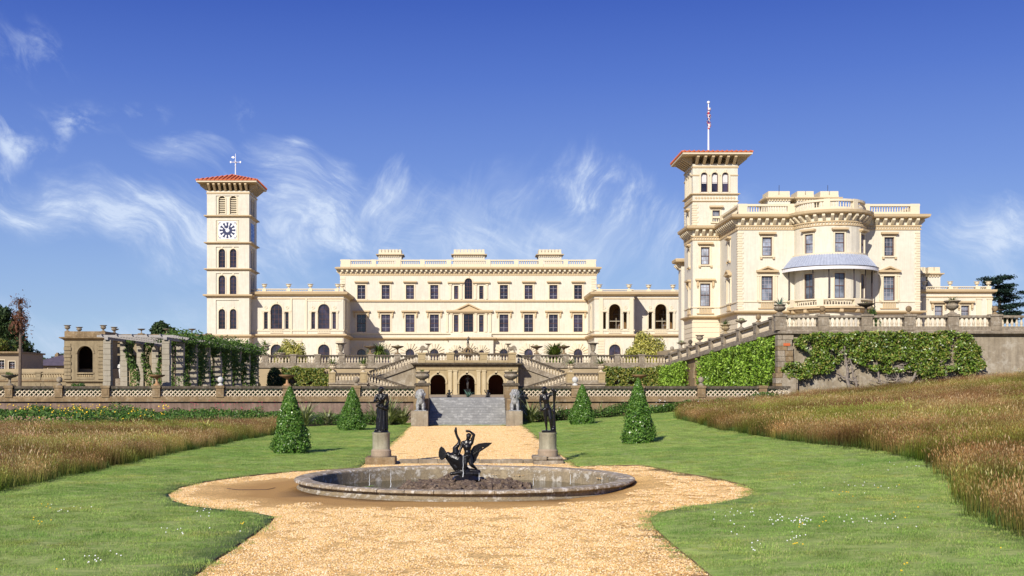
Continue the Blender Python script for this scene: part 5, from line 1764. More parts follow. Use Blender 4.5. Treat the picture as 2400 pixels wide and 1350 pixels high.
def wing(root, fr, D, xa, xb, bays, ground, gl='glass', deep=.22, garch=27, depth=10, room=0):
    X = lambda p: PX(p, D); Z = lambda p: PZ(p, D)
    wc, ws, off = X(27) - X(0), X(8) - X(0), X(24.5) - X(0)
    ops = []
    for b in bays:
        ops += [(X(b), wc, Z(771), Z(712.5), True), (X(b) - off, ws, Z(771), Z(727) - .35, False), (X(b) + off, ws, Z(771), Z(727) - .35, False)]
    mb = MB(fr); wall_band(mb, xa, xb, 4.0, Z(789), [(X(b), wc, 4.9, Z(807), True) for b in ground]); wall_band(mb, xa, xb, Z(789), Z(692), ops, .5)
    mb.build('front_wall', M_['stucco'], root)
    mb = MB(); mb.box(xa + .003, xb - .003, D + .8 + room, D + depth, 4.0, Z(690))
    if room:    # an open loggia behind the arches
        mb.box(xa + .003, xb - .003, D + .801, D + .8 + room, 4.0, Z(774)); mb.box(xa + .003, xb - .003, D + .801, D + .8 + room, Z(704), Z(690))
        mb.box(xa + .003, xa + .3, D + .801, D + .8 + room, Z(774) + .002, Z(704) - .002); mb.box(xb - .3, xb - .003, D + .801, D + .8 + room, Z(774) + .002, Z(704) - .002)
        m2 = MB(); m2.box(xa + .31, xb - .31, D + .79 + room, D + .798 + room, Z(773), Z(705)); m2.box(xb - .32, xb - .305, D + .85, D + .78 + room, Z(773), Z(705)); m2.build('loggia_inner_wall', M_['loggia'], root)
        for b in bays:
            window(root, F(0, D + .79 + room), X(b) + 1.0, Z(772), 1.5, 3.4, True, gl='glasssky', cols=2, rows=4, inset=-.03, sur=0, sill=False, bars='wbar')
        m2 = MB()
        for b in bays: m2.box(X(b) - .8, X(b) + .8, D + .2, D + .24, Z(753), Z(752)); m2.box(X(b) + .2, X(b) + .24, D + .2, D + .24, Z(771), Z(745))
        m2.build('inner_railing', M_['pale'], root)
    mb.box(xa + .003, xa + .3, D + .01, D + .8, 4, Z(690)); mb.box(xb - .3, xb - .003, D + .01, D + .8, 4, Z(690)); mb.build('walls', M_['stucco'], root)
    for b in bays: serliana(root, fr, X(b), Z(771), Z(727), Z(712.5), wc, ws, off, None if room else gl, deep)
    for b in ground:
        window(root, fr, X(b), 4.9, wc, Z(807) - 4.9, True, cols=2, rows=3, sur=.28, sill=False)
    line = [(xa, D + depth), (xa, D), (xb, D), (xb, D + depth)]
    cornice(root, line, Z(791), Z(783), .55, 'base_cornice')
    string(root, line, Z(776), Z(772.5), .10)
    string(root, line, Z(701), Z(699), .08, 'trim', 'frieze_band')
    mb = MB(); mb.sweep(line, [(-.02, Z(694)), (.2, Z(692.5)), (.62, Z(690)), (.72, Z(685)), (.4, Z(683.5)), (-.4, Z(683)), (-.4, Z(694))]); mb.build('main_cornice', M_['trim'], root)


wing(lwg, f2, D2, xa, xb, (648, 759), (648, 759))
mini_balustrade(lwg, [(xa, D2 + 9), (xa, D2), (xb, D2), (xb, D2 + 9)], Z(683), Z(682), Z(678.5), Z(676.5), .3, .07, [(X(p), D2 + .25, .6, 0) for p in (619, 676, 727, 789)] + [(xb - .3, D2 + .25, .6, 0)])
for p in (619, 676, 727, 791, 802): house_urn(lwg, X(p), D2 + .3, Z(676.5), 1.15)
mb = MB(f2)
for p in (683, 718): mb.box(X(p) - .12, X(p) + .12, -.14, .02, Z(783), Z(699))
for p in (738, 777): pass
mb.box(X(720), X(800), -.05, .02, Z(706), Z(703)); mb.build('pilaster_strips', M_['pale'], lwg)
for i in range(6):
    for p in (588, 700, 795): mb = MB(f2); mb.box(X(p) - .5, X(p) + .5, -.07, .02, Z(832) + i * .42 + .03, Z(832) + (i + 1) * .42 - .03); mb.build('rusticated_block', M_['pale'], lwg)
fs = F(xb, D2, R(90))
window(lwg, fs, 3.0, Z(771), 1.2, 3.6, True, cols=2, rows=4, sur=.2)
for u in (1.2, 5.2, 8): pass
mb = MB(fs); [mb.box(u - .2, u + .2, -.15, .02, Z(783), Z(699)) for u in (.4, 1.9, 4.1, 6.5, 8.6)]; mb.build('side_pilasters', M_['pale'], lwg)

# ------------------------------------------------------------------ clock tower
D3 = 180.0
X = lambda p: PX(p, D3)
Z = lambda p: PZ(p, D3)
ct = thing('clock_tower', 'tall cream Italianate clock tower with red tiled roof on the left', 'tower', (X(534), D3 + 3.2, 4.15))
xa, xb = X(485), X(584); TW = xb - xa
lev = [(4.0, Z(787), None), (Z(787), Z(695), (Z(771), Z(724))), (Z(695), Z(632), (Z(690), Z(645))), (Z(632), Z(570), (Z(627), Z(583))), (Z(570), Z(508), 'clock'), (Z(508), Z(447), (Z(502), Z(459)))]
for fi, fr in enumerate((F(xa, D3), F(xb, D3, R(90)))):
    mb = MB(fr)
    inner = MB(F(fr.p(0, .14, 0)[0], fr.p(0, .14, 0)[1], fr.a))
    c0 = TW * .485
    for k, (z0, z1, op) in enumerate(lev):
        if k == 0:
            wall_band(mb, 0, TW, z0, z1, [(c0, 3.5, z0 + .5, z1 - .9, False)], .14)
            inner.add([(c0 - 1.75, 0, z0), (c0 + 1.75, 0, z0), (c0 + 1.75, 0, z1 - .5), (c0 - 1.75, 0, z1 - .5)], [(0, 1, 2, 3)])
            continue
        top_ = z1 - .55 if k < 5 else z1 - .75
        wall_band(mb, 0, TW, z0, z1, [(c0, 3.5, z0 + .28, top_, False)], .14)
        if op == 'clock':
            inner.add([(c0 - 1.75, 0, z0 + .28), (c0 + 1.75, 0, z0 + .28), (c0 + 1.75, 0, top_), (c0 - 1.75, 0, top_)], [(0, 1, 2, 3)])
            continue
        wall_band(inner, c0 - 1.75, c0 + 1.75, z0 + .28, top_, [(c0 - .86, 1.0, op[0], op[1], True), (c0 + .86, 1.0, op[0], op[1], True)], .3)
        fin = F(*fr.p(0, .14, 0)[:2], fr.a)
        for s_ in (-1, 1):
            if k == 5:
                wnd = window(ct, fin, c0 + s_ * .86, op[0], 1.0, op[1] - op[0], True, gl='dark', cols=1, rows=1, inset=.34, sur=.2, sill=False, name='louvred_opening', fb=.04)
                for j in range(9):
                    def mk():
                        m2 = MB(); m2.add([(-.49, -.24, 0), (.49, -.24, 0), (.49, 0.02, .17), (-.49, 0.02, .17), (-.49, -.24, .03), (.49, -.24, .03), (.49, 0.02, .20), (-.49, 0.02, .20)], [(0, 1, 2, 3), (4, 5, 6, 7), (0, 1, 5, 4), (2, 3, 7, 6), (1, 2, 6, 5), (0, 3, 7, 4)])
                        return m2.mesh('slat', M_['pale'])
                    link('slat', cached('slat', mk), wnd, (0, 0, .08 + j * .285))
            else:
                window(ct, fin, c0 + s_ * .86, op[0], 1.0, op[1] - op[0], True, cols=1 if fi else 2, rows=5, inset=.22, sur=.2, sill=False)
    mb.build('wall', M_['stucco'], ct)
    inner.build('recessed_panel', M_['stucco'], ct)
mb = MB(); mb.box(xa + .003, xb - .55, D3 + .55, D3 + TW - .003, 4.0, Z(447)); mb.box(xa + .003, xa + .25, D3 + .01, D3 + .55, 4, Z(447)); mb.box(xb - .55, xb - .003, D3 + TW - .3, D3 + TW - .003, 4, Z(447)); mb.build('back_walls', M_['stucco'], ct)
sq = [(xa, D3), (xb, D3), (xb, D3 + TW), (xa, D3 + TW)]
for y_, h_ in ((510, 5.5), (572.5, 5), (634.5, 5), (698, 8)):
    cornice(ct, sq, Z(y_), Z(y_ - h_), .42 if h_ < 8 else .55, 'string_cornice', closed=True)
cornice(ct, sq, Z(793), Z(784), .42, 'base_cornice', closed=True)
for i in range(6):
    for u in (.9, TW - .9): mb = MB(F(xa, D3)); mb.box(u - .7, u + .7, -.07, .02, Z(832) + i * .42 + .03, Z(832) + (i + 1) * .42 - .03); mb.build('rusticated_block', M_['pale'], ct)


def tower_roof(root, sq, zw, over, th, pitch, spacing, tilemat='tile'):
    """bracketed eaves, fascia and a low tiled hip roof; zw = wall top"""
    x0, y0 = sq[0]; x1, y1 = sq[2]
    string(root, sq + [sq[0]], zw - .45, zw - .25, .1, 'trim', 'frieze_band')
    def mk():
        m2 = MB(); m2.prism([(-.15, 0), (.15, 0), (.15, .001), (-.15, .001)], 0, 0.001) if False else None
        m2.add([(-.16, 0, 0), (.16, 0, 0), (.16, 0, th), (-.16, 0, th), (-.16, -.12, .0), (.16, -.12, .0), (.16, -over * .88, th * .72), (-.16, -over * .88, th * .72), (.16, -over * .88, th), (-.16, -over * .88, th)],
               [(4, 5, 6, 7), (7, 6, 8, 9), (0, 4, 7, 9, 3), (1, 5, 6, 8, 2), (0, 1, 5, 4), (3, 9, 8, 2), (0, 1, 2, 3)])
        return m2.mesh('bracket', M_['trim'])
    ln = sq + [sq[0]]
    for x, y, a in along(ln, spacing):
        put('bracket', cached(('br', over, th), mk), root, (x, y, zw - .02), a)
    zt = zw + th
    mb = MB(); mb.box(x0 - over, x1 + over, y0 - over, y1 + over, zt - .02, zt + .22); mb.build('soffit', M_['trim'], root)
    mb = MB(); mb.sweep([(x0 - over, y0 - over), (x1 + over, y0 - over), (x1 + over, y1 + over), (x0 - over, y1 + over)], [(-.01, zt), (.08, zt + .02), (.1, zt + .2), (-.01, zt + .23)], True); mb.build('fascia', M_['pale'], root)
    cx_, cy_ = (x0 + x1) / 2, (y0 + y1) / 2; hw = (x1 - x0) / 2 + over + .14; ap_ = zt + .24 + hw * math.tan(pitch)
    mb = MB()
    c4 = [(cx_ - hw, cy_ - hw), (cx_ + hw, cy_ - hw), (cx_ + hw, cy_ + hw), (cx_ - hw, cy_ + hw)]
    mb.add([(a, b, zt + .235) for a, b in c4] + [(a, b, zt + .38) for a, b in c4] + [(cx_, cy_, ap_)], [(0, 1, 2, 3), (0, 1, 5, 4), (1, 2, 6, 5), (2, 3, 7, 6), (3, 0, 4, 7), (4, 5, 8), (5, 6, 8), (6, 7, 8), (7, 4, 8)])
    mb.build('roof', M_[tilemat], root)
    n = 15
    for q in range(4):
        a, b = Vector(c4[q]), Vector(c4[(q + 1) % 4]); t = (b - a).normalized(); inn = Vector((-t.y, t.x))
        for i in range(n):
            s = (i + .5) / n; ln_ = min(s, 1 - s) * 2 * hw
            if ln_ < .2: continue
            p = a + (b - a) * s; e = p + inn * ln_
            mb = MB(); zz0 = zt + .39; zz1 = zt + .39 + ln_ * (ap_ - zt - .3) / hw
            mb.tube([(p.x - inn.x * .08, p.y - inn.y * .08, zz0), (e.x, e.y, zz1)], .12, 6); mb.build('tile_row', M_[tilemat], root, smooth=True)
    return ap_


ap_ = tower_roof(ct, sq, Z(447), 1.25, 1.1, R(19), .80)
# clock faces
for fr, blue in ((F(xa, D3), 'blue'), (F(xb, D3, R(90)), 'bluelit')):
    cu = TW * .485; cz = (Z(519) + Z(561)) / 2 + .02; hs_ = 1.36; w0 = .14
    mb = MB(fr); mb.box(cu - hs_ - .3, cu + hs_ + .3, w0 - .07, w0 + .02, cz - hs_ - .28, cz + hs_ + .28); face = mb.build('clock', M_['pale'], ct)
    def sub(mbx, nm, m):
        k = mbx.build(nm, M_[m], None); k.parent = face; k.location = -wl(face)
    white = 'wpaint' if blue == 'blue' else 'bluelit_dial'
    if 'bluelit_dial' not in M_: M_['bluelit_dial'] = mat('blue_lit_white_dial', (0.45, 0.60, 0.85), .5)  # white dial tinted to carry the blue light of the side face
    mb = MB(fr); mb.box(cu - hs_, cu + hs_, w0 - .10, w0 - .072, cz - hs_, cz + hs_); sub(mb, 'corner_plate', 'wpaint' if blue == 'blue' else blue)
    mb = MB(fr)
    for sx in (-1, 1):
        for sz in (-1, 1):
            arch_ring(mb, cu + sx * hs_ * .84, cz + sz * hs_ * .84, .07, .14, w0 - .112, w0 - .101, 8, 0, 2 * math.pi)
            for t_ in (0, 1):
                mb.box(cu + sx * hs_ * (.98 - .5 * t_) - .03 if True else 0, cu + sx * hs_ * (.98 - .5 * t_) + .03, w0 - .112, w0 - .101, cz + sz * hs_ * (.70 + .1 * t_) - .12, cz + sz * hs_ * (.70 + .1 * t_) + .14)
    sub(mb, 'corner_scrolls', 'slate' if blue == 'blue' else white)
    mb = MB(fr); n = 36
    mb.prism([(cu + hs_ * .985 * math.cos(2 * math.pi * i / n), cz + hs_ * .985 * math.sin(2 * math.pi * i / n)) for i in range(n)], w0 - .13, w0 - .102); sub(mb, 'dial', white)
    mb = MB(fr); arch_ring(mb, cu, cz, .30, .74, w0 - .142, w0 - .131, 30, 0, 2 * math.pi)
    sub(mb, 'inner_ring', blue)
    mb = MB(fr)
    for i in range(12):
        a = math.pi * i / 6
        ca, sa = math.cos(a), math.sin(a)
        r0, r1, t0, t1 = .73, 1.22, .10, .19
        mb.prism([(cu + r0 * sa - t0 * ca, cz + r0 * ca + t0 * sa), (cu + r0 * sa + t0 * ca, cz + r0 * ca - t0 * sa), (cu + r1 * sa + t1 * ca, cz + r1 * ca - t1 * sa), (cu + r1 * sa - t1 * ca, cz + r1 * ca + t1 * sa)], w0 - .142, w0 - .131)
    sub(mb, 'hour_marks', blue)
    mb = MB(fr)
    for a, L_, t_ in ((R(20), 1.15, .07), (R(-52), .86, .09)):
        ca, sa = math.cos(a), math.sin(a)
        mb.prism([(cu - t_ * ca, cz + t_ * sa), (cu + t_ * ca, cz - t_ * sa), (cu + L_ * sa + .02 * ca, cz + L_ * ca - .02 * sa), (cu + L_ * sa - .02 * ca, cz + L_ * ca + .02 * sa)], w0 - .165, w0 - .145)
    mb.prism([(cu + .18 * math.cos(2 * math.pi * i / 12), cz + .18 * math.sin(2 * math.pi * i / 12)) for i in range(12)], w0 - .18, w0 - .146)
    sub(mb, 'hands', white)
vx, vy = (xa + xb) / 2 + .5, D3 + TW / 2
wv = thing('weather_vane', 'slender white weather vane with compass arms on the clock tower roof', 'weather vane', (vx, vy, ap_ - .1))
zt_ = PZ(360, vy)
mb = MB(); mb.tube([(vx, vy, ap_ - .15), (vx, vy, zt_)], [.10, .04], 6); mb.build('mast', M_['wpaint'], wv)
zc_ = PZ(380, vy)
mb = MB(); mb.tube([(vx - .75, vy, zc_), (vx + .75, vy, zc_)], .04, 5); mb.tube([(vx, vy - 1.0, zc_), (vx, vy + 1.0, zc_)], .04, 5); mb.ball((vx, vy, zc_), .17); mb.ball((vx, vy, zc_ - .5), .13); mb.build('compass_arms', M_['wpaint'], wv)
mb = MB()
for s_ in (-1, 1):
    mb.box(vx + s_ * .75 - .10, vx + s_ * .75 + .10, vy - .03, vy + .03, zc_ - .14, zc_ + .15)
mb.prism([(vx - .7, zc_ + .75), (vx - .35, zc_ + .95), (vx - .1, zc_ + .72), (vx - .35, zc_ + .55)], vy - .03, vy + .03)
mb.build('letters_and_arrow', M_['wpaint'], wv)

# ------------------------------------------------------------------ loggia wing (right of the central block)
D4 = 182.0
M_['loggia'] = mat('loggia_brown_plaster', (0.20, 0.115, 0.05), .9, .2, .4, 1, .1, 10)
X = lambda p: PX(p, D4); Z = lambda p: PZ(p, D4)
lg = thing('loggia_wing', 'cream wing with open arched loggia bays between central block and flag tower', 'wing', (X(1500), D4, 4.15))
xa, xb = X(1393), X(1486)
wing(lg, F(0, D4), D4, xa, xb, (1441,), (1441,), depth=10, room=3.0)
D4b = 186.0
wing(lg, F(0, D4b), D4b, X(1486) + .1, PX(1608, D4b), (1549,), (), depth=7, room=3.0)
mini_balustrade(lg, [(xa, D4 + 9), (xa, D4), (xb, D4), (xb, D4 + 4)], Z(683), Z(682), Z(680), Z(678), .3, .07, [(X(1405), D4 + .25, .9, 0), (X(1475), D4 + .25, .7, 0)])
Zb = lambda p: PZ(p, D4b)
mini_balustrade(lg, [(xb, D4b), (PX(1607, D4b), D4b)], Zb(683), Zb(682), Zb(681), Zb(679), .3, .07, [(PX(p, D4b), D4b + .25, .7, 0) for p in (1521, 1578)])
for p in (1405, 1475): house_urn(lg, X(p), D4 + .3, Z(678), 1.2)
for p in (1521, 1578): house_urn(lg, PX(p, D4b), D4b + .3, Zb(678.5), 1.2)
mb = MB(F(0, D4))
for p in (1409, 1480): mb.box(X(p) - .28, X(p) + .28, -.14, .02, Z(783), Z(699))
for p in (1409,):
    for i in range(6): mb.box(X(p) - .5, X(p) + .5, -.07, .02, Z(832) + i * .42 + .03, Z(832) + (i + 1) * .42 - .03)
mb.build('pilaster_strips', M_['pale'], lg)
fsl = F(xa, D4 + 10, R(-90))
window(lg, fsl, 5.5, Z(771), 1.6, 3.8, True, cols=2, rows=4, sur=.25)

# ------------------------------------------------------------------ pavilion with bow and flag tower
D5 = 141.0
Z = lambda p: PZ(p, D5)
pv = thing('bow_pavilion', 'large cream pavilion with a curved bow, blue grey canopy and quoined corners', 'mansion', (43, D5, 6.0))
XL, XR_ = 32.2, 53.95
BC, BR = (43.05, 141.0), 4.15
xt0, yt0, TWW = 28.7, 151.0, 5.75


def bow(r, a0=-90, a1=90, n=18, extra=None):
    return [(BC[0] + r * math.sin(R(a0 + (a1 - a0) * i / n)), BC[1] - r * math.cos(R(a0 + (a1 - a0) * i / n))) for i in range(n + 1)]


bowl = bow(BR)
plan = [(xt0, yt0 + TWW), (xt0, yt0), (XL, yt0), (XL, D5)] + bowl + [(XR_, D5), (XR_, 157)]
zgr, zb0 = 5.9, Z(737)
zl, zlt, zu, zut, ztop_ = Z(705), Z(647), Z(600), Z(556), Z(505)
WLo, WUp = 1.37, 1.17
segs = [(F(xt0, yt0 + TWW, R(-90)), TWW, [3.5], 'console', .7), (F(xt0, yt0), XL - xt0, [1.6], 'console', .95), (F(XL, yt0, R(-90)), 10.0, [5.3], 'pediment', 1.0),
        (F(XL, D5), BC[0] - BR - XL, [PX(1798, D5) - XL], 'pediment', 1.0), (F(BC[0] + BR, D5), XR_ - BC[0] - BR, [PX(2084, D5) - BC[0] - BR], 'pediment', 1.0)]
mb = MB()
for fr, L_, us, hd, ks in segs:
    mb.T = fr
    wall_band(mb, 0, L_, zgr, zb0, [])
    wall_band(mb, 0, L_, zb0, Z(622), [(u, WLo * ks if ks < 1 else WLo, zl, zlt, False) for u in us], .28)
    wall_band(mb, 0, L_, Z(622), ztop_, [(u, WUp * ks if ks < 1 else WUp, zu, zut, False) for u in us], .28)
angs = [-90, -79.5, -69, -59, -41, -30.3, -19.7, -9, 9, 19.7, 30.3, 41, 59, 69, 79.5, 90]
for a, b in zip(angs[:-1], angs[1:]):
    p = (BC[0] + BR * math.sin(R(a)), BC[1] - BR * math.cos(R(a))); q = (BC[0] + BR * math.sin(R(b)), BC[1] - BR * math.cos(R(b)))
    L_ = math.hypot(q[0] - p[0], q[1] - p[1]); fr = F(p[0], p[1], math.atan2(q[1] - p[1], q[0] - p[0])); mb.T = fr
    isw = (a, b) in ((-59, -41), (-9, 9), (41, 59))
    wall_band(mb, 0, L_, zgr, zb0, [])
    wall_band(mb, 0, L_, zb0, Z(622), [(L_ / 2, 1.2, zl, zlt, False)] if isw else [], .22)
    wall_band(mb, 0, L_, Z(622), ztop_, [(L_ / 2, 1.1, zu, zut, False)] if isw else [], .22)
    if isw:
        window(pv, fr, L_ / 2, zl, 1.2, zlt - zl, cols=2, rows=2, sur=.1, sill=False, inset=.14, gl='glassb')
        window(pv, fr, L_ / 2, zu, 1.1, zut - zu, hood='flat', cols=3, rows=4, sur=.18, inset=.14, gl='glassb', bars='wbar', sill=False)
mb.build('walls', M_['stucco'], pv)
mb = MB(); mb.plan([(xt0 + .4, yt0 + TWW - .3), (xt0 + .4, yt0 + .4), (XL + .4, yt0 + .4), (XL + .4, D5 + .4)] + [(BC[0] - BR + .4, D5 + .4)] + bow(BR - .4) + [(BC[0] + BR - .4, D5 + .4), (XR_ - .01, D5 + .4), (XR_ - .01, 157), (xt0 + .4, 157)], 5.9, ztop_); mb.build('inner_mass', M_['stucco'], pv)
for fr, L_, us, hd, ks in segs:
    for u in us:
        kx = ks if ks < 1 else 1
        window(pv, fr, u, zl, WLo * kx, zlt - zl, hood=hd, cols=3, rows=6, sur=.2, gl='glassb', bars='wbar', fb=.11)
        window(pv, fr, u, zu, WUp * kx, zut - zu, hood='flat', cols=3, rows=4, sur=.2, gl='glassb', bars='wbar', fb=.11)
        o = MB(fr); o.box(u - .85, u - .62, -.22, .02, zu - .38, zu - .17); o.box(u + .62, u + .85, -.22, .02, zu - .38, zu - .17)
        o.box(u - 1.1, u + 1.1, -.18, .02, zl - .2, zl - .165); o.box(u - 1.1, u + 1.1, -.18, .02, zl - .95, zl - .84)
        for i in range(8): o.box(u - .75 + i * .2, u - .65 + i * .2, -.13, 0, zl - .84, zl - .2)
        o.build('sill_brackets', M_['trim'], pv)
# cornices and entablature follow the plan
cornice(pv, plan, Z(737), Z(728.5), .6, 'base_cornice')
string(pv, plan, Z(708.5), Z(706), .1, 'pale')
string(pv, plan, Z(539), Z(536.5), .1, 'trim', 'frieze_band')
string(pv, plan, Z(531), Z(528), .14, 'trim', 'frieze_band')
mb = MB(); mb.sweep(plan, [(-.3, Z(513)), (.15, Z(513)), (.8, Z(511.5)), (.9, Z(509.5)), (.95, Z(504)), (.5, Z(502.5)), (-.6, Z(502)), (-.6, Z(513))]); mb.build('main_cornice', M_['trim'], pv)


def mk_br():
    m2 = MB()
    m2.add([(-.17, 0, 0), (.17, 0, 0), (.17, 0, .72), (-.17, 0, .72), (-.17, -.16, 0.02), (.17, -.16, 0.02), (.17, -.7, .5), (-.17, -.7, .5), (.17, -.7, .72), (-.17, -.7, .72)],
           [(4, 5, 6, 7), (7, 6, 8, 9), (0, 4, 7, 9, 3), (1, 5, 6, 8, 2), (0, 1, 5, 4), (3, 9, 8, 2)])
    return m2.mesh('bracket', M_['pale'])


for sg, sp_ in ((plan[:4], .93), (plan[3:5], .98)):
    for x, y, a in along(sg, sp_): put('bracket', cached('cbr', mk_br), pv, (x, y, Z(527.5)), a)
for i in range(15):
    a = -84 + 168 * i / 14
    put('bracket', cached('cbr', mk_br), pv, (BC[0] + BR * math.sin(R(a)), BC[1] - BR * math.cos(R(a)), Z(527.5)), R(a))
for x, y, a in along([(BC[0] + BR, D5), (XR_, D5), (XR_, 157)], .98): put('bracket', cached('cbr', mk_br), pv, (x, y, Z(527.5)), a)
mb = MB()
for x, y, a in along(plan, .32):
    mb.T = F(x, y, a); mb.prism([(-.10, Z(536)), (.05, Z(536)), (.10, Z(532)), (-.05, Z(532))], -.09, .02)
o = mb.build('frieze_ornament', M_['trim'], pv); o['kind'] = 'stuff'
pz = (Z(502), Z(496), Z(483), Z(478))
piers = [(XL + .6, D5 + .3, 1.1, 0), (BC[0] - BR - .3, D5 + .3, .9, 0), (XR_ - .6, D5 + .3, 1.1, 0), (BC[0] + BR + .3, D5 + .3, .9, 0), (XL + .28, yt0 - .5, .9, R(90))]
for a in (-20, 30): piers.append((BC[0] + (BR - .3) * math.sin(R(a)), BC[1] - (BR - .3) * math.cos(R(a)), .7, R(a)))
mini_balustrade(pv, [(xt0, yt0 + 1), (xt0, yt0), (XL, yt0), (XL, D5)] + bowl + [(XR_, D5), (XR_, 156)], *pz, .30, .095, piers)
quoins(pv, F(XL, D5), .34, .68, Z(725), Z(541), .30, True, side=-1)
quoins(pv, F(XL, yt0, R(-90)), 10 - .34, .68, Z(725), Z(541), .30, True, side=1)
quoins(pv, F(0, D5), XR_ - .34, .68, Z(725), Z(541), .30, True, side=1)
for fr, a, b in ((F(xt0, yt0), .02, 3.4), (F(XL, yt0, R(-90)), .06, 9.95), (F(xt0, yt0 + TWW, R(-90)), .02, TWW - .06)):
    for i in range(8):
        mb = MB(fr); mb.box(a, b, -.06, .01, 6.2 + i * .62 + .04, 6.2 + (i + 1) * .62 - .04); mb.build('rusticated_course', M_['pale'], pv)
# balcony round the bow and its iron posts and canopy
bb = bow(5.0)
mb = MB(); mb.plan(bow(5.05, n=24), Z(728) + .01, Z(723)); mb.build('balcony_floor', M_['trim'], pv)
mini_balustrade(pv, bow(5.1, n=24), Z(723), Z(720), Z(709), Z(706), .27, .085, [(BC[0] + 4.85 * math.sin(R(a)), BC[1] - 4.85 * math.cos(R(a)), .8, R(a)) for a in (-72, -28, 22, 66)], setback=.05)
for a in (-75, -50, -25, 0, 25, 50, 75):
    m2 = MB(F(BC[0] + BR * math.sin(R(a)), BC[1] - BR * math.cos(R(a)), R(a))); m2.box(-.2, .2, -.75, .05, Z(736), Z(728.5)); m2.build('corbel', M_['trim'], pv)
r0, r1, r2 = BR + .12, BR + .75, 5.55
zc0, zc1, zc2 = Z(603), Z(617), Z(634)
can = bpy.data.objects.new('canopy', None); COL.objects.link(can); can.parent = pv; WL[can.name] = wl(pv)
NR = 46
for i in range(NR):
    a, b = -90 + 180 * i / NR, -90 + 180 * (i + 1) / NR
    mb = MB(); P_ = []
    for r, z in ((r0, zc0), (r1, zc1), (r2, zc2)):
        P_.append([(BC[0] + r * math.sin(R(t)), BC[1] - r * math.cos(R(t)), z) for t in (a, b)])
    vs = [P_[0][0], P_[0][1], P_[1][0], P_[1][1], P_[2][0], P_[2][1]]
    vs2 = [(x, y, z - .05) for x, y, z in vs]
    mb.add(vs + vs2, [(0, 1, 3, 2), (2, 3, 5, 4), (7, 6, 8, 9), (9, 8, 10, 11), (4, 5, 11, 10)])
    mb.tube([(x, y, z + .03) for x, y, z in (vs[0], vs[2], vs[4])], .05, 5)
    mb.build('canopy_sheet', M_['lead'], can)
mb = MB(); mb.sweep(bow(r2, n=30), [(-.06, zc2 - .32), (.05, zc2 - .32), (.08, zc2 + .06), (-.06, zc2 + .03)]); mb.build('valance', M_['wpaint'], can)
mb = MB(); mb.sweep(bow(r2, n=30), [(-.02, zc2 + .04), (.12, zc2 + .05), (.12, zc2 + .12), (-.02, zc2 + .12)]); mb.build('gutter', M_['iron'], can)
for a in (-84, -38, -17, 17, 38, 62, 84):
    x, y = BC[0] + 4.95 * math.sin(R(a)), BC[1] - 4.95 * math.cos(R(a))
    mb = MB(); mb.tube([(x, y, Z(706)), (x, y, zc2 - .2)], .065, 6); mb.ball((x, y, Z(704)), .12); mb.build('iron_post', M_['iron'], pv)
string(pv, bow(BR, n=24), Z(607), Z(600), .2, 'pale', 'canopy_flashing')
# chimneys above the pavilion
for a, b in ((1800, 1852), (1868, 1908), (1922, 1966)):
    chimney(pv, PX(a, 150), PX(b, 150), 150, 153, 22.5, PZ(448, 150), 2)
chimney(pv, PX(1790, 154), PX(1835, 154), 154, 156, 22.5, PZ(462, 154), 2)
for p in (1826, 1940):
    mb = MB(); x = PX(p, 151); mb.tube([(x, 151, PZ(450, 151)), (x, 151, PZ(434, 151))], .03, 4); mb.build('lightning_rod', M_['iron'], pv)

# flag tower
ft_ = thing('flag_tower', 'square cream flag tower with three arched lights and red edged eaves', 'tower', (xt0 + TWW / 2, yt0 + TWW / 2, 22))
Z = lambda p: PZ(p, yt0)
sqt = [(xt0, yt0), (xt0 + TWW, yt0), (xt0 + TWW, yt0 + TWW), (xt0, yt0 + TWW)]
for fi, fr in enumerate((F(xt0, yt0), F(xt0, yt0 + TWW, R(-90)), F(xt0 + TWW, yt0, R(90)))):
    mb = MB(fr)
    uw = PX(1678.5, yt0) - xt0 if fi == 0 else TWW / 2
    zs_ = Z(535)
    wall_band(mb, 0, TWW, zs_, Z(472), [(uw, .95, Z(520), Z(493), False)], .25)
    wall_band(mb, 0, TWW, Z(472), Z(456), [])
    cs = [PX(p, yt0) - xt0 for p in (1650.5, 1675.5, 1700)] if fi == 0 else [TWW / 2 - 1.36, TWW / 2, TWW / 2 + 1.36]
    wall_band(mb, 0, TWW, Z(456), Z(384), [(c, .84, Z(450), Z(404), True) for c in cs], .4)
    mb.build('wall', M_['stucco'], ft_)
    window(ft_, fr, uw, Z(520), .95, Z(493) - Z(520), hood='flat', cols=2, rows=3, sur=.18, gl='glassb', bars='wbar')
    for c in cs:
        window(ft_, fr, c, Z(450), .84, Z(404) - Z(450), True, cols=1, rows=2, sur=.2, sill=False, inset=.28, blind=.55)
    mb = MB(fr)
    ed = [0] + [e for c in cs for e in (c - .62, c + .62)] + [TWW]
    for a, b in zip(ed[0::2], ed[1::2]):
        if b > a + .02: mb.box(a, b, -.09, .02, Z(412), Z(409.5))
    mb.build('impost_string', M_['trim'], ft_)
    mb = MB(fr); n = 14
    for i in range(n):
        u = .25 + (TWW - .5) * (i + .5) / n; h_ = .17
        mb.prism([(u - .17, Z(464)), (u, Z(464) - h_), (u + .17, Z(464)), (u, Z(464) + h_)], -.06, .01)
    mb.build('diamond_frieze', M_['trim'], ft_)
    quoins(ft_, fr, .36, .72, Z(534), Z(476), .31, True, side=-1)
    if fi != 0 or True: quoins(ft_, fr, TWW - .36, .72, Z(534), Z(476), .31, True, side=1)
mb = MB(); mb.box(xt0 + .5, xt0 + TWW - .5, yt0 + .5, yt0 + TWW - .005, Z(540), Z(384)); mb.build('back_mass', M_['stucco'], ft_)
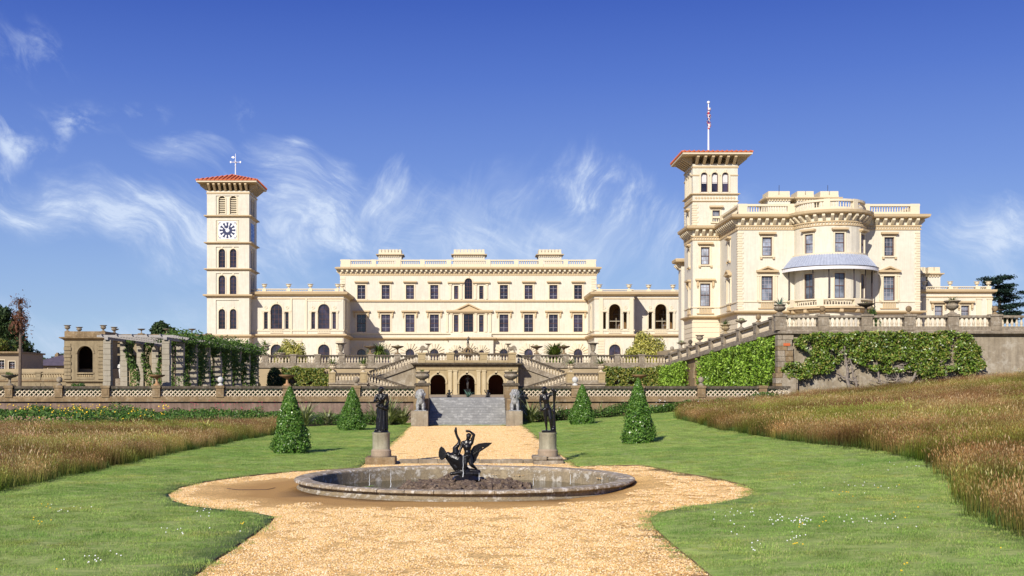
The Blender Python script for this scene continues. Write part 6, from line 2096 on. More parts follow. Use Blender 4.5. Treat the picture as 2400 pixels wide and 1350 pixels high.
for a, b, o_ in ((474, 470.5, .16), (458, 453.5, .28)): cornice(ft_, sqt, Z(a), Z(b), o_, 'string_cornice', closed=True)
string(ft_, sqt + [sqt[0]], Z(393), Z(390.5), .07, 'trim')
ap2 = tower_roof(ft_, sqt, Z(385), 1.45, 1.0, R(8), .92)
fx, fy = PX(1660.5, 153.8), 153.8
fp_ = thing('flagpole', 'white flagpole with gold tip standing on the flag tower roof', 'flagpole', (fx, fy, ap2 - .1))
mb = MB(); mb.tube([(fx, fy, ap2 - .3), (fx, fy, PZ(242, fy))], [.13, .07], 8); mb.build('pole', M_['wpaint'], fp_, smooth=True)
mb = MB(); mb.ball((fx, fy, PZ(240, fy)), .2); mb.build('finial', M_['wpaint'], fp_, smooth=True)
fg_ = thing('flag', 'limp red white and blue Union flag hanging down the pole', 'flag', (fx + .05, fy, PZ(300, fy)))
nseg = 26
zA, zB_ = PZ(252, fy), PZ(301, fy)
strips = {'flagred': MB(), 'wpaint': MB(), 'flagblue': MB()}
rg = np.random.default_rng(5)
order = ['flagred', 'wpaint', 'flagred', 'wpaint', 'wpaint', 'flagblue', 'wpaint', 'flagred', 'flagred', 'wpaint', 'flagblue', 'flagblue', 'wpaint', 'flagred', 'wpaint', 'flagblue', 'flagblue', 'flagred', 'wpaint', 'wpaint']
for i in range(20):
    za, zb_ = zA + (zB_ - zA) * i / 20, zA + (zB_ - zA) * (i + 1.25) / 20
    for j in range(3):
        m = order[(i + j * 3) % 20]
        xx = fx - .20 + .15 * j + .07 * math.sin(i * .8 + j); dy = (.10 if j % 2 else -.10)
        strips[m].add([(xx, fy - .14 + dy, za), (xx + .16, fy - .14 - dy, za - .12), (xx + .15, fy - .14 - dy, zb_ - .12), (xx - .02, fy - .14 + dy, zb_),
                       (xx, fy - .12 + dy, za), (xx + .16, fy - .12 - dy, za - .12), (xx + .15, fy - .12 - dy, zb_ - .12), (xx - .02, fy - .12 + dy, zb_)], [(0, 1, 2, 3), (4, 7, 6, 5), (0, 3, 7, 4), (1, 5, 6, 2)])
for k, b in strips.items(): b.build('cloth_' + {'flagred': 'red', 'wpaint': 'white', 'flagblue': 'blue'}[k], M_[k], fg_)
# small block behind the flag tower
sb_ = thing('rear_block', 'narrow cream block with bracketed cornice showing behind the flag tower base', 'building', (30, 161, 4.15))
Zs = lambda p: PZ(p, 160)
mb = MB(); mb.box(28.6, 34, 158.5, 160.6, 4, Zs(622)); mb.build('walls', M_['stucco'], sb_)
cornice(sb_, [(28.6, 160.6), (28.6, 158.5), (34, 158.5)], Zs(625), Zs(610), .95, 'cornice')
for x, y, a in along([(28.6, 160.6), (28.6, 158.5)], .9): put('bracket', cached('cbr', mk_br), sb_, (x, y, Zs(634)), a)

# ------------------------------------------------------------------ low right wing
D6 = 150.0
X = lambda p: PX(p, D6); Z = lambda p: PZ(p, D6)
rwg = thing('low_wing', 'low cream single storey wing at the far right with pilasters and roof urns', 'wing', (X(2240), D6, 6))
f6 = F(0, D6); xa, xb = X(2150), X(2325)
mb = MB(f6); wall_band(mb, xa, xb, 6, Z(686), [(X(2200), 1.05, Z(741), Z(716), False), (X(2262), 1.05, Z(741), Z(716), False)]); mb.build('front_wall', M_['stucco'], rwg)
mb = MB(); mb.box(xa + .003, xb - .003, D6 + .31, 162, 6, Z(684)); mb.build('walls', M_['stucco'], rwg)
for p in (2200, 2262): window(rwg, f6, X(p), Z(741), 1.05, Z(716) - Z(741), hood='console', cols=3, rows=3, sur=.18, gl='glassb', bars='wbar')
for p in (2168, 2230, 2294, 2319): mb = MB(f6); mb.box(X(p) - .3, X(p) + .3, -.12, .01, 6, Z(702)); mb.box(X(p) - .38, X(p) + .38, -.17, .01, Z(702) + .003, Z(699)); mb.build('pilaster', M_['pale'], rwg)
string(rwg, [(xa, D6), (xb, D6), (xb, 162)], Z(697), Z(694.5), .1, 'trim')
ln = [(xa, D6), (xb, D6), (xb, 162)]
mb = MB(); mb.sweep(ln, [(-.3, Z(688)), (.2, Z(687)), (.45, Z(684)), (.5, Z(679)), (-.3, Z(678))]); mb.build('main_cornice', M_['trim'], rwg)
mini_balustrade(rwg, ln, Z(678), Z(677), Z(673), Z(671), .27, .07, [(X(p), D6 + .25, .55, 0) for p in (2168, 2229, 2292, 2317)])
for p in (2168, 2229, 2292, 2319): house_urn(rwg, X(p), D6 + .3, Z(671), 1.0)
house_urn(rwg, X(2302), D6 + 8, Z(671), 1.0)
for a, b in ((2157, 2170), (2175, 2204)):
    chimney(rwg, PX(a, 153), PX(b, 153), 153, 155, 12, PZ(626, 153), 2)

# ------------------------------------------------------------------ small buildings at the far left
oh = thing('outbuilding', 'small cream building with two sash windows at the left edge', 'building', (-60, 150, 1.6))
fo = F(0, 150)
X = lambda p: PX(p, 150); Z = lambda p: PZ(p, 150)
M_['shade_stucco'] = mat('shade_darkened_stucco', (0.32, 0.255, 0.18), .9, .2, .4, .6, .2, 10, col2=(.28, .23, .16))  # stucco colour darkened to stand for soft shade on these walls
mb = MB(fo); wall_band(mb, X(-60), X(48), 1.2, Z(828), [(X(2), .95, Z(868), Z(844), False), (X(28), .8, Z(865), Z(847), False)]); mb.build('front_wall', M_['shade_stucco'], oh)
mb = MB(); mb.box(X(-60) + .003, X(48) - .003, 150.31, 158, 1.2, Z(828)); mb.build('walls', M_['shade_stucco'], oh)
window(oh, fo, X(2), Z(868), .95, Z(844) - Z(868), cols=2, rows=4, bars='wbar', sur=.08)
window(oh, fo, X(28), Z(865), .8, Z(847) - Z(865), cols=2, rows=4, bars='wbar', sur=.08)
mb = MB(); mb.plan([(X(-62), 149.4), (X(50), 149.4), (X(50), 158.6), (X(-62), 158.6)], Z(828) + .003, Z(824)); mb.build('eaves', M_['brown'], oh)
mb = MB(); mb.box(X(27), X(33), 152, 153, Z(824), Z(816)); mb.build('chimney', M_['shade_stucco'], oh)
ch_ = thing('slate_cottage', 'low cottage with hipped slate roof and stone chimney left of the garden alcove', 'building', (-52, 165, 1.6))
X = lambda p: PX(p, 165); Z = lambda p: PZ(p, 165)
mb = MB(); mb.box(X(55), X(200), 165, 176, 1, Z(857)); mb.build('walls', M_['shade_stucco'], ch_)
mb = MB()
a, b = X(50), X(205); yy0, yy1 = 164.4, 176.6; ze = Z(857) + .003; zr = Z(824)
mb.add([(a, yy0, ze), (b, yy0, ze), (b, yy1, ze), (a, yy1, ze), (a + 5.2, 170.5, zr), (b - 3, 170.5, zr)], [(0, 1, 2, 3), (0, 1, 5, 4), (1, 2, 5), (2, 3, 4, 5), (3, 0, 4)])
mb.build('roof', M_['slate'], ch_)
mb = MB(); mb.box(X(99), X(107), 170, 171, Z(845), Z(827)); mb.box(X(101), X(105), 170.2, 170.8, Z(827), Z(824)); mb.build('chimney', M_['brown'], ch_)
fq = F(0, 164.99)
for p in (88, 122):
    window(ch_, fq, X(p), Z(873), 1.1, Z(862) - Z(873), cols=2, rows=2, bars='wbar', sur=.08, inset=.05)

# ------------------------------------------------------------------ sculpture: capsules fused by a voxel remesh into one continuous figure
def blob(name, caps, balls, mat_, parent, voxel=0.012, smooth=3, extra=None):
    mb = MB()
    for p0, r0, p1, r1 in caps:
        mb.tube([p0, p1], [r0, r1], 10); mb.ball(p0, r0, 10, 6); mb.ball(p1, r1, 10, 6)
    for c, r, sc in balls: mb.ball(c, r, 12, 8, sc)
    if extra: extra(mb)
    me = mb.mesh(name, mat_)
    o = bpy.data.objects.new(name, me); COL.objects.link(o)
    m = o.modifiers.new('r', 'REMESH'); m.mode = 'VOXEL'; m.voxel_size = voxel
    if smooth:
        s = o.modifiers.new('s', 'SMOOTH'); s.factor = .5; s.iterations = smooth
    dg = bpy.context.evaluated_depsgraph_get(); dg.update()
    me2 = bpy.data.meshes.new_from_object(o.evaluated_get(dg))
    me2.name = name
    bpy.data.objects.remove(o)
    me2.polygons.foreach_set('use_smooth', [True] * len(me2.polygons))
    if not me2.materials: me2.materials.append(mat_)
    w = wl(parent)
    me2.transform(Matrix.Translation(-w))
    return link(name, me2, parent)


def lerp(a, b, t): return tuple(a[i] + (b[i] - a[i]) * t for i in range(3))


def person_caps(J, s, female=False, fat=1.0):
    """J: joint positions in world metres; s: standing height. Returns capsules and balls of one body"""
    C = []; B = []
    k = s
    pel, chest, neck, head = J['pelvis'], J['chest'], J['neck'], J['head']
    C.append((pel, .068 * k, lerp(pel, chest, .5), .058 * k)); C.append((lerp(pel, chest, .5), .058 * k, chest, .078 * k))
    C.append((chest, .072 * k, neck, .034 * k)); C.append((neck, .030 * k, head, .032 * k))
    B.append((head, .058 * k, (.84, .95, 1.22)))
    f = J.get('face', (0, -1, 0))
    fx, fy, fz = f
    B.append(((head[0] + fx * .055 * k, head[1] + fy * .055 * k, head[2] - .012 * k + fz * .05 * k), .013 * k, (1, 1, 1.5)))   # nose
    B.append(((head[0] + fx * .045 * k, head[1] + fy * .045 * k, head[2] - .045 * k), .022 * k, (1, 1, 1)))                      # chin
    for s_ in (-1, 1):
        B.append(((head[0] + s_ * fy * .05 * k, head[1] - s_ * fx * .05 * k, head[2] - .005 * k), .014 * k, (1, 1, 1.5)))            # ears
    for q in 'lr':
        sh, el, wr, ha = J['sh' + q], J['el' + q], J['wr' + q], J['ha' + q]
        C.append((chest, .06 * k, sh, .040 * k)); C.append((neck, .03 * k, sh, .034 * k))
        C.append((sh, .038 * k, el, .026 * k)); C.append((el, .027 * k, wr, .018 * k)); C.append((wr, .018 * k, ha, .021 * k))
        d = Vector(ha) - Vector(wr); d.normalize()
        side = d.cross(Vector((0, 1, 0.2)))
        if side.length < .1: side = d.cross(Vector((1, 0, 0)))
        side.normalize(); bend = side.cross(d)
        for i, (o_, L_) in enumerate(((-1.5, .040), (-.5, .048), (.5, .045), (1.5, .036))):
            b0 = Vector(ha) + side * (o_ * .0125 * k); b1 = b0 + d * L_ * .6 * k + side * o_ * .003 * k; b2 = b1 + (d * .7 + bend * .7) * L_ * .5 * k
            C.append((tuple(b0), .009 * k, tuple(b1), .008 * k)); C.append((tuple(b1), .008 * k, tuple(b2), .0065 * k))
        t0 = lerp(wr, ha, .5); t1 = tuple(Vector(t0) + side * .03 * k + d * .02 * k); t2 = tuple(Vector(t1) + d * .03 * k)
        C.append((t0, .011 * k, t1, .009 * k)); C.append((t1, .009 * k, t2, .007 * k))
        hi, kn, an, to = J['hi' + q], J['kn' + q], J['an' + q], J['to' + q]
        C.append((pel, .062 * k, hi, .058 * k)); C.append((hi, .057 * k, kn, .036 * k)); C.append((lerp(kn, an, .25), .037 * k, an, .020 * k)); C.append((kn, .035 * k, lerp(kn, an, .25), .037 * k))
        C.append((an, .021 * k, to, .017 * k)); C.append((an, .021 * k, (an[0], an[1] + .015 * k, an[2] - .015 * k), .02 * k))
    if fat != 1:
        C = [(a, r * (fat if r > .012 * k else 1.1), b, q * (fat if q > .012 * k else 1.1)) for a, r, b, q in C]
        B[0] = (B[0][0], B[0][1] * 1.12, B[0][2])
    if female:
        for s_ in (-1, 1): B.append(((chest[0] + s_ * .032 * k, chest[1] - .06 * k, chest[2] + .01 * k), .030 * k, (1, 1, 1)))
    return C, B


def place(J, o, k):
    return {n: ((p[0] * k + o[0], p[1] * k + o[1], p[2] * k + o[2]) if n != 'face' else p) for n, p in J.items()}


def hair_cap(root, head, k, f, m='bronze', bun=True):
    B = [((head[0] - f[0] * .012 * k, head[1] - f[1] * .012 * k, head[2] + .018 * k), .063 * k, (.9, 1, 1.1))]
    if bun: B.append(((head[0] - f[0] * .07 * k, head[1] - f[1] * .07 * k, head[2] + .005 * k), .03 * k, (1, 1, 1)))
    for i in range(10):
        a = i * .63; B.append(((head[0] + .05 * k * math.cos(a) - f[0] * .012 * k, head[1] + .05 * k * math.sin(a) - f[1] * .012 * k, head[2] + .04 * k), .018 * k, (1, 1, 1)))
    blob('hair', [], B, M_[m], root, .009 * max(1, k), 1)


def pedestal(root, x, y, cracked):
    mb = MB(); w = .46
    if cracked:
        mb.box(x - w, x + w, y - w, y + w, -.05, .13); mb.build('plinth', M_['stone'], root, bevel=.02)
        mb = MB(); mb.box(x - w - .02, x - .05, y - w + .01, y + w, .133, .27); mb.build('plinth_block', M_['stone'], root, bevel=.03)
        mb = MB(); mb.box(x - .03, x + w - .02, y - w + .05, y + w - .02, .134, .245); mb.build('plinth_block', M_['stone'], root, bevel=.05)
    else:
        mb.box(x - w, x + w, y - w, y + w, -.05, .235); mb.build('plinth', M_['brown'], root, bevel=.02)
    mb = MB(); mb.lathe([(.31, .24), (.32, .28), (.31, .34), (.315, .42), (.29, .45), (.285, .47)], x, y, 0, 28); mb.build('base_drum', M_['drum'], root, smooth=True)
    mb = MB(); mb.lathe([(.275, .47), (.27, .50), (.27, .93), (.285, .95), (.285, .98)], x, y, 0, 28); mb.build('column_drum', M_['drumg'], root, smooth=True)
    return .98


M_['drum'] = mat('pinkish_drum', (0.42, 0.33, 0.24), .85, .2, .6, 4, .3, 16, col2=(.26, .20, .14), streak=.3)
M_['drumg'] = mat('grey_drum', (0.44, 0.41, 0.30), .85, .2, .7, 3, .3, 16, col2=(.24, .22, .15), streak=.5)

# left statue: draped standing woman
x0, y0 = -2.69, 36.6
st1 = thing('statue_pedestal', 'round stone pedestal on a square plinth under the draped bronze woman', 'pedestal', (x0, y0, 0), 'statue pedestals')
zt = pedestal(st1, x0, y0, False)
sa = thing('bronze_statue', 'dark bronze statue of a draped standing woman, arm folded across her chest', 'statue', (x0, y0, zt))
K = 1.42
J = dict(pelvis=(0.00, 0, .53), chest=(.01, 0, .71), neck=(.0, 0, .83), head=(-.01, -.01, .915), face=(-.75, -.66, 0),
         shl=(-.10, 0, .80), ell=(-.145, -.06, .665), wrl=(-.06, -.13, .705), hal=(-.02, -.14, .72),
         shr=(.12, 0, .80), elr=(.155, .01, .66), wrr=(.09, -.08, .575), har=(.06, -.10, .555),
         hil=(-.045, 0, .50), knl=(-.055, -.045, .30), anl=(-.06, -.03, .075), tol=(-.075, -.10, .055),
         hir=(.055, 0, .50), knr=(.05, 0, .29), anr=(.04, .01, .075), tor=(.05, -.06, .055))
Jw = place(J, (x0, y0, zt), K)
C, B = person_caps(Jw, K, True)
blob('body', C, B, M_['bronze'], sa, .013, 2)
hair_cap(sa, Jw['head'], K, J['face'])


def drape(mb):
    n = 26; prof = []
    for i in range(9):
        t = i / 8; z = .56 - .50 * t
        for k_ in range(n):
            a = 2 * math.pi * k_ / n
            rad = (.088 + .035 * t) * (1 + .09 * math.sin(a * 7 + t * 2.5) + .05 * math.sin(a * 11 - t * 3))
            prof.append((x0 + rad * K * 1.05 * math.cos(a) + .005 * K, y0 + rad * K * .95 * math.sin(a), zt + z * K + .03 * K * math.sin(a + 1)))
    fs = []
    for i in range(8):
        for k_ in range(n):
            k2 = (k_ + 1) % n; fs.append((i * n + k_, i * n + k2, (i + 1) * n + k2, (i + 1) * n + k_))
    fs.append(tuple(range(n))); fs.append(tuple(range(9 * n - 1, 8 * n - 1, -1)))
    mb.add(prof, fs)


blob('drapery', [((x0 + .12 * K, y0 - .02, zt + .56 * K), .03 * K, (x0 + .13 * K, y0, zt + .06 * K), .028 * K), ((x0 - .09 * K, y0 - .07 * K, zt + .58 * K), .028 * K, (x0 + .10 * K, y0 - .08 * K, zt + .52 * K), .03 * K),
                 ((x0 + .1 * K, y0 - .03, zt + .8 * K), .028 * K, (x0 - .08 * K, y0 - .09 * K, zt + .6 * K), .02 * K), ((x0 + .13 * K, y0, zt + .78 * K), .025 * K, (x0 + .14 * K, y0 + .03, zt + .5 * K), .03 * K)], [], M_['bronze'], sa, .013, 1, drape)
mb = MB(); mb.lathe([(.22, 0), (.235, .02), (.22, .055), (.19, .07)], x0, y0, zt, 16); mb.build('base', M_['bronze'], sa, smooth=True)
blob('side_figure', [((x0 + .15, y0, zt + .06), .055, (x0 + .165, y0, zt + .24), .045), ((x0 + .16, y0 - .02, zt + .2), .035, (x0 + .11, y0 - .06, zt + .30), .02)], [((x0 + .165, y0, zt + .30), .045, (1, 1, 1.1)), ((x0 - .14, y0 - .06, zt + .09), .05, (1.3, 1, .8))], M_['bronze'], sa, .013, 2)

# right statue: nude figure leaning on a tree stump
x0, y0 = 2.47, 36.6
st2 = thing('statue_pedestal', 'round stone pedestal on a cracked two layer plinth under the leaning bronze youth', 'pedestal', (x0, y0, 0), 'statue pedestals')
zt = pedestal(st2, x0, y0, True)
sb = thing('bronze_statue', 'dark bronze statue of a standing nude youth leaning on a tall tree stump', 'statue', (x0, y0, zt))
J = dict(pelvis=(-.015, 0, .535), chest=(-.045, 0, .72), neck=(-.065, -.01, .835), head=(-.085, -.03, .915), face=(-.6, -.75, -.2),
         shl=(-.145, 0, .79), ell=(-.165, .0, .655), wrl=(-.15, -.03, .54), hal=(-.145, -.04, .505),
         shr=(.035, 0, .82), elr=(.135, -.02, .835), wrr=(.145, -.06, .90), har=(.11, -.07, .925),
         hil=(-.06, 0, .50), knl=(-.045, -.01, .29), anl=(-.025, .02, .07), tol=(-.035, -.055, .05),
         hir=(.025, 0, .50), knr=(.055, -.05, .295), anr=(.075, -.02, .07), tor=(.085, -.09, .05))
Jw = place(J, (x0, y0, zt), K)
C, B = person_caps(Jw, K)
blob('body', C, B, M_['bronze'], sb, .012, 2)
hair_cap(sb, Jw['head'], K, J['face'], bun=False)
blob('tree_stump', [((x0 + .20, y0 + .03, zt + .03), .065, (x0 + .19, y0 + .02, zt + .5), .05), ((x0 + .19, y0 + .02, zt + .5), .05, (x0 + .20, y0 + .03, zt + .95), .035), ((x0 + .20, y0 + .03, zt + .95), .04, (x0 + .21, y0, zt + 1.22), .06), ((x0 + .2, y0, zt + .6), .03, (x0 + .13, y0 - .02, zt + .68), .022)],
     [((x0 + .21, y0, zt + 1.25), .075, (1.1, 1, .8)), ((x0 + .17, y0, zt + .1), .08, (1, 1, 1))], M_['bronze'], sb, .015, 1)
mb = MB(); mb.box(x0 - .19, x0 + .25, y0 - .19, y0 + .17, zt, zt + .065); mb.build('base', M_['bronze'], sb, bevel=.012)

# ------------------------------------------------------------------ fountain
FX, FY, FR = -0.08, 28.6, 4.08
fb_ = thing('fountain_basin', 'round shallow fountain basin with a worn low stone rim', 'fountain', (FX, FY, 0))
M_['rim'] = mat('worn_rim_stone', (0.50, 0.40, 0.27), .9, .2, .95, 5, .8, 25, col2=(.19, .155, .11), low=((.74, .70, .62), 7, .85))
M_['rimwall'] = mat('basin_wall_stone', (0.42, 0.34, 0.22), .92, .2, .9, 4, .8, 18, col2=(.13, .10, .065), streak=.3, low=((.68, .64, .56), 4, .7))
NS = 40
for i in range(NS):
    a0, a1 = 360 * i / NS + .10, 360 * (i + 1) / NS - .10
    j = random.uniform(-.008, .008)
    prof = [(-.42, .12), (-.42, .19), (-.37, .225 + j), (-.05, .235 + j), (0.0 + j, .215), (.005 + j, .17), (-.03, .15), (-.10, .145)]
    mb = MB(); pts = [(FX + FR * math.cos(R(a1 + (a0 - a1) * k / 4)), FY + FR * math.sin(R(a1 + (a0 - a1) * k / 4))) for k in range(5)][::-1]
    mb.sweep(pts, prof); mb.build('rim_stone', M_['rim'], fb_, bevel=.006)
mb = MB(); n = 96
circ = [(FX + math.cos(2 * math.pi * k / n) * 1.0, FY + math.sin(2 * math.pi * k / n)) for k in range(n)]
ring = lambda r: [(FX + r * math.cos(2 * math.pi * k / n), FY + r * math.sin(2 * math.pi * k / n)) for k in range(n)]
mb.sweep(ring(3.98), [(0.04, -.05), (0.05, .02), (-.01, .045), (-.01, .14), (-.20, .148), (-.32, .15), (-.32, -.45), (-.10, -.45)], True); mb.build('wall', M_['rimwall'], fb_)
mb = MB(); mb.plan(ring(3.8), -.6, -.5); mb.build('floor', M_['dark'], fb_)
M_['water'] = None
m = bpy.data.materials.new('pool_water'); m.use_nodes = True
N_, L_ = m.node_tree.nodes, m.node_tree.links
b_ = N_['Principled BSDF']; b_.inputs['Base Color'].default_value = (.028, .030, .014, 1); b_.inputs['Roughness'].default_value = .06; b_.inputs['IOR'].default_value = 1.33
nn = N_.new('ShaderNodeTexNoise'); nn.inputs['Scale'].default_value = 9; bb_ = N_.new('ShaderNodeBump'); bb_.inputs['Strength'].default_value = .25; bb_.inputs['Distance'].default_value = .03
g_ = N_.new('ShaderNodeNewGeometry'); L_.new(g_.outputs['Position'], nn.inputs['Vector']); L_.new(nn.outputs[0], bb_.inputs['Height']); L_.new(bb_.outputs[0], b_.inputs['Normal'])
M_['water'] = m
mb = MB(); mb.plan(ring(3.665), -.2, -.12)
o = mb.build('water', m); o['kind'] = 'structure'
# rockwork
rk = thing('rockwork', 'mound of jagged brown rocks in the middle of the basin', 'rocks', (FX, FY, -.4))
M_['rock'] = mat('brown_tufa', (0.20, 0.14, 0.095), .85, .3, .9, 7, 1.0, 22, col2=(.05, .035, .03), low=((.40, .31, .21), 9, .6))
rms = []
for s in range(8):
    bm = bmesh.new(); bmesh.ops.create_icosphere(bm, subdivisions=2, radius=1)
    for v in bm.verts:
        d = mnoise.noise(v.co * 1.3 + Vector((s * 7, 0, 0))) * .55 + mnoise.noise(v.co * 3.1 + Vector((0, s * 5, 0))) * .3
        v.co *= 1 + d
        v.co.z *= .72
    me = bpy.data.meshes.new('rock'); bm.to_mesh(me); bm.free(); me.materials.append(M_['rock']); rms.append(me)
for i in range(290):
    a = random.uniform(0, 2 * math.pi); r = 1.55 * math.sqrt(random.random()); 
    x, y = FX + .02 + r * math.cos(a) * 1.0, FY - .05 + r * math.sin(a) * .95
    top = .20 * (1 - (r / 1.85) ** 2) - .12
    s = random.uniform(.06, .155)
    o = put('rock', random.choice(rms), rk, (x, y, top + random.uniform(-.03, .03)), random.uniform(0, 6.28)); o.scale = (s * random.uniform(.8, 1.3), s, s * random.uniform(.7, 1.2))
    o.rotation_euler = (random.uniform(-.5, .5), random.uniform(-.5, .5), random.uniform(0, 6.28))
mb = MB(); mb.lathe([(1.55, -.45), (1.4, -.16), (1.0, -.03), (.4, .06), (.1, .08)], FX, FY, 0, 20); mb.build('mound', M_['rock'], rk)
# lily leaves
V = []
for (x_, y_, n_) in ((2.35, 28.2, 26), (2.0, 27.2, 14), (-2.6, 29.2, 12), (2.8, 29.0, 10), (-2.9, 28.0, 8)):
    for i in range(n_):
        x = x_ + random.gauss(0, .32); y = y_ + random.gauss(0, .3); s = random.uniform(.04, .09)
        if math.hypot(x - FX, y - FY) > 3.5: continue
        V.append([(x + s * math.cos(k * math.pi / 3), y + s * math.sin(k * math.pi / 3), -.112 + random.uniform(0, .006)) for k in range(6)])
o = quads('lily_leaves', np.array(V), M_['leaf_laurel'], None, nv=6); o['kind'] = 'stuff'

# boy with swan
k_ = .01033
wx = lambda px, dy=0: (px - 1097) * k_
wz = lambda py: 2.4 - (py - 906) * k_
P3 = lambda px, py, dy=0.0: (wx(px), FY + dy, wz(py))
gs = thing('fountain_statue', 'dark bronze fountain group of a boy wrestling a swan with spread wings', 'statue', (0, FY, .2))
boy = dict(pelvis=P3(1096, 1069, -.02), chest=P3(1095, 1047, -.02), neck=P3(1095, 1034, -.02), head=P3(1098, 1023, -.03), face=(-.62, -.62, .45),
           shl=P3(1085, 1038, -.02), ell=P3(1080, 1050, -.05), wrl=P3(1077, 1061, -.08), hal=P3(1075, 1065, -.09),
           shr=P3(1105, 1037, -.02), elr=P3(1111, 1019, -.04), wrr=P3(1101, 1010.5, -.05), har=P3(1096, 1010, -.06),
           hil=P3(1091, 1071, -.02), knl=P3(1091, 1088, -.07), anl=P3(1090, 1105, -.03), tol=P3(1088, 1109, -.10),
           hir=P3(1101, 1071, 0), knr=P3(1104, 1088, -.05), anr=P3(1115, 1098, .08), tor=P3(1118, 1101, .12))
C, B = person_caps(boy, 1.02, fat=1.32)
B.append((P3(1096, 1060, -.05), .075, (1.05, .9, 1.1)))
blob('boy_body', C, B, M_['bronze'], gs, .010, 2)
hair_cap(gs, boy['head'], 1.02, (-.7, -.7), bun=False)
SC = [(P3(1069, 1061, .03), .075, P3(1067, 1051, .02), .055), (P3(1067, 1051, .02), .055, P3(1075, 1041, .0), .038), (P3(1075, 1041, 0), .036, P3(1077, 1033, 0), .030), (P3(1077, 1033, 0), .029, P3(1072, 1024, 0), .027),
      (P3(1072, 1024), .027, P3(1069, 1016), .026), (P3(1069, 1016), .027, P3(1068, 1009), .030), (P3(1068, 1009), .030, P3(1068.5, 1003), .020), (P3(1066, 1010, -.02), .018, P3(1068, 1001, -.02), .008),
      (P3(1060, 1072, .05), .10, P3(1074, 1078, .05), .13), (P3(1074, 1078, .05), .13, P3(1083, 1095, .05), .11), (P3(1050, 1066, .05), .06, P3(1066, 1080, .05), .10), (P3(1083, 1095, .05), .10, P3(1093, 1108, .05), .10), (P3(1048, 1072, .04), .04, P3(1070, 1096, .04), .08),
      (P3(1058, 1110, -.05), .035, P3(1085, 1106, -.02), .05), (P3(1085, 1111, 0), .07, P3(1120, 1110, 0), .05), (P3(1098, 1104, .05), .06, P3(1122, 1106, .02), .045)]
SC = [(a, r * 1.22, b, q * 1.22) for a, r, b, q in SC]
blob('swan_body', SC, [(P3(1068.5, 1005), .030, (1, 1, 1.2))], M_['bronze'], gs, .011, 2)


def wing_mesh(root, outline, y, th, nf, name='swan_wing', lean=0.0):
    mb = MB()
    pts = [(wx(a), wz(b)) for a, b in outline]
    mb.prism(pts, y - th / 2, y + th / 2)
    c = pts[0]
    for i in range(2, len(pts) - 1):
        q = pts[i]
        mb.tube([(c[0] + (q[0] - c[0]) * .15, y - th * .55, c[1] + (q[1] - c[1]) * .15), (q[0] * .97 + c[0] * .03, y - th * .3, q[1] * .97 + c[1] * .03)], [.022, .008], 5)
    return mb.build(name, M_['bronze'], root, smooth=False)


wing_mesh(gs, [(1104, 1070), (1103, 1056), (1110, 1046), (1122, 1040), (1136, 1038), (1154, 1038), (1149, 1043), (1143, 1044), (1139, 1048), (1131, 1049), (1129, 1056), (1124, 1060), (1121, 1068), (1118, 1073), (1116, 1080), (1110, 1087), (1101, 1084)], FY + .10, .05, 8)
wing_mesh(gs, [(1048, 1068), (1045, 1058), (1040, 1050), (1034, 1046), (1030, 1051), (1028, 1060), (1028, 1069), (1031, 1075), (1035, 1078), (1040, 1073), (1046, 1074)], FY + .0, .06, 6)
mb = MB(); mb.lathe([(.34, -.02), (.36, .04), (.28, .12), (.12, .16)], wx(1093), FY, .12, 12); mb.build('base', M_['bronze'], gs, smooth=True)
# thin falling streams of water
M_['stream'] = mat('falling_water', (.85, .88, .9), .1, .5)
for i, (px, ya, yb, D, lb) in enumerate(((1085.5, 1063, 1118, 28.0, 'in front of the boy'), (866, 1112, 1138, 27.6, 'at the left of the basin'), (916, 1100, 1142, 27.2, 'left of the rockwork'), (1250, 1120, 1138, 27.2, 'right of the rockwork'), (1337, 1112, 1135, 28.2, 'at the right of the basin'), (1123, 1108, 1126, 27.9, 'at the swan base'))):
    x = PX(px, D); mb = MB(); za, zb_ = PZ(ya, D), max(PZ(yb, D), -.12)
    mb.tube([(x + .01 * math.sin(t * 3), D, za + (zb_ - za) * t / 6) for t in range(7)], [.003, .0035, .004, .0045, .005, .006, .008], 5)
    o = mb.build('water_stream', M_['stream']); tag(o, 'thin white stream of falling water ' + lb, 'water jet', 'fountain water streams')

# kerb between the statues
kb = thing('stone_kerb', 'low stone kerb across the gravel between the two statue pedestals', 'kerb', (0, 37, 0))
x = -2.15
while x < 2.0:
    w = random.uniform(.6, .9); w = min(w, 2.05 - x)
    mb = MB(); mb.box(x + .006, x + w - .006, 36.75, 37.05, -.05, .13 + random.uniform(-.01, .01)); mb.build('kerb_stone', M_['stone'], kb, bevel=.015); x += w
mb = MB(); mb.tube([(PX(530, 27.6), 27.7, .012), (PX(560, 27.3), 27.35, .012), (PX(625, 27.4), 27.4, .012), (PX(645, 27.9), 27.9, .012)], .006, 5)
o = mb.build('cable', M_['iron']); tag(o, 'thin dark cable lying on the gravel left of the basin', 'cable')

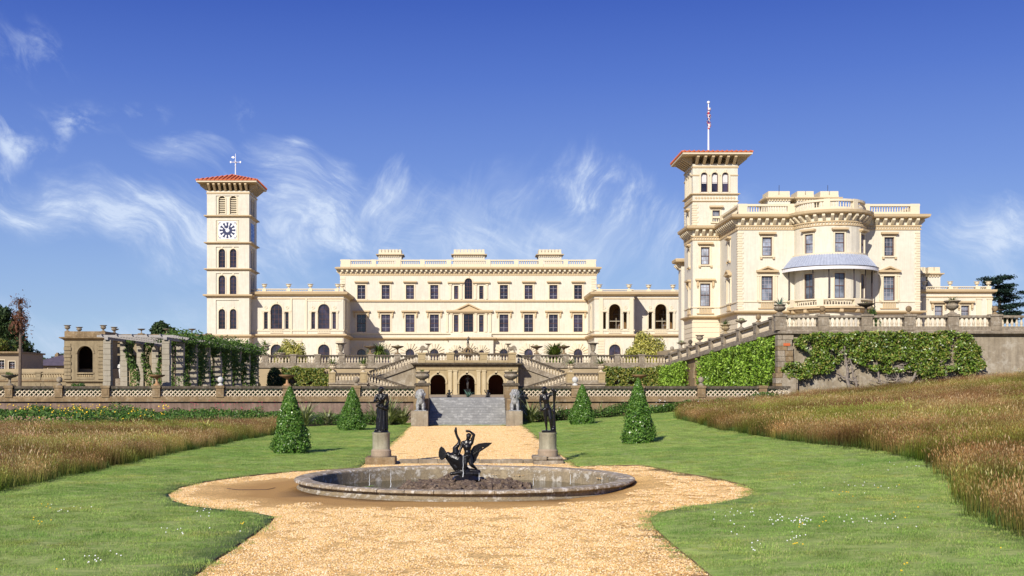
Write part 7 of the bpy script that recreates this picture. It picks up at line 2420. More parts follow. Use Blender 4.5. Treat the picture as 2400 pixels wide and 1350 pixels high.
# ------------------------------------------------------------------ lions
def lion(x, y, z, label, mir):
    root = thing('lion_statue', label, 'statue', (x, y, z), 'stone lions by the steps')
    m = mir; H_ = 1.36
    P = lambda a, b, c: (x + a * m, y + b, z + c)
    C = [(P(-.17, -.30, .06), .085, P(-.15, -.18, .55), .10), (P(.17, -.26, .06), .085, P(.15, -.14, .55), .10), (P(0, -.12, .60), .24, P(0, .25, .35), .24), (P(-.17, .25, .08), .11, P(-.15, .15, .35), .16), (P(.17, .25, .08), .11, P(.15, .15, .35), .16),
         (P(0, -.16, .55), .20, P(0, -.20, .95), .22), (P(.03, -.22, 1.0), .15, P(.06, -.44, .93), .085), (P(.05, -.40, .86), .05, P(.06, -.46, .85), .05), (P(-.17, -.42, .04), .07, P(-.17, -.28, .06), .08), (P(.17, -.38, .04), .07, P(.17, -.25, .06), .08)]
    B = []
    rg = random.Random(3)
    for i in range(70):
        a = rg.uniform(0, 6.28); ph = rg.uniform(-1.0, 1.3); r = .25
        B.append((P(r * math.cos(a) * math.cos(ph) * 1.05, -.10 + r * math.sin(a) * math.cos(ph) * .7, .93 + r * 1.35 * math.sin(ph)), rg.uniform(.045, .075), (1, 1, 1.3)))
    for s_ in (-1, 1): B.append((P(.02 + s_ * .13, -.22, 1.18), .045, (1, 1, 1))); B.append((P(.045 + s_ * .055, -.36, 1.03), .028, (1, 1, 1)))
    B.append((P(.06, -.47, .97), .04, (1.2, 1, .8)))
    blob('body', C, B, M_['lion'], root, .020, 1)
    mb = MB(); mb.box(x - .36, x + .36, y - .5, y + .42, z - .003, z + .05); mb.build('base', M_['lion'], root, bevel=.01)


lion(-2.87, 71.45, .933, 'grey stone lion with curled mane left of the steps', 1)
lion(2.83, 71.45, .933, 'grey stone lion with curled mane right of the steps', -1)

# ------------------------------------------------------------------ smaller sculpture behind
x0, y0 = PX(1096, 110.9), 110.9
na = thing('bronze_statue', 'small pale lit bronze figure standing inside the middle portico arch', 'statue', (x0, y0, 1.65))
mb = MB(); mb.box(x0 - .28, x0 + .28, y0 - .25, y0 + .25, 1.65, 2.16); mb.build('pedestal', M_['bronze'], na)
J = dict(pelvis=(0.0, 0, .53), chest=(-.01, 0, .71), neck=(.0, 0, .83), head=(.01, -.01, .915), face=(.4, -.9, 0), shl=(-.10, 0, .80), ell=(-.14, -.03, .66), wrl=(-.05, -.10, .62), hal=(-.02, -.11, .63),
         shr=(.10, 0, .80), elr=(.13, -.02, .67), wrr=(.04, -.11, .72), har=(.01, -.12, .74), hil=(-.045, 0, .50), knl=(-.03, -.03, .29), anl=(-.03, 0, .06), tol=(-.04, -.06, .04), hir=(.05, 0, .50), knr=(.03, 0, .29), anr=(.02, .01, .06), tor=(.03, -.05, .04))
Jw = place(J, (x0, y0, 2.16), 1.32); C, B = person_caps(Jw, 1.32, True); blob('body', C, B, mat('polished_bronze', (.14, .13, .13), .25, .6, metal=.6), na, .018, 1)
for x0, s_, lb in ((-1.25, 1, 'left'), (1.31, -1, 'right')):
    y0, z0 = 78.7, 1.683
    pt_ = thing('putto', 'small dark bronze putto seated at the top %s of the steps' % lb, 'statue', (x0, y0, z0), 'bronze putti at the top of the steps')
    P = lambda a, b, c: (x0 + a * s_, y0 + b, z0 + c)
    blob('body', [(P(0, 0, .10), .10, P(0, 0, .27), .085), (P(0, 0, .3), .05, P(-.01, 0, .38), .04), (P(-.09, 0, .29), .04, P(-.17, -.05, .2), .03), (P(-.17, -.05, .2), .03, P(-.13, -.15, .12), .025), (P(.09, 0, .29), .04, P(.18, 0, .36), .03), (P(.18, 0, .36), .028, P(.2, -.03, .46), .025),
                  (P(-.06, -.03, .08), .055, P(-.12, -.2, .10), .045), (P(-.12, -.2, .10), .045, P(-.12, -.26, .0), .03), (P(.06, -.03, .08), .055, P(.1, -.2, .12), .045), (P(.1, -.2, .12), .045, P(.12, -.24, .0), .03)],
         [(P(-.01, -.01, .43), .075, (1, 1, 1.1)), (P(.2, -.03, .48), .04, (1, 1, 1))], M_['bronze'], pt_, .014, 1)
    mb = MB(); mb.box(x0 - .16, x0 + .16, y0 - .12, y0 + .16, z0, z0 + .07); mb.build('base', M_['bronze'], pt_)
ag = thing('agave', 'blue green agave rosette growing at the top middle of the steps', 'plant', (PX(1097, 78.9), 78.9, 1.683))
quads('leaves', sword_plant(77, 26, .62, 1.0, .085, .35, .25) + np.array([PX(1097, 78.9), 78.9, 1.69]), M_['leaf_agave'], ag)
# terrace fountain
x0, y0 = PX(1097, 121), 121
af = thing('terrace_fountain', 'small dark fountain with bowl, four feet and standing figure above the portico', 'fountain', (x0, y0, 4.15))
mb = MB(); mb.lathe([(1.3, 0), (1.3, .5), (1.1, .6), (.6, .7), (.3, .9), (.25, 1.35), (.4, 1.45), (1.02, 1.6), (1.1, 1.72), (.9, 1.72)], x0, y0, 4.15, 14); mb.build('bowl', M_['sand'], af, smooth=True)
C = []
for a in range(5):
    t = a * 1.2566 + .3
    C += [((x0 + .6 * math.cos(t), y0 + .6 * math.sin(t), 5.75), .09, (x0 + .45 * math.cos(t), y0 + .45 * math.sin(t), 6.15), .07), ((x0 + .45 * math.cos(t), y0 + .45 * math.sin(t), 6.15), .07, (x0, y0, 6.4), .12)]
blob('stem', C + [((x0, y0, 5.8), .14, (x0, y0, 6.5), .10)], [], M_['brown'], af, .04, 1)
J['elr'] = (.17, -.02, .86); J['wrr'] = (.10, -.03, .97); J['har'] = (.06, -.03, 1.0)
Jw = place(J, (x0, y0, 6.45), 1.05); C, B = person_caps(Jw, 1.1); blob('figure', C, B, M_['bronze'], af, .022, 1)
# winged beasts on the portico
for X0, s_, lb in ((PX(996, 110), 1, 'left'), (PX(1199, 110), -1, 'right')):
    y0, z0 = 110.0, 5.55
    gr = thing('winged_beast', 'grey winged stone beast carrying a bowl above the %s end of the portico' % lb, 'statue', (X0, y0, z0), 'winged beasts on the portico')
    P = lambda a, b, c: (X0 + a * s_, y0 + b, z0 + c)
    blob('body', [(P(-.25, 0, .32), .13, P(.2, 0, .36), .13), (P(.2, 0, .38), .11, P(.3, 0, .62), .07), (P(.25, -.08, .3), .05, P(.30, -.08, .0), .045), (P(.25, .08, .3), .05, P(.34, .08, .0), .045), (P(-.25, -.08, .28), .06, P(-.33, -.08, .0), .045), (P(-.25, .08, .28), .06, P(-.29, .08, .0), .045), (P(-.35, 0, .35), .04, P(-.48, 0, .12), .02)],
         [(P(.33, -.02, .66), .085, (1.1, 1, 1)), (P(.42, -.02, .63), .045, (1.3, 1, .8))], M_['stone'], gr, .022, 1)
    for sy in (-.13, .11):
        mb = MB(); mb.prism([(X0 + a * s_, z0 + b) for a, b in ((.1, .36), (.02, .55), (-.12, .66), (-.3, .66), (-.44, .5), (-.5, .22), (-.4, .3), (-.34, .2), (-.28, .32), (-.2, .24), (-.15, .36), (-.02, .3))], y0 + sy, y0 + sy + .04); mb.build('wing', M_['stone'], gr)
    mb = MB(); mb.lathe([(.10, .70), (.26, .78), (.30, .85), (.22, .85)], X0 + .3 * s_, y0, z0, 10); mb.build('bowl', M_['stone'], gr)

# ------------------------------------------------------------------ planting
def cone_tree(x, y, h, w, label):
    z = H(x, y)
    root = thing('cone_tree', label, 'tree', (x, y, z), 'clipped cone trees on the lawn')
    mb = MB(); mb.tube([(x, y, z - .05), (x, y, z + h * .7)], [.05, .02], 6); mb.build('trunk', M_['bark'], root)
    n = 22000
    t = RNG.uniform(0, 1, n) ** 1.35
    def prof(t): return (np.clip(1 - t, 0, 1) ** .80) * np.minimum(1, .70 + t * 2.6)
    a = RNG.uniform(0, 2 * np.pi, n)
    lump = 1 + .07 * np.sin(a * 3 + t * 9 + y) + .08 * np.sin(a * 5 - t * 17 + x) + .09 * np.sin(a * 9 + t * 37) * np.sin(t * 43 - a * 4)
    r = prof(t) * w / 2 * lump * np.sqrt(RNG.uniform(.45, 1.0, n)) * 1.02 + .02
    lx, ly = .06 * math.sin(x * 3 + y), .05 * math.cos(y * 5)
    far = RNG.uniform(0, 1, n) > .965
    r = np.where(far, r * 1.13, r)
    gap = np.sin(a * 4 + x * 2) * np.sin(t * 21 + a * 3 + y) < .80
    r = np.where(gap, r, r * .72)
    C = np.stack([x + r * np.cos(a) + lx * t, y + r * np.sin(a) + ly * t, z + .02 + t * h * .985], 1)
    N_ = np.stack([np.cos(a), np.sin(a), .35 + 0 * a], 1)
    quads('foliage', leafquads(C, N_, .066, 1.7, .75), M_['leaf_cone'], root)


cone_tree(-6.25, 41.8, 2.40, 1.46, 'largest clipped cone tree, on the lawn at the left')
cone_tree(6.30, 43.7, 2.46, 1.32, 'tall clipped cone tree on the right lawn, nearer of the two right cones')
cone_tree(-6.30, 63.9, 2.38, 1.66, 'squat dark clipped cone tree beside the draped statue')
cone_tree(6.30, 65.4, 2.26, 1.52, 'smaller clipped cone tree on the right lawn next to the leaning statue')


def wall_leaves(root, name, n, test, ubox, zbox, fr, depth, size, mat_, jitter=.5, aspect=2.0, bulge=None):
    u = RNG.uniform(*ubox, n * 3); z = RNG.uniform(*zbox, n * 3)
    keep = np.array([test(a, b) for a, b in zip(u, z)]); u = u[keep][:n]; z = z[keep][:n]
    d = RNG.uniform(0, 1, len(u)) ** .7 * depth
    if bulge is not None: d = d * np.array([bulge(a, b) for a, b in zip(u, z)])
    x = fr.x + u * fr.c + d * fr.s; y = fr.y + u * fr.s - d * fr.c
    N_ = np.tile(np.array([fr.s, -fr.c, .35]), (len(u), 1))
    return quads(name, leafquads(np.stack([x, y, z], 1), N_, size, aspect, jitter), mat_, root)


nz = lambda a, b, s=1.0, o=0: mnoise.noise(Vector((a * s + o, b * s, o)))
# laurel on the sloping wall
iv = thing('laurel_screen', 'large bright green laurel covering the sloping wall right of the arched doorway', 'climber', (20.6, 91, 1.65), 'laurel on the sloping wall')
us_, ue_ = ud(101.0), ud(80.9)
wall_leaves(iv, 'foliage', 15000, lambda u, z: z < ztop(u) - .15 + .35 * nz(u, z, .9) and u > us_ + .8 * nz(z, 3, .8) and not (u > ue_ - 1.8 and z < 2.6 + nz(u, z)), (us_, ue_ + .3), (1.5, 6.0), frs, .9, .24, M_['leaf_laurel'], .6,
            bulge=lambda u, z: .75 + .5 * nz(u, z, .8, 5))
iv2 = thing('laurel_screen', 'smaller laurel on the sloping wall left of the arched doorway', 'climber', (20, 112, 1.65), 'laurel on the sloping wall')
wall_leaves(iv2, 'foliage', 6500, lambda u, z: z < ztop(u) - .1 + .3 * nz(u, z, .9, 2), (-3.5, ud(106.2)), (1.5, 5.0), frs, .9, .24, M_['leaf_laurel'], .6)
for root, us in ((iv, (us_ + 3, us_ + 8, ue_ - 5, ue_ - 1.2, ue_ - 1.8)), (iv2, (1, 6))):
    for u in us:
        mb = MB(); p = frs.p(u, -.15, 0)
        pts = [(p[0] - .05 * random.random(), p[1] + random.uniform(-.4, .4) * k / 3, 1.6 + .6 * k) for k in range(5)]
        mb.tube(pts, [.07, .06, .05, .04, .03], 5); mb.build('stem', M_['greybark'], root)

# magnolia on the rendered wall
mg = thing('wall_magnolia', 'wide glossy magnolia trained on the rendered wall with tangled grey stems', 'wall shrub', (28, 79.8, 1.8))
DM = 79.85
out_m = [(1858, 792), (1900, 780), (2080, 776), (2268, 779), (2285, 800), (2298, 828), (2310, 858), (2292, 868), (2272, 884), (2255, 882), (2240, 868), (2200, 882), (2165, 888), (2130, 868), (2092, 876), (2050, 870), (2005, 852), (1990, 838), (1972, 842), (1958, 862), (1925, 880), (1880, 888), (1848, 886), (1832, 868), (1838, 852), (1880, 848), (1902, 832), (1875, 818), (1858, 804)]
om = [(PX(a, DM), PZ(b, DM)) for a, b in out_m]


def mtest(u, z):
    if not inside((u + .22 * nz(u, z, 2.2), z + .22 * nz(u, z, 2.2, 9)), om): return False
    if nz(u, z, 1.15, 4) > .44: return False
    if inside((u, z), [(PX(1955, DM), PZ(815, DM)), (PX(1975, DM), PZ(805, DM)), (PX(2000, DM), PZ(850, DM)), (PX(1985, DM), PZ(852, DM))]): return random.random() < .15
    return True


wall_leaves(mg, 'foliage', 17000, mtest, (PX(1825, DM), PX(2315, DM)), (PZ(890, DM), PZ(772, DM)), F(0, 80.05), .75, .20, M_['leaf_mag'], .75, 2.2, bulge=lambda u, z: .8 + .6 * nz(u, z, 1.3, 7))
rg = random.Random(5)
for i, (pa, pb, nbr) in enumerate((((1990, 916), (1978, 812), 9), ((2010, 914), (1990, 840), 3), ((2072, 912), (2050, 850), 6), ((2095, 905), (2110, 860), 6), ((2118, 900), (2160, 850), 9), ((2135, 898), (2200, 850), 8), ((2122, 903), (2085, 850), 6))):
    a = (PX(pa[0], DM), PZ(pa[1], DM)); b = (PX(pb[0], DM), PZ(pb[1], DM))
    gz = H(a[0], 79.8)
    mb = MB()
    def limb(p, q, r0, r1, wig, n=6):
        pts = []
        for k in range(n + 1):
            t = k / n
            pts.append((p[0] + (q[0] - p[0]) * t + rg.uniform(-wig, wig) * (t > 0), 79.85 - .12 * rg.random() - .1 * t, p[1] + (q[1] - p[1]) * t + rg.uniform(-wig, wig) * .5 * (t > 0)))
        mb.tube(pts, [r0 + (r1 - r0) * k / n for k in range(n + 1)], 6); return pts
    main = limb((a[0], gz - .05), b, .13 if i in (0, 4) else .08, .05, .07)
    mb.build('trunk', M_['greybark'], mg, smooth=True)
    mb = MB()
    for k in range(nbr):
        st_ = main[rg.randint(1, len(main) - 1)]
        e = (st_[0] + rg.uniform(-1.4, 1.4), st_[2] + rg.uniform(.0, .9))
        limb((st_[0], st_[2]), e, .045, .02, .14, 7)
    mb.build('branches', M_['greybark'], mg, smooth=True)

# hedges against the upper terrace wall
for lb, x0, x1, zt_, seed in (('yellowing magnolia hedge against the terrace wall left of the stair landing', -18.3, -13.3, 4.25, 1), ('yellowing magnolia hedge against the terrace wall right of the stair landing', 13.2, 19.0, 4.3, 2)):
    hg = thing('wall_hedge', lb, 'hedge', ((x0 + x1) / 2, 116, 1.65), 'magnolia hedges on the terrace wall')
    wall_leaves(hg, 'foliage', 6500, lambda u, z: z < zt_ + .4 * nz(u, z, 1, seed) and nz(u, z, .9, seed + 4) < .42, (x0, x1), (1.65, zt_ + .3), F(0, 116.9), 1.1, .28, M_['leaf_yel'], .7)
    for k in range(4):
        mb = MB(); x = x0 + .8 + k * 1.2; mb.tube([(x, 116.3, 1.6), (x + .2, 116.4, 2.6), (x - .2, 116.5, 3.6)], [.08, .06, .03], 5); mb.build('stem', M_['greybark'], hg)
dk = thing('shade_foliage', 'dense dark leaf mass added to stand for shade at the end of the pergola', 'shrub', (-18.9, 115.5, 1.65))  # dark leaves added in place of a shaded gap
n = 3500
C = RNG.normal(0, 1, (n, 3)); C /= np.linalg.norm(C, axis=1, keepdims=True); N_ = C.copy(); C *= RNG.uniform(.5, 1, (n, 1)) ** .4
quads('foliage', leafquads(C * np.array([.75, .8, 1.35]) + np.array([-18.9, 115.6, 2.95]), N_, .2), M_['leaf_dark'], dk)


def bush(name, label, cat, x, y, z, rx, ry, rz, n, size, m, group=None, stem=True, flat=True, lump=.12):
    root = thing(name, label, cat, (x, y, z), group)
    C = RNG.normal(0, 1, (n, 3)); C /= np.linalg.norm(C, axis=1, keepdims=True)
    if flat: C[:, 2] = np.abs(C[:, 2]) * 1.0
    N_ = C.copy()
    L_ = 1 + lump * np.sin(C[:, 0] * 7 + x) * np.sin(C[:, 2] * 6) + lump * .7 * np.sin(C[:, 1] * 9 + C[:, 0] * 11)
    C = C * (RNG.uniform(.35, 1, (n, 1)) ** .35) * L_[:, None] * np.array([rx, ry, rz]) + np.array([x, y, z])
    quads('foliage', leafquads(C, N_, size), M_[m], root)
    if stem:
        mb = MB(); mb.tube([(x, y, z - .1), (x + .05, y, z + rz * .6)], [.1, .04], 6); mb.build('stem', M_['bark'], root)
    return root


bush('variegated_bush', 'rounded yellow variegated bush on the terrace in front of the left wing', 'bush', PX(681, 124), 124, 4.15, 1.85, 1.8, PZ(799, 124) - 4.15, 7000, .22, 'leaf_var', 'variegated bushes on the upper terrace')
bush('variegated_bush', 'large rounded yellow variegated bush in front of the loggia wing', 'bush', PX(1513, 124), 124, 4.15, 2.35, 2.2, PZ(783, 124) - 4.15, 10000, .24, 'leaf_var', 'variegated bushes on the upper terrace')
bush('green_shrub', 'small green shrub behind the pavilion terrace balustrade', 'shrub', PX(2042, 84.5), 84.5, 6.0, .72, .7, PZ(722, 84.5) - 6.0, 2200, .13, 'leaf_bed')


def palm(name, label, x, y, z, th, R_, nl, m, seed, tr=.16, cat='palm', wid=None, droop=.9, up=.2):
    root = thing(name, label, cat, (x, y, z))
    mb = MB(); mb.tube([(x, y, z - .1), (x + .02, y, z + th * .5), (x, y, z + th)], [tr, tr * .8, tr * .75], 8); mb.build('trunk', M_['bark'], root, smooth=True)
    Q = sword_plant(seed, nl, R_, 1.0, wid or R_ * .055, droop, up) + np.array([x, y, z + th])
    quads('leaves', Q, M_[m], root)
    return root


palm('fan_palm', 'spiky green palm on the upper terrace left of the portico', PX(888, 124), 124, 4.15, 1.75, 1.8, 190, 'leaf_palm', 3, up=-.1, wid=.15)
palm('yucca', 'tall bushy yucca on the upper terrace right of the portico', PX(1300, 124), 124, 4.15, 1.2, 2.0, 300, 'leaf_palm', 4, up=-.2, cat='plant', wid=.19, droop=.45)
# sword leaved plants in the flower bed
for i, (x, y, h, n, lb) in enumerate(((-9.6, 69.9, 1.75, 110, 'big spiky flax clump behind the largest left cone tree'), (-5.7, 73.2, 1.7, 100, 'spiky flax clump behind the draped statue'), (-4.8, 72.4, 2.0, 150, 'tall striped flax clump between the draped statue and the left lion'), (-4.0, 72.6, 1.6, 120, 'striped flax clump beside the left lion block'),
                                      (3.9, 73.3, 1.8, 110, 'shaded flax clump beside the right lion block'), (4.9, 73.3, 1.65, 120, 'flax clump behind the leaning statue'), (5.7, 74.4, 1.15, 60, 'low flax clump between the leaning statue and the right cone'), (8.4, 74.6, 1.2, 50, 'arching flax clump between the two right cone trees'), (-8.6, 72.5, 1.2, 60, 'flax clump between the two left cone trees'))):
    fx_ = thing('flax_plant', lb, 'plant', (x, y, H(x, y)), 'flax clumps in the border')
    quads('leaves', sword_plant(50 + i, n, h, .85, .10, .55, .65) + np.array([x, y, H(x, y) + .03]), M_['leaf_phor'], fx_)
sg = thing('low_palm_shrub', 'low spreading olive green palm in the left meadow', 'plant', (-12.3, 55.5, H(-12.3, 55.5)))
quads('leaves', sword_plant(91, 130, 1.05, 1.1, .06, .9, .25) + np.array([-12.3, 55.5, H(-12.3, 55.5) + .15]), M_['leaf_var'], sg)

# mixed border under the lattice wall
def border(name, n, xr, yr, zmax, m, size, seed, asp=2.2):
    rg = np.random.default_rng(seed)
    x = rg.uniform(*xr, n); y = rg.uniform(*yr, n)
    if name.endswith('right'): pass
    hh = np.array([zmax * (.62 + .55 * mnoise.noise(Vector((a * .55, b * .5, seed)))) for a, b in zip(x, y)])
    g = np.array([H(a, b) for a, b in zip(x, y)])
    z = g + .03 + rg.uniform(0, 1, n) ** .6 * hh
    C = np.stack([x, y, z], 1)
    N_ = np.tile(np.array([0.0, -.4, .8]), (n, 1))
    return leafquads(C, N_, size, asp, .8, rg)


Q = np.concatenate([border('b', 30000, (-34, -19), (58.8, 76.8), 1.25, None, .17, 2), border('b', 15000, (-19, -13), (64.5, 76.8), 1.15, None, .16, 12), border('b', 5000, (-13, -10.4), (70.5, 76.8), .95, None, .14, 13), border('b', 7000, (-10.6, -4.4), (72.3, 76.8), .85, None, .14, 3)])
o = quads('left_border_plants', Q, M_['leaf_bed']); o.name = 'border_plants'; o['kind'] = 'stuff'
def onr(Q): return Q
xr_ = np.concatenate([border('b', 9000, (4.3, 12.5), (73.8, 76.8), .85, None, .13, 5), border('b', 7000, (12.5, 20.6), (75.2, 76.8), .85, None, .14, 6)])
o = quads('border_plants', xr_, M_['leaf_bed']); o['kind'] = 'stuff'
# blades among the border plants
def flowers(name, n, xr, yr, zr, m, s, seed):
    rg = np.random.default_rng(seed); C = np.stack([rg.uniform(*xr, n), rg.uniform(*yr, n), rg.uniform(*zr, n)], 1)
    C[:, 2] += np.array([H(a, b) for a, b in C[:, :2]])
    cl = np.array([mnoise.noise(Vector((a * .4, 2, seed))) > -.05 for a in C[:, 0]])
    o = quads(name, leafquads(C[cl], np.tile(np.array([0, -.8, .4]), (cl.sum(), 1)), s, 1.2, .5, rg), m); o['kind'] = 'stuff'


flowers('yellow_flowers', 620, (-34, -16.5), (59.5, 68), (.7, 1.35), M_['petal_y'], .085, 3)
flowers('pink_flowers', 160, (-22, -9), (72.5, 75), (.8, 1.5), M_['petal_p'], .07, 4)
flowers('white_flowers', 140, (4.5, 20), (74, 76), (.5, .9), M_['petal_w'], .06, 5)
M_['dry'] = mat('dried_flower_head', (.3, .2, .12), .9, island=[(.26, .15, .10), (.34, .22, .14), (.20, .12, .09)])
flowers('dried_flower_heads', 900, (-30, -18), (58.0, 59.6), (.25, .8), M_['dry'], .10, 6)

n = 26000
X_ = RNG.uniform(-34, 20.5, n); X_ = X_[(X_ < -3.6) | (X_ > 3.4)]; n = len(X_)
o = quads('gap_darkening_planting', leafquads(np.stack([X_, RNG.uniform(78.0, 79.3, n), 1.66 + RNG.uniform(0, 1, n) ** .7 * .62], 1), np.tile(np.array([0, -.4, .8]), (n, 1)), .17, 2.0), M_['leaf_dark']); o['kind'] = 'stuff'  # dark foliage strip added so lattice gaps read shaded; some planting shows at left
# climbers on the pergola
cl = thing('pergola_climber', 'dark green climbing vine smothering the pergola posts and laths', 'climber', (-20, 95, 1.66))
for i, D in enumerate(Ds[1:]):
    n = (3200 if i % 2 else 2300) if i else 1000
    t = RNG.uniform(0, 1, n); a = RNG.uniform(0, 2 * np.pi, n)
    dens = .22 + .2 * np.sin(t * 7 + i * 2.1)
    r = dens + RNG.uniform(-.12, .28, n)
    cxx = -20.22 + .22 * np.sin(t * 5 + i); cyy = D + .18
    C = np.stack([cxx + r * np.cos(a), cyy + r * np.sin(a) * .9, 1.68 + t * 3.95], 1)
    quads('foliage', leafquads(C, np.stack([np.cos(a), np.sin(a), .3 + 0 * a], 1), .19, 1.8), M_['leaf_vine'], cl)
    mb = MB(); mb.tube([(-20.4 + .06 * math.sin(k), D - .2, 1.66 + .65 * k) for k in range(7)], [.05] * 7, 5); mb.build('stem', M_['bark'], cl)
for i, D in enumerate(Ds[2:]):
    n = 900; t = RNG.uniform(0, 1, n) ** .6
    C = np.stack([-20.0 + RNG.normal(0, .25, n), D - 2.1 + RNG.normal(0, .45 + .2 * (i % 3), n) * t, 5.7 - (1 - t) * (2.2 + 1.2 * math.sin(i * 2.3))], 1)
    quads('hanging_foliage', leafquads(C, np.tile(np.array([.4, -.6, .3]), (n, 1)), .19, 1.8), M_['leaf_vine'], cl)
n = 9500
y = RNG.uniform(79.5, 113, n); x = RNG.uniform(-21.4, -19.1, n)
tz = np.array([mnoise.noise(Vector((a * .8, b * .45, 3))) for a, b in zip(x, y)])
z = 5.78 + RNG.uniform(-.4, .4, n) * (1 + tz) + tz * .35
k = ((y > 81.5) | (RNG.uniform(0, 1, n) < .2)) & (tz > -.35)
quads('foliage', leafquads(np.stack([x, y, z], 1)[k], np.tile(np.array([0.2, -.3, .8]), (k.sum(), 1)), .2, 1.8), M_['leaf_vine'], cl)
cl2 = thing('pergola_climber', 'thin climbing vine on the rear row of pergola posts', 'climber', (-23.9, 90, 1.66))
for i, D in enumerate(Ds[1:6]):
    n = 1100; t = RNG.uniform(0, 1, n); a = RNG.uniform(0, 2 * np.pi, n)
    C = np.stack([-23.45 + .3 * np.cos(a) + .25 * np.sin(t * 6 + i), D + .3 * np.sin(a), 1.7 + t ** .8 * 3.9], 1)
    quads('foliage', leafquads(C, np.stack([np.cos(a), np.sin(a), .3 + 0 * a], 1), .17, 1.8), M_['leaf_vine'], cl2)
n = 2600; C = np.stack([RNG.uniform(-23.9, -20.3, n), RNG.uniform(97, 113, n), 1.7 + RNG.uniform(0, 1, n) * (1.2 + 2.6 * RNG.uniform(0, 1, n) ** 2)], 1)
quads('foliage', leafquads(C, np.tile(np.array([0, -1, .4]), (n, 1)), .2, 1.8), M_['leaf_vine'], cl2)
bush('alcove_shrub', 'rounded dark shrub at the foot of the garden alcove', 'shrub', PX(183, 108), 108, 1.65, .95, .7, 1.0, 1500, .2, 'leaf_bed')
bush('alcove_shrub', 'low pale green shrub right of the alcove foot', 'shrub', PX(225, 108), 108, 1.65, .8, .6, .7, 900, .18, 'leaf_var')
for px, lb in ((282, 'white marble figure in the pergola, behind the first gap'),):
    xs_, ys_ = PX(px, 104), 104.0
    ws = thing('marble_figure', lb, 'statue', (xs_, ys_, 1.65))
    mb = MB(); mb.box(xs_ - .35, xs_ + .35, ys_ - .3, ys_ + .3, 1.66, 3.1); mb.build('pedestal', M_['stone'], ws)
    J2 = place(J, (xs_, ys_, 3.1), 1.5); C, B = person_caps(J2, 1.5, True); blob('body', C, B, M_['white'], ws, .024, 1)


# ------------------------------------------------------------------ trees
def tree(name, label, x, y, z, trunk_h, clumps, size, n, m, tr=.3, group=None):
    root = thing(name, label, 'tree', (x, y, z), group)
    top = max(c[2] for c in clumps)
    mb = MB(); mb.tube([(x, y, z - .2), (x + .1, y, z + trunk_h), (x, y, z + top * .9)], [tr, tr * .75, tr * .3], 8)
    for cx_, cy_, cz_, r, rz in clumps[:8]:
        mb.tube([(x, y, z + trunk_h * .8), (x + cx_ * .5, y + cy_ * .5, z + (trunk_h + cz_) * .5), (x + cx_ * .85, y + cy_ * .85, z + cz_)], [tr * .5, tr * .3, tr * .12], 5)
    mb.build('trunk', M_['bark'], root, smooth=True)
    tot = sum(c[3] ** 2 for c in clumps); Q = []
    for cx_, cy_, cz_, r, rz in clumps:
        k = int(n * r * r / tot)
        C = RNG.normal(0, 1, (k, 3)); C /= np.linalg.norm(C, axis=1, keepdims=True); N_ = C.copy()
        rad = RNG.uniform(.2, 1, (k, 1)) ** .45
        L_ = 1 + .25 * np.sin(C[:, :1] * 6 + cx_) * np.sin(C[:, 2:] * 5 + cz_) + .12 * np.sin(C[:, 1:2] * 13)
        C = C * rad * L_ * np.array([r, r, rz]) + np.array([x + cx_, y + cy_, z + cz_])
        Q.append(leafquads(C, N_, size, 1.7, .9))
    quads('crown', np.concatenate(Q), M_[m], root)
    return root


D = 190
def clump(px, py, rpx, D, x, y, z, f=.8): return (PX(px, D) - x, random.uniform(-2, 2), PZ(py, D) - z, rpx * D / FOC, rpx * D / FOC * f)


x = PX(10, D)
tree('broadleaf_tree', 'large dark evergreen tree at the left edge behind the outbuilding', x, D, 1.2, 3, [clump(a, b, r, D, x, D, 1.2) for a, b, r in ((0, 745, 34), (-40, 760, 40), (30, 775, 30), (12, 800, 36), (50, 810, 28), (65, 835, 24), (-10, 835, 40), (40, 850, 30), (20, 735, 18), (75, 855, 18))], .55, 11000, 'leaf_dark', .5)
x = PX(15, 175)
tree('small_tree', 'low ochre tinged tree just above the outbuilding roof', x, 175, 1.2, 3, [clump(a, b, r, 175, x, 175, 1.2) for a, b, r in ((8, 808, 16), (22, 820, 14), (-8, 822, 16))], .4, 1800, 'leaf_yel', .3)
x = PX(376, 160)
tree('broadleaf_tree', 'dark round tree top showing above the pergola', x, 160, 1.2, 4, [clump(a, b, r, 160, x, 160, 1.2) for a, b, r in ((376, 770, 20), (358, 778, 14), (398, 778, 15), (372, 760, 10), (405, 785, 12), (385, 800, 30))], .4, 4500, 'leaf_dark', .3)
x = PX(110, 215)
tree('broadleaf_tree', 'distant low tree behind the slate cottage', x, 215, 1.2, 3, [clump(a, b, r, 215, x, 215, 1.2) for a, b, r in ((140, 838, 12), (120, 848, 14), (90, 850, 16), (155, 848, 12))], .5, 1500, 'leaf_dark', .3)
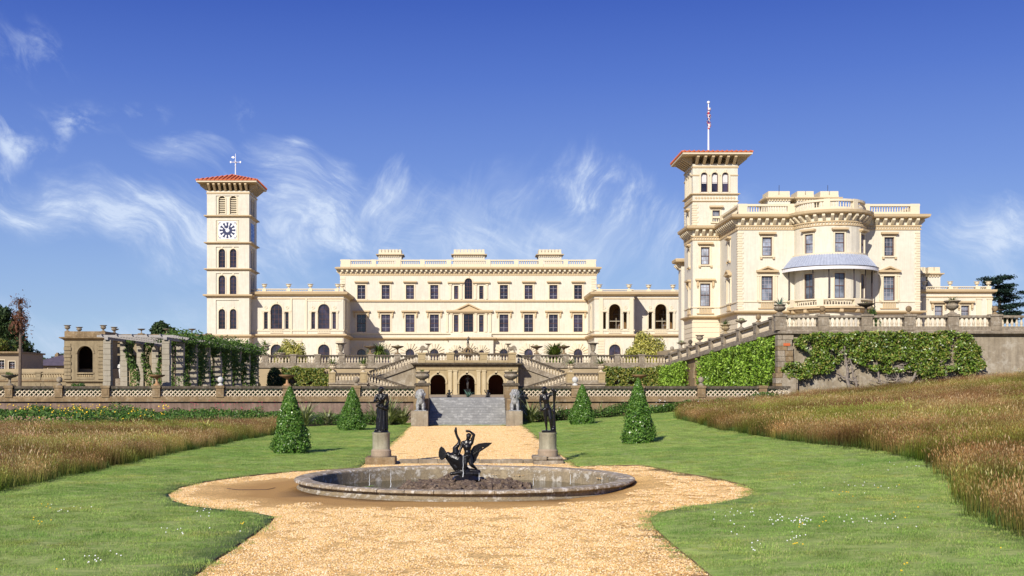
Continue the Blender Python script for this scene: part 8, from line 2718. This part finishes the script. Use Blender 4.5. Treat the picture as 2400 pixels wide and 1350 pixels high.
# cedar
D = 172; x = PX(2345, D); y = D; z = 5.5
root = thing('cedar_tree', 'dark cedar with flat tiered branches at the right edge', 'tree', (x, y, z))
mb = MB(); mb.tube([(x, y, z - .3), (x + .1, y, z + 5), (x - .4, y, PZ(655, D))], [.5, .35, .08], 8)
tiers = [(2335, 652, 28, 6), (2318, 664, 20, 4), (2350, 672, 26, 5), (2330, 684, 30, 5), (2365, 690, 30, 6), (2345, 702, 36, 6), (2375, 716, 28, 6), (2340, 722, 38, 7), (2365, 735, 36, 7), (2330, 740, 34, 7), (2360, 750, 34, 8)]
Q = []
for px, py, w_, h_ in tiers:
    cx_, cz_ = PX(px, D), PZ(py, D); rx = w_ * D / FOC; rz = h_ * D / FOC
    mb.tube([(x, y, cz_ - .8), ((x + cx_) / 2, y, cz_ - .4), (cx_ + rx * .6, y + random.uniform(-1, 1), cz_ - .1)], [.16, .1, .04], 5)
    for s in range(7):
        ox = random.uniform(-1, 1) * rx * .75; oy = random.uniform(-2, 2); k = 170
        C = RNG.normal(0, .5, (k, 3)) * np.array([rx * .42, 1.3, rz * .7]) + np.array([cx_ + ox, y + oy, cz_ + random.uniform(-.25, .25)])
        Q.append(leafquads(C, np.tile(np.array([0, 0, 1.0]), (k, 1)), .36, 2.4, .5))
mb.build('trunk', M_['bark'], root, smooth=True)
quads('crown', np.concatenate(Q), M_['leaf_cedar'], root)
# tall rusty palm
D = 96; x = PX(47, D)
tp = thing('dying_palm', 'tall thin dying palm with drooping rusty brown fronds at the left', 'palm', (x, D, 1.65))
zt_ = PZ(718, D)
mb = MB(); mb.tube([(x - .05, D, 1.6), (x, D, 3.5), (x + .05, D, PZ(770, D)), (x, D, zt_)], [.17, .14, .12, .14], 8); mb.build('trunk', M_['bark'], tp, smooth=True)
for i, (zz_, r_, n_, up_) in enumerate(((PZ(712, D), 1.15, 90, -.6), (PZ(735, D), .9, 60, -1.0), (PZ(762, D), 1.25, 150, -1.1), (PZ(748, D), 1.0, 90, -.9))):
    Q = sword_plant(200 + i, int(n_ * .6), r_ * 1.1, 1.0, .07, 1.7, up_ + 1.0) + np.array([x + random.uniform(-.2, .2), D, zz_])
    quads('dead_fronds', Q, M_['leaf_aut'], tp)
C = RNG.normal(0, .5, (420, 3)) * np.array([.75, .5, 1.6]) + np.array([x, D, PZ(748, D)])
quads('dead_leaves', leafquads(C, C * 0 + np.array([0, -1, .2]), .22, 2.5, .9), M_['leaf_aut'], tp)
